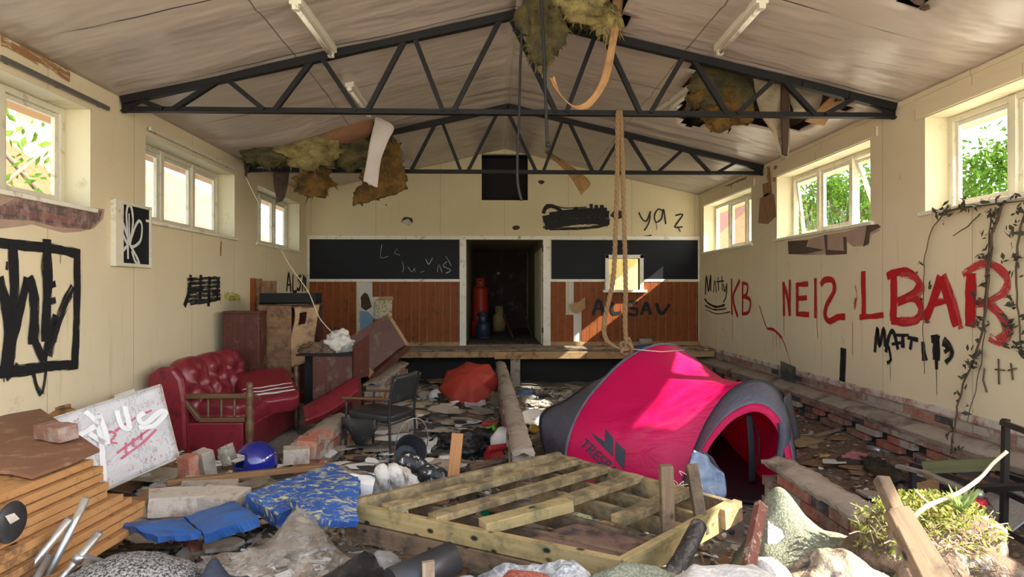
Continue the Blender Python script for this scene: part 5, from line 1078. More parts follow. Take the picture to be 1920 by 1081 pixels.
# ================================================================== DEAD CREEPER ON THE RIGHT WALL
M_VINE = plain('dry_vine_stem', (.10, .065, .04), .9, .3, 9, .4); M_DLEAF = plain('withered_leaves', (.055, .05, .03), .9, .5, 7, .3)
def vine(label, px, r, nl, seed, x=None):
    rnd = random.Random(seed); P = [PX(u, v, XR - .045 - .02 * (k % 2)) for k, (u, v) in enumerate(px)]; P = [p if p.z > .70 else PX(u, v, XR - .25) for p, (u, v) in zip(P, px)]; P = spline(P, 8); o = thing('dead_creeper', label, 'creeper', P[-1], 0, 'dead creepers on the right wall')
    b = B(); b.tube([p + V((.012 * nz(p, 9), .02 * nz(p, 7, 3), 0)) for p in P], [r * (1 - .5 * k / len(P)) for k in range(len(P))], 6); b.build('stem', M_VINE, o)
    b = B()
    for k in range(nl):
        p = P[rnd.randrange(len(P))] + V((-.01 - abs(rnd.gauss(0, .02)), rnd.gauss(0, .05), rnd.gauss(0, .04)))
        for j in range(2): leaf(b, p + V((rnd.gauss(0, .008), rnd.gauss(0, .012), rnd.gauss(0, .012))), rnd.uniform(.04, .085), (rnd.gauss(-1, .6), rnd.gauss(0, .6), rnd.gauss(0, .7)))
    if nl: b.build('leaves', M_DLEAF, o)
    return o
vine('thickest dead creeper trailing from the sill down to the metal frame', [(1878, 386), (1862, 440), (1856, 500), (1850, 560), (1840, 620), (1822, 680), (1800, 740), (1790, 800), (1782, 850)], .011, 46, 1)
vine('leafless dead creeper arching from the sill left of the letters', [(1800, 388), (1762, 408), (1740, 450), (1732, 520), (1731, 600), (1732, 700)], .006, 9, 2); vine('dead creeper at the frame edge, hung with dark leaves', [(1924, 398), (1912, 440), (1906, 500), (1908, 560), (1912, 620), (1916, 660)], .009, 44, 3)
vine('thin dead creeper beside the thickest one', [(1860, 390), (1854, 470), (1846, 560), (1842, 640), (1832, 720), (1815, 790)], .006, 14, 4); vine('short bare twig poking from the right sill', [(1840, 400), (1812, 425), (1788, 442)], .006, 0, 5); vine('dead creeper lying along the right window sill', [(1760, 402), (1800, 390), (1850, 384), (1920, 376)], .010, 26, 6)
b = B()
for k, (px) in enumerate((((1846, 690), (1843, 712), (1850, 735)), ((1872, 672), (1873, 720)), ((1866, 692), (1884, 694)), ((1895, 680), (1899, 712)), ((1890, 694), (1906, 690)))): b.tube([PX(u, v, XR - .02) for u, v in px], .006, 5)
b.build('creeper_tendrils', M_VINE, WALL_R)
# ================================================================== RUBBISH: NEAR, LEFT
rnd = random.Random(42)
M_ORW = wood('orange_flooring_edge', (.42, .22, .085), (.30, .145, .05), .75, .7, (.07, .04, .025), .45, .3, 9); M_SHEETW = plain('brown_hardboard', (.19, .085, .05), .6, .25, 3, .15, 25, dirt=(.35, .24, .16), damt=.25, dsc=5)
for k in range(10):
    zt = .775 - .042 * k; ye = (3.60, 3.62, 3.62, 3.60, 3.58, 3.66, 3.74, 3.80, 3.78, 3.70)[k]; xe = -2.20 + .022 * k + (.02 if k % 2 else 0)
    ang = .05 + .012 * math.sin(k * 2.1); d = V((math.sin(ang) * -1, -math.cos(ang), 0)); e = V((xe, ye, zt - .02)); b = B()
    n_ = V((-d.y, d.x, 0)); n_ = n_ if n_.x < 0 else -n_
    b.prism([e + V((0, 0, -.019)), e + d * 1.35 + V((0, 0, -.019)), e + d * 1.35 + n_ * .85 + V((0, 0, -.019)), e + n_ * .85 + V((0, 0, -.019))], (0, 0, .038))
    tag(b.build('flooring_section', M_ORW, bevel=.004), ['topmost nail-marked panel of the stack by the left wall', 'second nail-marked panel from the top of the left stack', 'third nail-marked panel from the top of the left stack', 'fourth nail-marked panel from the top of the left stack', 'fifth nail-marked panel from the top of the left stack', 'sixth nail-marked panel from the top of the left stack', 'fifth nail-marked panel from the bottom of the left stack'.replace('fifth', 'fourth'), 'third nail-marked panel from the bottom of the left stack', 'second nail-marked panel from the bottom of the left stack', 'lowest nail-marked panel of the stack by the left wall'][k], 'panel', 'stacked floor panels')
b = B(); b.prism([PZ(u, v, .785) for u, v in ((-40, 790), (76, 770), (187, 847), (130, 872), (60, 898), (20, 889), (-60, 886))], (0, 0, .018)); tag(b.build('hardboard_sheet', M_SHEETW), 'brown hardboard sheet with a broken edge on top of the panel stack', 'sheet')
b = B(); b.lathe([(.001, 0), (.085, 0), (.09, .008), (.085, .016), (.001, .016)], 28, Matrix.Translation(PX(18, 978, -2.12)) @ Matrix.Rotation(PI / 2, 4, 'Y')); o = tag(b.build('tin_disc', M_BLACK), 'round black lid with a pale label stuck to the panel stack', 'lid'); b = B(); b.prism([PX(u, v, -2.10) for u, v in ((9, 967), (26, 961), (36, 972), (19, 982))], (.002, 0, 0)); b.build('label', M_CEILB, o)
Pb = [PY(82, 790, 4.85), PY(300, 722, 5.75), PY(334, 858, 5.45)]; Pb.append(Pb[0] + Pb[2] - Pb[1])
def board_mat():
    t = NT('printed_white_board'); co = t.coord('UV', (1, 1, 1)); c = t.mix(t.noise(t.coord('UV', (6, 6, 1)), 1, 5), (.55, .55, .56), (.78, .78, .78))
    sep = t.n('ShaderNodeSeparateXYZ'); t.l(co, sep.inputs[0]); ln = t.math('LESS_THAN', t.math('FRACT', t.math('MULTIPLY', sep.outputs['Y'], 46)), .45)
    wd = t.ramp(t.noise(t.coord('UV', (60, 12, 1)), 1, 2), .50, .53); bl = t.ramp(t.noise(t.coord('UV', (5, 4, 1)), 1, 1), .48, .51)
    k = t.math('MULTIPLY', t.math('MULTIPLY', ln, wd), bl); c = t.mix(t.math('MULTIPLY', k, .6), c, (.22, .20, .22))
    rd = t.ramp(t.noise(t.coord('UV', (9, 14, 1)), 1, 2), .60, .63); c = t.mix(t.math('MULTIPLY', t.math('MULTIPLY', rd, wd), .55), c, (.62, .12, .18))
    return t.done(t.bsdf(c, .22, 0, t.bump(t.noise(co, 5, 4, .6, .8), .5, .05), .6))
WB = thing('sign_board', 'glossy white printed sign board leaning beside the panel stack', 'sign', (Pb[2] + Pb[3]) / 2)
nrm = (Pb[1] - Pb[0]).cross(Pb[3] - Pb[0]).normalized(); b = B(); b.sheet(20, 14, lambda s, t: Pb[0] + (Pb[1] - Pb[0]) * s + (Pb[3] - Pb[0]) * t + nrm * .008 * nz((s * 5, t * 5, 0)), .018); b.build('board', board_mat(), WB)
for i in range(4):
    b = B(); b.beam(Pb[i], Pb[(i + 1) % 4], .014, .026, nrm); b.build('edge_strip', M_WFRAME, WB)
ncam = nrm if nrm.dot(EYE - Pb[0]) > 0 else -nrm
sb = lambda s, t: Pb[0] + (Pb[1] - Pb[0]) * s + (Pb[3] - Pb[0]) * t + ncam * .026
M_PINKP = stroke_mat('faded_red_marker', (.62, .16, .24), .50); b = B()
for pts in ([(.42, .42), (.46, .38), (.50, .44), (.45, .5), (.5, .55)], [(.5, .40), (.65, .34), (.85, .30)], [(.48, .66), (.62, .60), (.8, .52), (.86, .50)], [(.55, .70), (.57, .58)], [(.62, .66), (.64, .56)], [(.70, .62), (.72, .53)], [(.50, .74), (.7, .66), (.85, .56)]): b.ribbon(spline([sb(*p) for p in pts], 5), .022, nrm)
b.build('red_scrawl', M_PINKP, WB)
M_GLARE = stroke_mat('white_glare_lines', (.88, .88, .88), .66); b = B()  # white lines painted as the glare on the glossy board
for pts in ([(.22, .30), (.36, .25), (.40, .12)], [(.40, .12), (.42, .5), (.30, .32)], [(.55, .16), (.56, .36), (.62, .42), (.62, .14)], [(.78, .30), (.72, .34), (.76, .44), (.92, .36), (.97, .40), (.84, .50), (.70, .46)], [(.3, .05), (.38, .3), (.34, .9)]): b.ribbon(spline([sb(*p) + ncam * .003 for p in pts], 5), .045, nrm)
b.build('painted_glare', M_GLARE, WB)
def brick(p, rz, mats, label, tilt=0, roll=0, grp=None, s=(.215, .10, .065), name='brick'):
    b = B(); R = Matrix.Rotation(rz, 3, 'Z') @ Matrix.Rotation(tilt, 3, 'Y') @ Matrix.Rotation(roll, 3, 'X')
    t = bmesh.new(); bmesh.ops.create_cube(t, size=1); bmesh.ops.subdivide_edges(t, edges=t.edges[:], cuts=4, use_grid_fill=True); idx = {}
    sd = rnd.random() * 50
    for q in t.verts:
        e = V((q.co.x * s[0], q.co.y * s[1], q.co.z * s[2])); e += e.normalized() * .008 * nz(e, 18, sd); idx[q] = b.bm.verts.new(R @ e + V(p))
    for f in t.faces: b.face([idx[q] for q in f.verts])
    t.free(); return tag(b.build(name, mats), label, 'brick' if 'brick' in name else 'block', grp)
brick(PZ(105, 808, .86), -.5, M_BRICKS[1], 'mortar-crusted brick resting on the hardboard sheet', 0, .1, None, (.26, .11, .085))
b = B(); b.beam(PY(-60, 822, 4.75), PY(136, 768, 5.35), .10, .035, (0, -.4, 1)); b.beam(PY(40, 785, 5.05), PY(132, 762, 5.4), .02, .05); tag(b.build('timber_plank', M_ORW), 'long plank lying along the left wall behind the panel stack', 'plank')
b = B(); b.prism([PY(178, 752, 6.2), PY(237, 748, 6.3), PY(237, 711, 6.3), PY(184, 713, 6.2)], (-.03, .02, 0)); tag(b.build('dark_board', M_BLACKB), 'small black panel standing between the left wall and the sofa', 'panel')
b = B(); b.prism([PY(214, 740, 5.95), PY(252, 728, 6.1), PY(254, 755, 6.1), PY(216, 766, 5.95)], (-.01, .02, 0)); tag(b.build('pale_board', M_WFRAME), 'pale panel corner showing behind the printed sign board', 'panel')
M_GALV = plain('dull_galvanised_steel', (.40, .40, .38), .35, .2, 6, .15, 30, 0.75, dirt=(.24, .17, .10), damt=.4, dsc=9)
for k, (tip, foot, y, lab) in enumerate((((162, 932), (80, 1100), 3.10, 'longest galvanised tube in the near left corner'), ((131, 971), (30, 1100), 3.05, 'galvanised tube left of the longest one in the near left corner'), ((187, 997), (104, 1100), 2.98, 'galvanised tube with a clamp in the near left corner'), ((172, 1048), (128, 1110), 2.92, 'shortest galvanised tube below the clamped one'), ((95, 1040), (52, 1110), 2.95, 'galvanised tube mostly hidden between the two long ones'))):
    p, q = PY(*tip, y), PY(*foot, y - .10); o = thing('steel_tube', lab, 'tube', q, 0, 'galvanised tubes'); b = B(); q2 = q + (q - p).normalized() * .25; b.tube([p, q2], .017, 14); b.build('tube', M_GALV, o)
    if k == 2:
        b = B(); c_ = p.lerp(q, .42); b.tube([c_, c_ + (q - p).normalized() * .035], .024, 14); b.beam(c_, c_ + V((.09, 0, -.03)), .03, .008); b.build('clamp', M_GALV, o)
def cover(name, label, cat, corners, hfn, mat, th=.012, n=40, kind=None, wr=.02, seed=0, lift=.05):
    """a sheet draped over the heap: hfn(s, t, x, y) gives its height above the rubble"""
    A, Bc, C_, D = [V(q) for q in corners]
    def f(s, t):
        p = (A * (1 - s) + Bc * s) * (1 - t) + (D * (1 - s) + C_ * s) * t; e = min(s, 1 - s, t, 1 - t)
        j = .05 * nz((s * 6, t * 6, seed), 1) * max(0, 1 - 6 * e)
        return (p.x + j, p.y + j * .7, gh(p.x, p.y) + .012 + lift * min(1, max(0, (3.75 - p.y) / .45)) * min(1, 5 * e) + hfn(s, t, p.x, p.y) + wr * (nz((p.x * 5, p.y * 5, seed)) - .9 * abs(nz((p.x * 7 + p.y * 4, p.y * 5 - p.x * 2, seed + 3))) - .45 * abs(nz((p.x * 17, p.y * 13 + p.x * 6, seed + 8)))) * min(1, 8 * e + .2))
    b = B(); b.sheet(n, n, f, th); return tag(b.build(name, mat), label, cat)
gauss = lambda x, y, cx, cy, rx, ry, h: h * math.exp(-((x - cx) / rx) ** 2 - ((y - cy) / ry) ** 2)
def carpet_mat(name, a, d, sc=70):
    t = NT(name); co = t.coord(); c = t.mix(t.ramp(t.noise(co, sc, 3, .7), .42, .58), a, d); c = t.mix(t.ramp(t.noise(co, 5, 8, .7), .6, .75), c, tuple(x * .35 for x in a))
    return t.done(t.bsdf(c, .98, 0, t.bump(t.noise(co, sc * 1.4, 3), .9, .01), .1))
M_SPECK = carpet_mat('speckled_charcoal_carpet', (.03, .03, .033), (.30, .29, .27), 90); M_NAVY = plain('navy_cloth', (.022, .026, .042), .8, .4, 7, .5, 20, bd=.02); M_BSHEET = plain('black_polythene', (.012, .012, .013), .38, .4, 6, .5, 14, dirt=(.10, .09, .08), damt=.25, dsc=12, bd=.03)
cover('carpet_remnant', 'speckled charcoal carpet remnant heaped in the near left corner', 'carpet', [(-2.4, 2.3, 0), (-1.05, 2.3, 0), (-1.15, 3.15, 0), (-2.2, 3.1, 0)], lambda s, t, x, y: gauss(x, y, -1.55, 2.80, .42, .36, .28), M_SPECK, .015, 44)
cover('jacket', 'crumpled navy jacket on the near rubble beside the speckled carpet', 'jacket', [(-1.36, 2.5, 0), (-.98, 2.5, 0), (-1.02, 3.05, 0), (-1.32, 3.05, 0)], lambda s, t, x, y: gauss(x, y, -1.19, 2.82, .14, .2, .24) + .03 * math.sin(s * 14 + t * 5), M_NAVY, .012, 40, None, .05, 4)
cover('polythene_sheet', 'black polythene sheet spread below the near corner of the timber frame', 'sheet', [(-1.02, 2.45, 0), (-.30, 2.45, 0), (-.52, 3.2, 0), (-.95, 2.95, 0)], lambda s, t, x, y: .12 + gauss(x, y, -.60, 2.95, .18, .25, .12), M_BSHEET, .006, 36, None, .05, 7)
def film_mat(name, col, op):
    t = NT(name); tr = t.n('ShaderNodeBsdfTransparent'); co = t.coord(); nb_ = t.bump(t.noise(co, 22, 5, .6, 1.0), 1.0, .03)
    p = t.bsdf(t.mix(t.noise(co, 4, 5), tuple(x * .6 for x in col), col), .15, 0, nb_, .9); m = t.n('ShaderNodeMixShader'); t.l(t.ramp(t.noise(co, 7, 6, .6), .25, .75, (op - .25,) * 3, (min(1, op + .25),) * 3), m.inputs[0])
    t.l(tr.outputs[0], m.inputs[1]); t.l(p, m.inputs[2]); return t.done(m.outputs[0])
M_FILM = film_mat('dirty_clear_polythene', (.66, .56, .44), .27); M_FILMW = film_mat('clear_polythene', (.62, .60, .56), .36)
cover('plastic_film', 'dirty clear plastic film bunched up to a peak beside the blue mats', 'plastic film', [(-1.55, 2.95, 0), (-.75, 2.85, 0), (-.70, 3.75, 0), (-1.65, 3.35, 0)], lambda s, t, x, y: .06 + gauss(x, y, -1.00, 3.42, .13, .25, .24) + gauss(x, y, -.86, 3.3, .16, .2, .12) + gauss(x, y, -1.25, 3.2, .3, .2, .12), M_FILM, 0, 56, None, .06, 11)
cover('plastic_film', 'clear plastic bag under the front edge of the timber frame', 'plastic bag', [(-.75, 2.6, 0), (-.15, 2.6, 0), (-.20, 3.05, 0), (-.72, 3.3, 0)], lambda s, t, x, y: .04 + gauss(x, y, -.50, 2.98, .14, .16, .22), M_FILMW, 0, 44, None, .07, 13)
M_BLUEM = plain('blue_vinyl_mat', (.022, .085, .27), .42, .25, 5, .3, 20, dirt=(.05, .06, .09), damt=.35, dsc=9, spec=.5)
def mat_blue():
    t = NT('straw_spattered_blue_vinyl'); co = t.coord(); c = t.mix(t.noise(co, 4, 4), (.014, .05, .20), (.022, .09, .30)); k = t.ramp(t.noise(t.coord('Object', (9, 22, 9)), 1.6, 8, .75, .8), .515, .59)
    return t.done(t.bsdf(t.mix(k, c, (.50, .47, .25)), .5, 0, t.bump(k, .6, .01), .5))
M_BLUES = mat_blue()
BM = thing('gym_mat', 'blue vinyl gym mat folded over the rubble, straw stuck to its upper end', 'mat', G(480, 960))
def pad(px, ys, th, m, nm):
    P = [PY(u, v, y) for (u, v), y in zip(px, ys)]
    b = B(); b.sheet(14, 14, lambda s, t: (P[0] * (1 - s) + P[1] * s) * (1 - t) + (P[3] * (1 - s) + P[2] * s) * t + V((0, 0, .018 * math.sin(PI * s) * math.sin(PI * t) + .012 * nz((s * 4, t * 4, len(nm))))), th); b.build(nm, m, BM, bevel=.01)
pad(((345, 966), (382, 1000), (484, 968), (440, 938)), (3.75, 3.5, 3.55, 3.85), .06, M_BLUEM, 'middle_pad'); pad(((226, 980), (296, 1006), (378, 998), (342, 970)), (3.6, 3.42, 3.5, 3.7), .035, M_BLUEM, 'lower_pad'); pad(((462, 926), (520, 964), (676, 900), (622, 866)), (3.85, 3.68, 4.05, 4.35), .10, M_BLUES, 'upper_pad'); pad(((540, 945), (672, 905), (668, 990), (600, 988)), (3.72, 3.9, 3.52, 3.48), .05, M_BLUES, 'split_pad')
b = B(); b.beam(PY(312, 905, 4.3), PY(608, 874, 4.75), .05, .042); tag(b.build('timber_pole', wood('brown_pole', (.22, .12, .05), (.15, .08, .035), .7), bevel=.008), 'long brown batten lying across the rubble in front of the sofa', 'batten')
# crash helmet
HM = thing('crash_helmet', 'blue crash helmet with a clear visor in front of the sofa', 'helmet', G(470, 895)); hc = PY(480, 866, 4.95)
b = B(); b.sheet(28, 18, lambda s, t: hc + V((.15 * math.sin(t * 1.95) * math.cos(s * 2 * PI), .15 * math.sin(t * 1.95) * math.sin(s * 2 * PI), .15 * math.cos(t * 1.95))) * (1 + 0), .008, keep=lambda s, t: not (.40 < s < .72 and .50 < t < .86)); b.build('shell', plain('glossy_blue_shell', (.008, .012, .16), .12, .2, 4, 0, spec=.7), HM)
b = B(); b.sheet(14, 8, lambda s, t: hc + Matrix.Rotation(-.3, 3, 'Y') @ V((.165 * math.cos(2.3 + s * 2.2), .165 * math.sin(2.3 + s * 2.2), .02 + .13 * t)) + V((-.07, -.02, .02)), .003); b.build('visor', film_mat('smoky_visor', (.5, .48, .36), .6), HM)
b = B(); b.tube(spline([hc + V((.15 * math.cos(a), .15 * math.sin(a), -.06)) for a in (2.4, 2.9, 3.4, 3.9, 4.5)], 5), .018, 8); b.build('rim', M_BLACK, HM)
# bricks and blocks with places of their own
brick(PY(353, 874, 4.75), 1.2, M_BRICKS[0], 'red brick standing on edge left of the crash helmet', 1.45, 0, None, (.16, .11, .09)); brick(PY(384, 868, 4.95), 1.0, M_BRICKS[3], 'grey mortar-covered block right of the upright red brick', 1.4, 0, None, (.20, .12, .10), 'concrete_block')
brick(PY(556, 852, 5.25), .3, M_BRICKS[3], 'pale block with a square face to the right of the crash helmet', 0, 0, None, (.20, .16, .12), 'concrete_block'); brick(PY(576, 838, 5.4), .2, M_BRICKS[0], 'broken brick behind the pale square block', .1, 0, None, (.16, .2, .15)); brick(PY(600, 815, 5.9), .6, M_BRICKS[0], 'brick lying left of the armchair legs', 0, .2)
brick(PZ(770, 788, .20), .1, M_BRICKS[3], 'block lying on its side right of the armchair', 1.5, 0, None, (.17, .16, .15), 'concrete_block'); brick(PZ(748, 792, .20), .2, M_BRICKS[3], 'block directly behind the armchair seat', 1.5, 0, None, (.2, .14, .2), 'concrete_block')
brick(PY(330, 940, 3.95), .5, M_BRICKS[3], 'large broken mortar block behind the blue mat', .1, .1, None, (.30, .16, .12), 'concrete_block'); brick(PY(415, 935, 4.0), -.2, M_BRICKS[3], 'flat mortar block behind the middle of the blue mat', 0, .15, None, (.30, .18, .09), 'concrete_block'); brick(PY(395, 905, 4.4), .3, M_MORTAR, 'cracked slab of mortar under the brown batten', .1, 0, None, (.34, .2, .05), 'concrete_block')
brick(PY(1500, 918, 4.55), .3, M_OLD, 'weathered timber block end beside the tent door', 0, 0, None, (.12, .3, .20), 'timber_block'); brick(PZ(1745, 918, .2), .5, M_RAW, 'orange timber offcut under the metal frame', 0, .2, None, (.26, .12, .09), 'timber_block')
M_FOAM = plain('white_polystyrene', (.72, .71, .68), .85, .08, 8, .3, 50, dirt=(.3, .28, .25), damt=.2)
brick(PY(674, 922, 4.15), .15, M_FOAM, 'white polystyrene block beside the corner of the timber frame', .2, .2, None, (.16, .12, .18), 'polystyrene_block')
# stuffed toy slumped by the frame
TY = thing('soft_toy', 'grubby white soft toy slumped behind the corner of the timber frame', 'soft toy', G(745, 930)); M_PLUSH = plain('grubby_white_plush', (.50, .47, .42), .95, .2, 7, .6, 40, dirt=(.12, .10, .09), damt=.35, dsc=7)
tc = PY(742, 912, 4.3)
b = B(); b.blob(tc, (.16, .13, .12), .25, 1.8, 4, 3); b.blob(tc + V((.12, -.03, -.05)), (.13, .09, .06), .2, 2, 3, 5); b.build('body', M_PLUSH, TY)
for k, dx in enumerate((-.06, .02)):
    b = B(); b.tube(spline([tc + V((dx, -.06, .02)), tc + V((dx + .01, -.12, .10)), tc + V((dx - .04, -.10, .17))], 5), [.04, .045, .05, .05, .05, .05, .05, .05, .045, .04, .02], 10); b.build('leg', M_PLUSH, TY)
# black bucket and paint-spattered boots
BU = thing('bucket', 'black bucket with a wire handle tipped over by the armchair', 'bucket', G(760, 868)); bc = PY(765, 850, 5.1); Rb = Matrix.Translation(bc) @ Matrix.Rotation(1.1, 4, 'X') @ Matrix.Rotation(.3, 4, 'Y')
b = B(); b.lathe([(.095, -.11), (.12, .12), (.128, .125), (.118, .118), (.09, -.10)], 24, Rb, True); b.build('body', M_BLACK, BU); b = B(); b.tube([Rb @ V((.125 * math.cos(a), .04 + .19 * math.sin(a) * .9, .12 + .16 * math.sin(a))) for a in [PI * k / 14 for k in range(15)]], .004, 6); b.build('handle', M_GALV, BU)
M_SPAT = None
def spat():
    t = NT('paint_spattered_black'); co = t.coord(); k = t.ramp(t.noise(co, 26, 6, .75), .55, .58); return t.done(t.bsdf(t.mix(k, (.016, .016, .018), (.62, .60, .56)), .45, 0, t.bump(t.noise(co, 14, 4), .4, .02), .5))
M_SPAT = spat()
for k, (u0, v0, u1, v1, y, lab) in enumerate(((752, 862, 800, 885, 4.85, 'paint-spattered black boot beside the tipped bucket'), (790, 888, 838, 902, 4.7, 'paint-spattered black boot nearer the wooden stake'))):
    p, q = PY(u0, v0, y), PY(u1, v1, y - .05); b = B(); b.tube(spline([p, p.lerp(q, .5) + V((0, 0, .02)), q, q + V((.06, -.04, -.04))], 5), [.065, .07, .075, .075, .07, .07, .07, .07, .065, .06, .06, .06, .055, .05, .045, .03], 14); o = tag(b.build('rubber_boot', M_SPAT), lab, 'boot', 'paint-spattered boots')
# black plastic drum part, towels, rugs along the near edge
DP = thing('plastic_pipe', 'fat black plastic pipe end under the near edge of the timber frame', 'pipe', PY(800, 1075, 2.75)); b = B(); b.tube([PY(735, 1098, 2.70), PY(850, 1046, 2.88)], .075, 24); b.build('pipe', M_BLACK, DP); b = B(); p = PY(803, 1072, 2.68); b.box(p, (.05, .02, .09), .3); b.build('label', M_OLD, DP)
M_TOWEL = carpet_mat('grey_blue_towel', (.22, .23, .25), (.46, .46, .44), 40); M_REDC = carpet_mat('rusty_red_cloth', (.22, .06, .04), (.34, .11, .07), 80); M_GREENR = carpet_mat('mossy_green_carpet', (.15, .16, .11), (.27, .27, .20), 80); M_PALE = carpet_mat('pale_grey_carpet_back', (.44, .41, .38), (.56, .53, .49), 30); M_TARP = plain('muddy_plastic_tarp', (.33, .26, .18), .30, .35, 4, .6, 16, dirt=(.05, .04, .035), damt=.45, dsc=13, spec=.6, bd=.04)
cover('towel', 'grey towel rumpled along the near corner of the timber frame', 'towel', [(-.12, 2.55, 0), (.52, 2.55, 0), (.42, 2.92, 0), (-.02, 3.05, 0)], lambda s, t, x, y: .17 + gauss(x, y, .03, 2.86, .16, .13, .07) + gauss(x, y, .32, 2.82, .14, .13, .075), M_TOWEL, .014, 60, None, .045, 21)
cover('cloth', 'rusty red cloth under the grey towel', 'cloth', [(-.02, 2.45, 0), (.30, 2.45, 0), (.28, 2.72, 0), (.02, 2.74, 0)], lambda s, t, x, y: .20 + gauss(x, y, .11, 2.66, .16, .1, .03), M_REDC, .014, 40, None, .03, 23)
cover('cloth', 'stained grey rag left of the rusty red cloth', 'cloth', [(-.26, 2.45, 0), (-.02, 2.45, 0), (.0, 2.78, 0), (-.22, 2.78, 0)], lambda s, t, x, y: .17 + gauss(x, y, -.12, 2.66, .10, .1, .06), M_TOWEL, .012, 24, None, .05, 25)
cover('carpet_remnant', 'mossy green carpet strip at the near corner of the timber frame', 'carpet', [(.14, 2.42, 0), (1.05, 2.42, 0), (.95, 2.85, 0), (.55, 2.86, 0)], lambda s, t, x, y: .13 + gauss(x, y, .50, 2.74, .35, .12, .12), M_GREENR, .016, 40, None, .03, 27)
cover('carpet_remnant', 'pale grey carpet back in front of the black log', 'carpet', [(.52, 2.3, 0), (1.25, 2.3, 0), (1.12, 2.66, 0), (.80, 2.70, 0)], lambda s, t, x, y: .22 + gauss(x, y, .95, 2.6, .3, .15, .07), M_PALE, .016, 30, None, .02, 29)
cover('carpet_remnant', 'large mossy green carpet pushed up to a point beside the tent door', 'carpet', [(.82, 2.72, 0), (2.45, 2.55, 0), (2.05, 3.70, 0), (1.50, 3.74, 0)], lambda s, t, x, y: .03 + gauss(x, y, 1.52, 3.42, .13, .20, .25) + gauss(x, y, 1.62, 3.3, .40, .35, .14), M_GREENR, .014, 60, None, .03, 31, .15)
b = B(); pk = [PY(1442, 938, 3.36), PY(1462, 945, 3.33), PY(1492, 1000, 3.18), PY(1478, 1022, 3.12), PY(1441, 1030, 3.14)]; b.prism(pk, (0, .012, .006)); tag(b.build('carpet_flap', M_PALE), 'pale underside flap folded over at the peak of the green carpet', 'carpet')
cover('tarpaulin', 'muddy brown plastic tarpaulin heaped in the near right foreground', 'tarpaulin', [(1.0, 2.35, 0), (2.05, 2.3, 0), (1.98, 2.98, 0), (1.12, 2.98, 0)], lambda s, t, x, y: gauss(x, y, 1.42, 2.80, .22, .22, .20) + gauss(x, y, 1.62, 2.72, .3, .2, .14), M_TARP, .010, 70, None, .07, 33, .06)
cover('carpet_remnant', 'grey rolled carpet edge left of the rusty post', 'carpet', [(1.0, 2.5, 0), (1.38, 2.5, 0), (1.36, 2.92, 0), (1.05, 2.92, 0)], lambda s, t, x, y: .14 + gauss(x, y, 1.2, 2.78, .14, .16, .12), M_PALE, .014, 30, None, .03, 35)
b = B(); b.tube(spline([PY(1310, 985, 3.05), PY(1290, 1025, 2.92), PY(1268, 1065, 2.80), PY(1248, 1100, 2.70)], 5), [.040 + .004 * nz((k, 0, 0), 1.3) for k in range(16)], 14); tag(b.build('burnt_log', plain('charred_log', (.03, .028, .026), .35, .6, 9, .9, 24, dirt=(.22, .20, .18), damt=.3, dsc=14, bd=.02)), 'charred black log lying against the right edge of the timber frame', 'log')
b = B(); b.beam(PY(1427, 945, 2.98), PY(1394, 1110, 2.62), .05, .035, (0, 1, 0)); tag(b.build('rusty_post', plain('flaking_rusty_paint', (.16, .055, .035), .85, .4, 8, .6, 30, dirt=(.60, .55, .42), damt=.35, dsc=13)), 'rusty flaking post leaning on the green carpet', 'post')
b = B(); b.beam(PY(1652, 896, 2.62), PY(1682, 962, 2.50), .055, .045, (0, 1, 0)); b.beam(PY(1680, 955, 2.51), PY(1765, 1110, 2.30), .085, .06, (0, 1, 0), .12, .07); b.beam(PY(1666, 958, 2.50), PY(1712, 1045, 2.40), .03, .06, (0, 1, 0), .04); tag(b.build('split_timber', M_PALD, bevel=.005), 'split weathered timber sticking up beside the sunlit weeds', 'timber')  # darker pine picked so the timber looks shaded
cover('red_rug', 'dark red rug corner at the lower right edge of the photo', 'rug', [(1.95, 2.2, 0), (2.6, 2.2, 0), (2.5, 2.62, 0), (2.08, 2.6, 0)], lambda s, t, x, y: .15 + gauss(x, y, 2.25, 2.5, .25, .15, .10), carpet_mat('dark_red_rug', (.10, .010, .012), (.20, .04, .035), 120), .014, 30, None, .01, 37)
cover('carpet_remnant', 'dirty pale sheet to the right of the sunlit weeds', 'sheet', [(2.1, 2.5, 0), (2.9, 2.5, 0), (2.8, 3.2, 0), (2.15, 3.1, 0)], lambda s, t, x, y: .06, M_PALE, .01, 24, None, .03, 39)
# sunlit weeds on a clod of earth
WD = thing('weed_clump', 'sunlit yellow-green weeds and straw on a clod of earth', 'weeds', (2.02, 2.92, gh(1.9, 2.7)))
wc = V((2.02, 2.92, .63)); M_WEED = leaf_mat('yellow_green_weeds', (.16, .22, .03), (.50, .46, .16), 22); M_STRAW = plain('dry_straw', (.60, .47, .26), .8, .2, 8, .1)
b = B(); b.blob(wc - V((0, 0, .20)), (.36, .24, .25), .4, 2, 4, 8); b.build('earth', M_SOIL, WD)
b = B()
for k in range(3000):
    a, r = rnd.random() * 6.28, rnd.random() ** .5; p = wc + V((math.cos(a) * .34 * r, math.sin(a) * .23 * r, .08 * (1 - r * r) + rnd.uniform(-.05, .05)))
    if r > .7: p.z -= rnd.random() * .26
    leaf(b, p, rnd.uniform(.012, .040), (rnd.gauss(0, 1), rnd.gauss(-.5, 1), rnd.gauss(.7, .5)))
b.build('leaves', M_WEED, WD)
b = B()
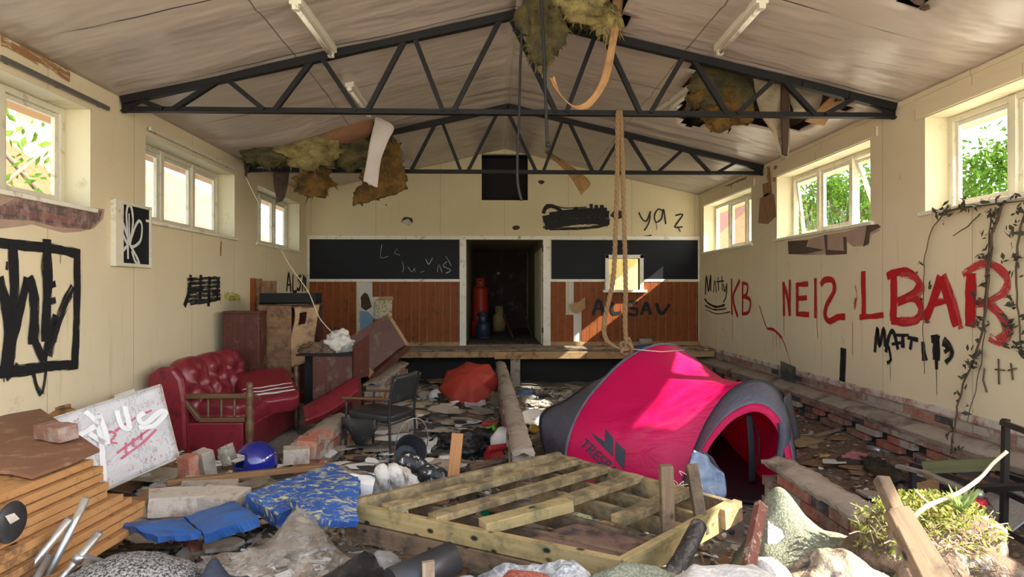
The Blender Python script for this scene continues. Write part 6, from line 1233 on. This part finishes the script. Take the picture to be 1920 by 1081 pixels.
for k in range(420):
    a, r = rnd.random() * 6.28, rnd.random() ** .5; p = wc + V((math.cos(a) * .30 * r, math.sin(a) * .20 * r, .05 * (1 - r * r) - .02 - .1 * max(0, r - .7))); d = V((rnd.gauss(0, .05), rnd.gauss(0, .04), rnd.gauss(.01, .025))); b.tube([p, p + d * .5 + V((0, 0, .01)), p + d], .0022, 4, False)
b.build('straw', M_STRAW, WD)
b = B(); sc_ = PY(1802, 962, 2.84)
for k in range(26):
    a = k * 2.4; L = rnd.uniform(.09, .16); d = V((math.cos(a) * .6, math.sin(a) * .5, .8)).normalized() * L; w_ = V((-math.sin(a), math.cos(a), 0)) * .008; v_ = b.pts([sc_ - w_ * .6, sc_ + w_ * .6, sc_ + d * .6 + w_, sc_ + d + V((0, 0, -.01)), sc_ + d * .6 - w_]); b.face(v_)
b.build('spiky_leaves', leaf_mat('blue_green_blades', (.20, .32, .12), (.34, .42, .16)), WD)
b = B(); b.tube(spline([PY(1688, 990, 2.8), PY(1728, 955, 2.8), PY(1752, 942, 2.82), PY(1800, 922, 2.85), PY(1838, 895, 2.88), PY(1862, 868, 2.9), PY(1888, 846, 2.9)], 5), [.012] * 10 + [.010] * 10 + [.008] * 11, 8); b.tube(spline([PY(1756, 957, 2.81), PY(1738, 940, 2.81), PY(1715, 918, 2.82)], 4), .005, 6); tag(b.build('bare_branch', plain('pale_twig_bark', (.52, .40, .24), .8, .15, 12, .3)), 'pale bare branch rising out of the sunlit weeds', 'branch')
# black metal table frame on the right
MF = thing('metal_table', 'rusty black metal table frame lying by the right wall', 'metal frame', G(1800, 960)); bars = [(((1886, 785), 4.15), ((1882, 985), 4.0), 'leg'), (((1880, 792), 4.15), ((1935, 812), 3.6), 'rail'), (((1712, 868), 4.6), ((1711, 945), 4.55), 'leg'), (((1769, 902), 4.15), ((1772, 968), 4.1), 'leg'), (((1712, 872), 4.6), ((1882, 925), 4.55), 'rail'), (((1716, 862), 4.7), ((1935, 918), 4.5), 'rail'), (((1772, 915), 4.12), ((1935, 912), 3.7), 'rail'), (((1870, 885), 4.5), ((1935, 905), 4.2), 'rail'), (((1874, 990), 4.0), ((1935, 1022), 3.6), 'rail'), (((1880, 920), 4.1), ((1935, 945), 3.8), 'rail')]
for (a, ya), (c2, yc), nm in bars: b = B(); b.beam(PY(*a, ya), PY(*c2, yc), .035, .035, (0, 1, 0)); b.build(nm, M_TUBE, MF)
b = B(); b.beam(PY(1730, 876, 4.45), PY(1886, 868, 4.2), .03, .085, (0, 0, 1)); b.build('timber_rail', wood('green_stained_rail', (.14, .13, .05), (.09, .085, .04), .8), MF)
b = B(); b.beam(PY(1683, 873, 4.3), PY(1726, 884, 4.15), .05, .02); b.beam(PY(1726, 882, 4.16), PY(1834, 930, 3.75), .06, .015); b.build('flat_bar', M_GALV, MF)
b = B(); b.prism([G(1845, 930, .02), G(1905, 905, .12), G(1940, 965, .12), G(1895, 1000, .03)], (0, .0, .018)); tag(b.build('fallen_board', M_PALE), 'pale panel lying under the right end of the metal frame', 'panel')
LB = thing('lamp', 'red lamp hanging in the metal frame near the right edge', 'lamp', PY(1835, 942, 3.75)); b = B(); b.lathe([(.01, -.03), (.035, -.02), (.045, 0), (.035, .02), (.02, .03)], 16, Matrix.Translation(PY(1836, 942, 3.75))); b.build('lens', plain('red_plastic', (.45, .012, .04), .3, .1), LB); b = B(); b.lathe([(.022, .03), (.03, .05), (.02, .075)], 14, Matrix.Translation(PY(1836, 942, 3.75))); b.build('cap', M_GALV, LB)
# ================================================================== RUBBISH: MIDDLE AND RIGHT
M_CARDB = plain('grey_cardboard', (.40, .35, .28), .9, .15, 4, .2, 20, dirt=(.2, .16, .12), damt=.3); M_PAPERW = plain('white_paper', (.74, .73, .70), .8, .06, 5, .15, 20, dirt=(.3, .27, .22), damt=.12); M_PLY = wood('brown_ply_scrap', (.34, .20, .11), (.22, .13, .07), .8, .6); M_DSCRAP = plain('dark_scrap', (.05, .045, .04), .85, .4, 8, .5); M_TANB = plain('tan_cardboard', (.44, .28, .15), .85, .15, 5, .2)
def flat(name, px, label, cat, mat, th=.006, dz=.03, curl=.015, grp=None, n=10, seed=None):
    sd = rnd.random() * 40; P = [G(u, v, dz) for u, v in px]
    def f(s, t):
        p = (P[0] * (1 - s) + P[1] * s) * (1 - t) + (P[3] * (1 - s) + P[2] * s) * t; return V((p.x, p.y, gh(p.x, p.y) + dz + curl * nz((s * 3, t * 3, sd), 1.2) + curl * 1.5 * ((s - .5) ** 2 + (t - .5) ** 2)))
    b = B(); b.sheet(n, n, f, th); return tag(b.build(name, mat), label, cat, grp)
flat('cardboard_sheet', ((800, 776), (915, 768), (930, 822), (838, 826)), 'large flattened grey cardboard sheet in the middle of the rubbish', 'cardboard', M_CARDB); flat('cardboard_sheet', ((706, 800), (792, 792), (796, 838), (664, 850)), 'pale cardboard sheet under the armchair', 'cardboard', M_CARDB); flat('cardboard_sheet', ((795, 705), (838, 706), (836, 720), (806, 720)), 'brown cardboard sheet left of the umbrella', 'cardboard', M_TANB, dz=.05, curl=.03); flat('paper_sheet', ((857, 788), (904, 784), (904, 793), (859, 797)), 'white paper strip lying on the large grey cardboard', 'paper', M_PAPERW, .002, .05)
flat('roofing_scrap', ((838, 806), (880, 801), (896, 808), (850, 815)), 'dark grey scrap on the near end of the large grey cardboard', 'scrap', M_DSCRAP, .004, .055); flat('envelope', ((876, 805), (896, 802), (912, 810), (892, 815)), 'small cream envelope beside the dark grey scrap', 'envelope', M_CARDB, .003, .07); flat('folder', ((820, 758), (862, 755), (868, 762), (826, 768)), 'dark folder with a pale green sheet, right of the hard hat', 'folder', M_DSCRAP, .012, .05); flat('paper_sheet', ((824, 757), (850, 754), (852, 760), (830, 763)), 'pale green sheet lying on the dark folder', 'paper', plain('pale_green_paper', (.50, .55, .34), .8, .05), .002, .075)
flat('paper_sheet', ((870, 752), (910, 752), (912, 762), (872, 764)), 'white paper strewn in front of the umbrella', 'paper', M_PAPERW, .003, .05, .03)
flat('black_sack_scrap', ((820, 742), (850, 738), (858, 748), (826, 752)), 'brown-black flap beside the hard hat', 'scrap', M_DSCRAP, .01, .09, .04)
# hard hat
HH = thing('hard_hat', 'white hard hat lying on the rubbish left of the umbrella', 'hard hat', G(822, 750)); hc2 = G(822, 748, .02); Rh = Matrix.Translation(hc2) @ Matrix.Rotation(-.5, 4, 'Y')
b = B(); b.lathe([(.13, .02), (.128, .06), (.115, .11), (.085, .145), (.04, .165), (.001, .168)], 24, Rh); b.build('shell', plain('white_plastic', (.76, .75, .70), .4, .05), HH); b = B(); b.lathe([(.13, .015), (.155, .012), (.155, .02), (.13, .028)], 24, Rh, False); b.build('brim', M_FOAM, HH)
# bin bags
M_BIN = plain('black_bin_bag', (.012, .012, .015), .22, .3, 6, .8, 20, spec=.7, bd=.05)
for k, (u, v, r, lab) in enumerate(((865, 858, .20, 'black bin bag left of the red bowl'), (895, 838, .17, 'black bin bag behind the red bowl'), (957, 805, .13, 'black bin bag against the middle low wall'), (840, 842, .14, 'black bin bag behind the wooden stake'))):
    p = G(u, v); b = B(); b.blob(p + V((0, 0, r * .45)), (r * 1.2, r, r * .7), .5, 2.2, 4, k + 31, None, True, p.z + .005); tag(b.build('bin_bag', M_BIN), lab, 'bin bag', 'black bin bags')
p = G(922, 826); b = B(); b.blob(p + V((0, 0, .07)), (.11, .09, .09), .6, 2.4, 4, 44, None, True, p.z + .004); tag(b.build('carrier_bag', plain('bright_green_film', (.14, .42, .04), .3, .2, 8, .6, 25, spec=.6)), 'crumpled bright green carrier bag beside the middle low wall', 'bag')
p = G(950, 850); b = B(); b.blob(p + V((0, 0, .12)), (.17, .16, .15), .15, 1.5, 4, 45, None, True, p.z + .004); tag(b.build('plastic_drum', M_FOAM), 'off-white plastic container leaning on the middle low wall', 'container')
def bottle(label, u, v, rz, mat, capm, L=.28, r=.036, grp=None, dz=.0, name='plastic_bottle'):
    o = thing(name, label, 'bottle', G(u, v, r + .02 + dz), 0, grp); m = Matrix.Rotation(rz, 4, 'Z') @ Matrix.Rotation(PI / 2, 4, 'Y')
    b = B(); b.lathe([(r * .8, -L / 2), (r, -L / 2 + .015), (r, L * .15), (r * .9, L * .25), (r * .4, L * .42), (r * .36, L / 2)], 18, m); b.build('body', mat, o, local=True); b = B(); b.lathe([(r * .46, L * .46), (r * .46, L * .56)], 14, m); b.build('cap', capm, o, local=True); return o
M_REDB = plain('red_plastic_label', (.42, .03, .03), .4, .2, 20, .1); M_BLUB = film_mat('blue_tinted_plastic', (.06, .25, .62), .6); M_GRB = plain('dark_green_glass', (.0, .16, .07), .15, .1, spec=.6); M_BRB = plain('dark_brown_plastic', (.06, .022, .014), .25, .2, spec=.6); M_YEL2 = plain('yellow_plastic', (.6, .42, .05), .4)
bottle('red labelled bottle lying on the edge of the grey cardboard', 926, 794, .1, M_REDB, M_YEL2, .30); bottle('red plastic bottle beside the off-white container', 940, 838, .5, M_REDB, M_REDB, .30, .034, None, .1); bottle('blue tinted plastic bottle right of the middle low wall', 986, 735, .2, M_BLUB, M_BLUEM, .28, .05); bottle('clear plastic bottle just in front of the blue tinted one', 992, 744, -.3, M_FILMW, M_BLUEM, .26, .042)
bottle('green glass bottle under the slats of the timber frame', 925, 944, 1.2, M_GRB, M_GRB, .30, .05, None, .08); bottle('dark brown bottle beside the green one under the slats', 950, 958, .9, M_BRB, M_BRB, .32, .055, None, .04)
o = thing('flower_pot', 'black ribbed plastic pot under the slats near the tent', 'pot', G(1062, 932)); m = Matrix.Translation(G(1062, 930, .09)) @ Matrix.Rotation(.35, 4, 'Z') @ Matrix.Rotation(PI / 2, 4, 'Y'); b = B(); b.lathe([(.055, -.10)] + [(.07 + .006 * (k % 2), -.09 + k * .018) for k in range(10)] + [(.085, .09), (.085, .11), (.07, .105), (.06, .0)], 22, m); b.build('pot', M_BLACK, o)
o = thing('bowl', 'red plastic bowl among the black bags', 'bowl', G(925, 857)); m = Matrix.Translation(G(926, 856, .05)) @ Matrix.Rotation(.6, 4, 'X'); b = B(); b.lathe([(.05, -.04), (.10, .03), (.105, .035), (.09, .02), (.04, -.03), (.001, -.03)], 24, m); b.build('body', M_REDB, o)
o = thing('bowl', 'white enamel bowl between the middle low wall and the tent', 'bowl', G(1003, 790)); m = Matrix.Translation(G(1003, 788, .05)) @ Matrix.Rotation(.35, 4, 'X'); b = B(); b.lathe([(.10, -.05), (.19, .05), (.20, .055), (.185, .04), (.09, -.04), (.001, -.042)], 28, m); b.build('body', plain('white_enamel', (.74, .72, .64), .3, .06), o)
b = B(); b.lathe([(.045, -.02), (.055, .05), (.052, .05), (.04, -.01)], 16, Matrix.Translation(G(1001, 806, .05)) @ Matrix.Rotation(.8, 4, 'X')); tag(b.build('cup', M_YEL2), 'small orange cup just in front of the white enamel bowl', 'cup')
b = B(); b.lathe([(.085, -.06), (.10, .06), (.105, .065), (.09, .055), (.07, -.05), (.001, -.05)], 22, Matrix.Translation(G(832, 692, .10)) @ Matrix.Rotation(1.25, 4, 'X')); tag(b.build('paint_tin', M_GALV), 'open paint tin lying on its side below the stage edge', 'tin')
o = thing('drink_can', 'silver drink can lying by the right brick ledge', 'can', G(1640, 842)); m = Matrix.Translation(G(1640, 842, .035)) @ Matrix.Rotation(.6, 4, 'Z') @ Matrix.Rotation(PI / 2, 4, 'X'); b = B(); b.lathe([(.026, -.06), (.033, -.052), (.033, .052), (.026, .06)], 18, m); b.build('body', M_GALV, o)
def clump(name, u, v, r, mat, label, cat, seed, amp=.5, fl=.5):
    p = G(u, v); b = B(); b.blob(p + V((0, 0, r[2] * fl)), r, amp, 2.2, 4, seed, None, True, p.z + .004); return tag(b.build(name, mat), label, cat)
M_OLIVE = plain('olive_brown_cloth', (.20, .15, .085), .95, .3, 6, .8, 20, dirt=(.34, .27, .18), damt=.3); M_TAN = plain('tan_wet_cloth', (.30, .21, .11), .9, .3, 6, .6, 20); M_PINKC = plain('dusty_pink_cloth', (.42, .16, .16), .9, .2, 6, .5, 20); M_DENIM = plain('pale_blue_denim', (.30, .38, .50), .9, .25, 5, .5, 30, dirt=(.10, .13, .20), damt=.4)
clump('work_boots', 938, 760, (.16, .22, .14), M_OLIVE, 'heap of olive-brown boots and cloth right of the umbrella', 'boots', 51); clump('cloth', 1508, 832, (.26, .20, .05), M_TAN, 'tan wet cloth beside the tent on the right', 'cloth', 52); clump('red_bag', 1500, 773, (.20, .14, .10), M_REDC, 'dark red bag by the brick ledge behind the tent', 'bag', 53); clump('cloth', 1603, 863, (.13, .11, .05), M_PINKC, 'dusty pink cloth on the soil beside the black sheet', 'cloth', 54); clump('plastic_wrapper', 1545, 857, (.10, .025, .02), M_YEL2, 'orange-yellow wrapper on the soil right of the tent', 'wrapper', 55, .2)
flat('black_sheet', ((1610, 862), (1660, 866), (1720, 905), (1650, 912)), 'crumpled black cloth on the soil in front of the metal frame', 'cloth', M_BSHEET, .01, .04, .05)
clump('plastic_bag', 752, 733, (.13, .11, .10), M_BLUB if False else plain('blue_carrier_film', (.02, .10, .50), .3, .2, 8, .6, 25, spec=.6), 'blue carrier bag seen behind the armchair', 'bag', 56); clump('plastic_bag', 665, 800, (.13, .11, .06), M_FOAM, 'white plastic bag left of the armchair legs', 'bag', 57); clump('plastic_bag', 1000, 692, (.14, .12, .10), M_FOAM, 'dirty white plastic bag under the stage edge', 'bag', 58)
clump('cloth', 1300, 925, (.001, .001, .001), M_DENIM, 'x', 'x', 59) if False else None
# jeans hanging over the back corner of the frame, wire tangle beside it
hang('jeans', 'pale blue jeans draped between the timber frame and the tent door', 'jeans', [((1306, 846), (1326, 852), 4.72), ((1296, 868), (1340, 872), 4.66), ((1292, 895), (1356, 892), 4.60), ((1296, 925), (1354, 922), 4.55), ((1304, 948), (1340, 950), 4.52)], 4.6, M_DENIM, .02, .05)
hang('dark_cloth', 'dark grey cloth lining beside the pale jeans', 'cloth', [((1318, 845), (1336, 856), 4.85), ((1330, 870), (1352, 880), 4.8), ((1345, 900), (1358, 905), 4.75), ((1335, 940), (1350, 940), 4.7)], 4.8, M_GREYN, .012, .03)
M_WIRE = plain('pale_plastic_cord', (.66, .58, .42), .6, .1); wt_ = thing('cord_tangle', 'tangle of pale cord on the back corner of the timber frame', 'cord', PZ(1290, 925, .55))
b = B()
for k in range(16):
    q0 = PY(1250 + rnd.random() * 60, 905 + rnd.random() * 35, 4.25 + rnd.random() * .2); P = [q0]
    for j in range(5): P.append(P[-1] + V((rnd.gauss(.01, .05), rnd.gauss(0, .04), rnd.gauss(.002, .035))))
    b.tube(spline(P, 5), .0032, 5, False)
b.build('cord', M_WIRE, wt_); wt_['kind'] = 'thing'
clump('lump_of_paper', 1090, 972, (.07, .06, .03), plain('pale_green_paper_lump', (.55, .58, .40), .8), 'crumpled pale green paper on the rotten board inside the frame', 'paper', 60)
# things on the stage and beyond
b = B(); b.lathe([(.06, -.12), (.07, .12), (.065, .12), (.05, -.11)], 16, Matrix.Translation(PZ(1210, 640, ZS + .07)) @ Matrix.Rotation(PI / 2, 4, 'Y')); tag(b.build('paper_roll', M_CARDB), 'cream roll lying on the stage edge behind the tent', 'roll')
b = B(); b.bb(PZ(1190, 652, ZS + .002), PZ(1232, 648, ZS + .05)); tag(b.build('blue_box', M_BLUEM), 'flat blue box on the stage edge behind the tent', 'box')
for (u0, v0, u1, v1, lab) in ((1250, 652, 1330, 650, 'splintered plank on the right end of the stage'), (1110, 653, 1160, 651, 'orange plank lying on the stage below the painted letters'), (1290, 648, 1325, 655, 'short splinter on the right end of the stage')): b = B(); b.beam(PZ(u0, v0, ZS + .018), PZ(u1, v1, ZS + .02), .08, .03); tag(b.build('broken_plank', M_RAW), lab, 'plank')
b = B(); b.prism([PX(u, v, XR - .03) for u, v in ((1464, 676), (1492, 688), (1492, 722), (1464, 712))], (-.006, 0, .0)); tag(b.build('glass_sheet', film_mat('smoky_glass', (.10, .12, .11), .55)), 'dark glass sheet propped against the right brickwork behind the tent', 'glass')
b = B(); b.tube(spline([G(548, 795, .05), G(575, 835, .10), PY(604, 880, 4.6), PY(640, 915, 4.1), PY(655, 935, 4.0), PY(652, 962, 3.9)], 6), .006, 6); tag(b.build('bent_wire', M_TUBE), 'thin dark wire bent down over the straw-covered end of the blue mat', 'wire')
for nm, u, v, r, mt, lb, ct, sd in (('shoe', 312, 893, (.14, .06, .05), M_BLACK, 'black shoe beside the lower corner of the printed sign board', 'shoe', 71), ('cardboard_tube', 280, 880, (.07, .045, .045), M_CARDB, 'small grey paper roll under the edge of the printed sign board', 'roll', 72), ('cardboard_flap', 300, 884, (.12, .07, .04), M_TANB, 'curled tan cardboard right of the small paper roll', 'cardboard', 73), ('plaster_lump', 430, 868, (.10, .09, .08), M_CONC, 'pale lump of plaster left of the helmet visor', 'plaster', 74), ('plaster_lump', 300, 935, (.16, .12, .09), M_CONC, 'lump of concrete at the right end of the panel stack', 'concrete', 75), ('plaster_lump', 640, 905, (.16, .10, .06), M_CONC, 'crumbling plaster lump above the blue mat end', 'plaster', 76), ('crumpled_paper', 520, 905, (.09, .07, .05), M_PAPERW, 'crumpled white paper above the blue mat', 'paper', 77), ('crumpled_paper', 826, 845, (.10, .08, .05), M_PAPERW, 'curled white paper beside the wooden stake', 'paper', 78), ('crumpled_paper', 735, 815, (.09, .07, .05), M_PAPERW, 'crumpled white paper under the armchair seat', 'paper', 79)): clump(nm, u, v, r, mt, lb, ct, sd)
flat('paper_sheet', ((210, 892), (300, 884), (318, 892), (240, 906)), 'white sheet of paper lying below the printed sign board', 'paper', M_PAPERW, .003, .06, .02)
flat('wood_plank', ((880, 876), (962, 850), (966, 858), (884, 888)), 'brown plank end lying behind the far corner of the timber frame', 'plank', M_OLD, .03, .10, .0)
flat('paper_sheet', ((784, 822), (822, 828), (806, 850), (770, 842)), 'white sheet of paper lying right of the tipped bucket', 'paper', M_PAPERW, .003, .10, .04)
flat('brown_board', ((730, 700), (790, 694), (800, 712), (742, 716)), 'brown board lying flat between the armchair and the umbrella', 'board', M_PLY, .01, .05, .02) if True else None
# scattered pieces, each its own object
KEEP = [(-3.6, -2.25, 6.3, 8.2), (.45, 2.5, 4.75, 7.5), (-.12, .42, 4.8, 11.5), (-3.6, -1.5, 8.0, 12), (-2.0, -1.45, 6.3, 11.5), (-3.6, -2.0, 2, 3.9)]
def free(x, y):
    if y > 11.2: return False
    return not any(a <= x <= c and d <= y <= e for a, c, d, e in KEEP)
def in_frame(x, y):   # inside the timber frame's footprint
    return inpoly(x, y, [(-.9, 3.75), (.62, 2.95), (1.5, 3.85), (.52, 4.95)])
def ragged(b, p, r, th, tilt, seed, asp=1.0, nside=7):
    R = Matrix.Rotation(rnd.random() * 6.28, 3, 'Z') @ Matrix.Rotation(rnd.gauss(0, tilt), 3, 'X') @ Matrix.Rotation(rnd.gauss(0, tilt), 3, 'Y'); q = []
    for k in range(nside):
        a = 2 * PI * k / nside; rr = r * rnd.uniform(.6, 1.15); q.append(p + R @ V((rr * math.cos(a) * asp, rr * math.sin(a), 0)))
    b.prism(q, R @ V((0, 0, th)))
ZONES = {'mid': ((-1.45, -.15, 4.9, 11.1), 'among the rubbish of the middle bay'), 'left': ((-3.1, -1.2, 4.0, 6.3), 'on the rubble between the sofa and the blue mat'), 'right': ((.5, 2.0, 7.6, 11.0), 'on the dusty ground behind the tent'), 'soil': ((2.5, 3.65, 4.0, 10.5), 'on the brown soil along the right brick ledge'), 'frame': ((-.6, 1.2, 3.3, 4.6), 'inside the timber frame, beneath its slats')}
def spots(zone, n):
    (x0, x1, y0, y1), txt = ZONES[zone]; out = []
    for _ in range(n * 20):
        x, y = rnd.uniform(x0, x1), y0 + (y1 - y0) * rnd.random() ** 1.25
        if free(x, y) and (zone == 'frame') == in_frame(x, y): out.append((x, y))
        if len(out) == n: break
    return out
PLANS = [('plaster_fragment', 'flat ragged plaster fragment', 'plaster', M_CONC, {'left': 46, 'mid': 34, 'right': 8, 'soil': 6}, (.06, .20), (.012, .03), .07), ('board_fragment', 'broken flat piece of brown board', 'board', M_PLY, {'left': 22, 'mid': 30, 'right': 4, 'soil': 8, 'frame': 8}, (.08, .20), (.006, .014), .06), ('cardboard_scrap', 'ragged scrap of grey cardboard', 'cardboard', M_CARDB, {'left': 26, 'mid': 36, 'right': 5}, (.12, .28), (.004, .008), .05), ('paper_scrap', 'torn scrap of white paper', 'paper', M_PAPERW, {'left': 34, 'mid': 46, 'right': 6, 'soil': 5, 'frame': 3}, (.05, .14), (.002, .004), .10), ('dark_scrap', 'ragged black scrap', 'scrap', M_DSCRAP, {'left': 16, 'mid': 26, 'right': 3, 'soil': 6, 'frame': 5}, (.05, .13), (.004, .012), .10)]
PILE = []
def settle(x, y, r, th, tilt):
    z = gh(x, y) + .014 + r * tilt * .8
    for a, c2, r2, zt2 in PILE:
        if (a - x) ** 2 + (c2 - y) ** 2 < ((r + r2) * .95) ** 2: z = max(z, zt2 + .003)
    z = min(z, gh(x, y) + .16); PILE.append((x, y, r, z + th + r * tilt * .5)); return z
for nm, lab, cat, mat, zs, (r0, r1), (t0, t1), tilt in PLANS:
    for z, n in zs.items():
        for x, y in spots(z, n):
            b = B(); r = rnd.uniform(r0, r1); th = rnd.uniform(t0, t1); ragged(b, V((x, y, settle(x, y, r, th, tilt))), r, th, tilt, 0, rnd.uniform(.7, 1.3)); tag(b.build(nm, mat), lab + ' ' + ZONES[z][1], cat, nm.replace('_', ' ') + 's ' + ZONES[z][1])
for z, n in {'left': 22, 'mid': 26, 'right': 4, 'soil': 8, 'frame': 8}.items():
    for x, y in spots(z, n):
        b = B(); a = rnd.random() * PI; L = rnd.uniform(.12, .34); d = V((math.cos(a), math.sin(a), rnd.gauss(0, .10))) * L; p = V((x, y, gh(x, y) + .03 + rnd.random() * .04)); b.beam(p - d, p + d, rnd.uniform(.025, .06), rnd.uniform(.008, .022), (0, 0, 1), rnd.uniform(.01, .04)); tag(b.build('wood_splinter', rnd.choice((M_OLD, M_RAW, M_PALD))), 'thin broken length of wood ' + ZONES[z][1], 'wood', 'wood splinters ' + ZONES[z][1])
for z, n in {'left': 14, 'mid': 7, 'right': 3, 'soil': 5}.items():
    for x, y in spots(z, n): brick((x, y, gh(x, y) + .035), rnd.random() * 3, rnd.choice(M_BRICKS[:2] + [M_BRICKS[3], M_MORTAR]), 'loose broken brick ' + ZONES[z][1], rnd.gauss(0, .25), rnd.gauss(0, .25), 'loose bricks ' + ZONES[z][1], (rnd.uniform(.10, .2), .10, .068), 'brick_fragment')
# crumbs too many to count
b = B()
for k in range(12000):
    w_ = rnd.random()
    if w_ < .42: x, y = rnd.uniform(-1.5, .05), rnd.uniform(4.2, 11.2)
    elif w_ < .74: x, y = rnd.uniform(-3.4, -1.0), rnd.uniform(3.2, 6.6)
    elif w_ < .86: x, y = rnd.uniform(2.3, 3.75), rnd.uniform(3.2, 11)
    elif w_ < .93: x, y = rnd.uniform(.3, 2.2), rnd.uniform(6, 11.2)
    else: x, y = rnd.uniform(-1, 2.4), rnd.uniform(2.6, 5)
    if not free(x, y) and w_ > .42 and w_ < .86: continue
    b.mi = rnd.choices(range(6), (5, 2.5, 2, 3, 4.5, 3) if x < 2.2 else (2, 4, 3, .5, 1, 5))[0]; p = V((x, y, gh(x, y) + rnd.random() * .02)); big = .8 + .5 * rnd.random() ** 3
    if rnd.random() < .4:
        a = rnd.random() * PI; d = V((math.cos(a), math.sin(a), rnd.gauss(0, .15))) * rnd.uniform(.02, .08) * big; b.beam(p - d, p + d, rnd.uniform(.006, .018), .006)
    else: ragged(b, p, rnd.uniform(.012, .045) * big, rnd.uniform(.003, .02), .3, 0, rnd.uniform(.6, 1.6), 5)
o = b.build('rubble_crumbs', [M_CONC, M_PLY, M_DSCRAP, M_PAPERW, M_CARDB, M_OLD]); tag(o, 'fine litter of splinters, plaster crumbs and paper flecks over the ground', 'rubble', None, 'stuff')
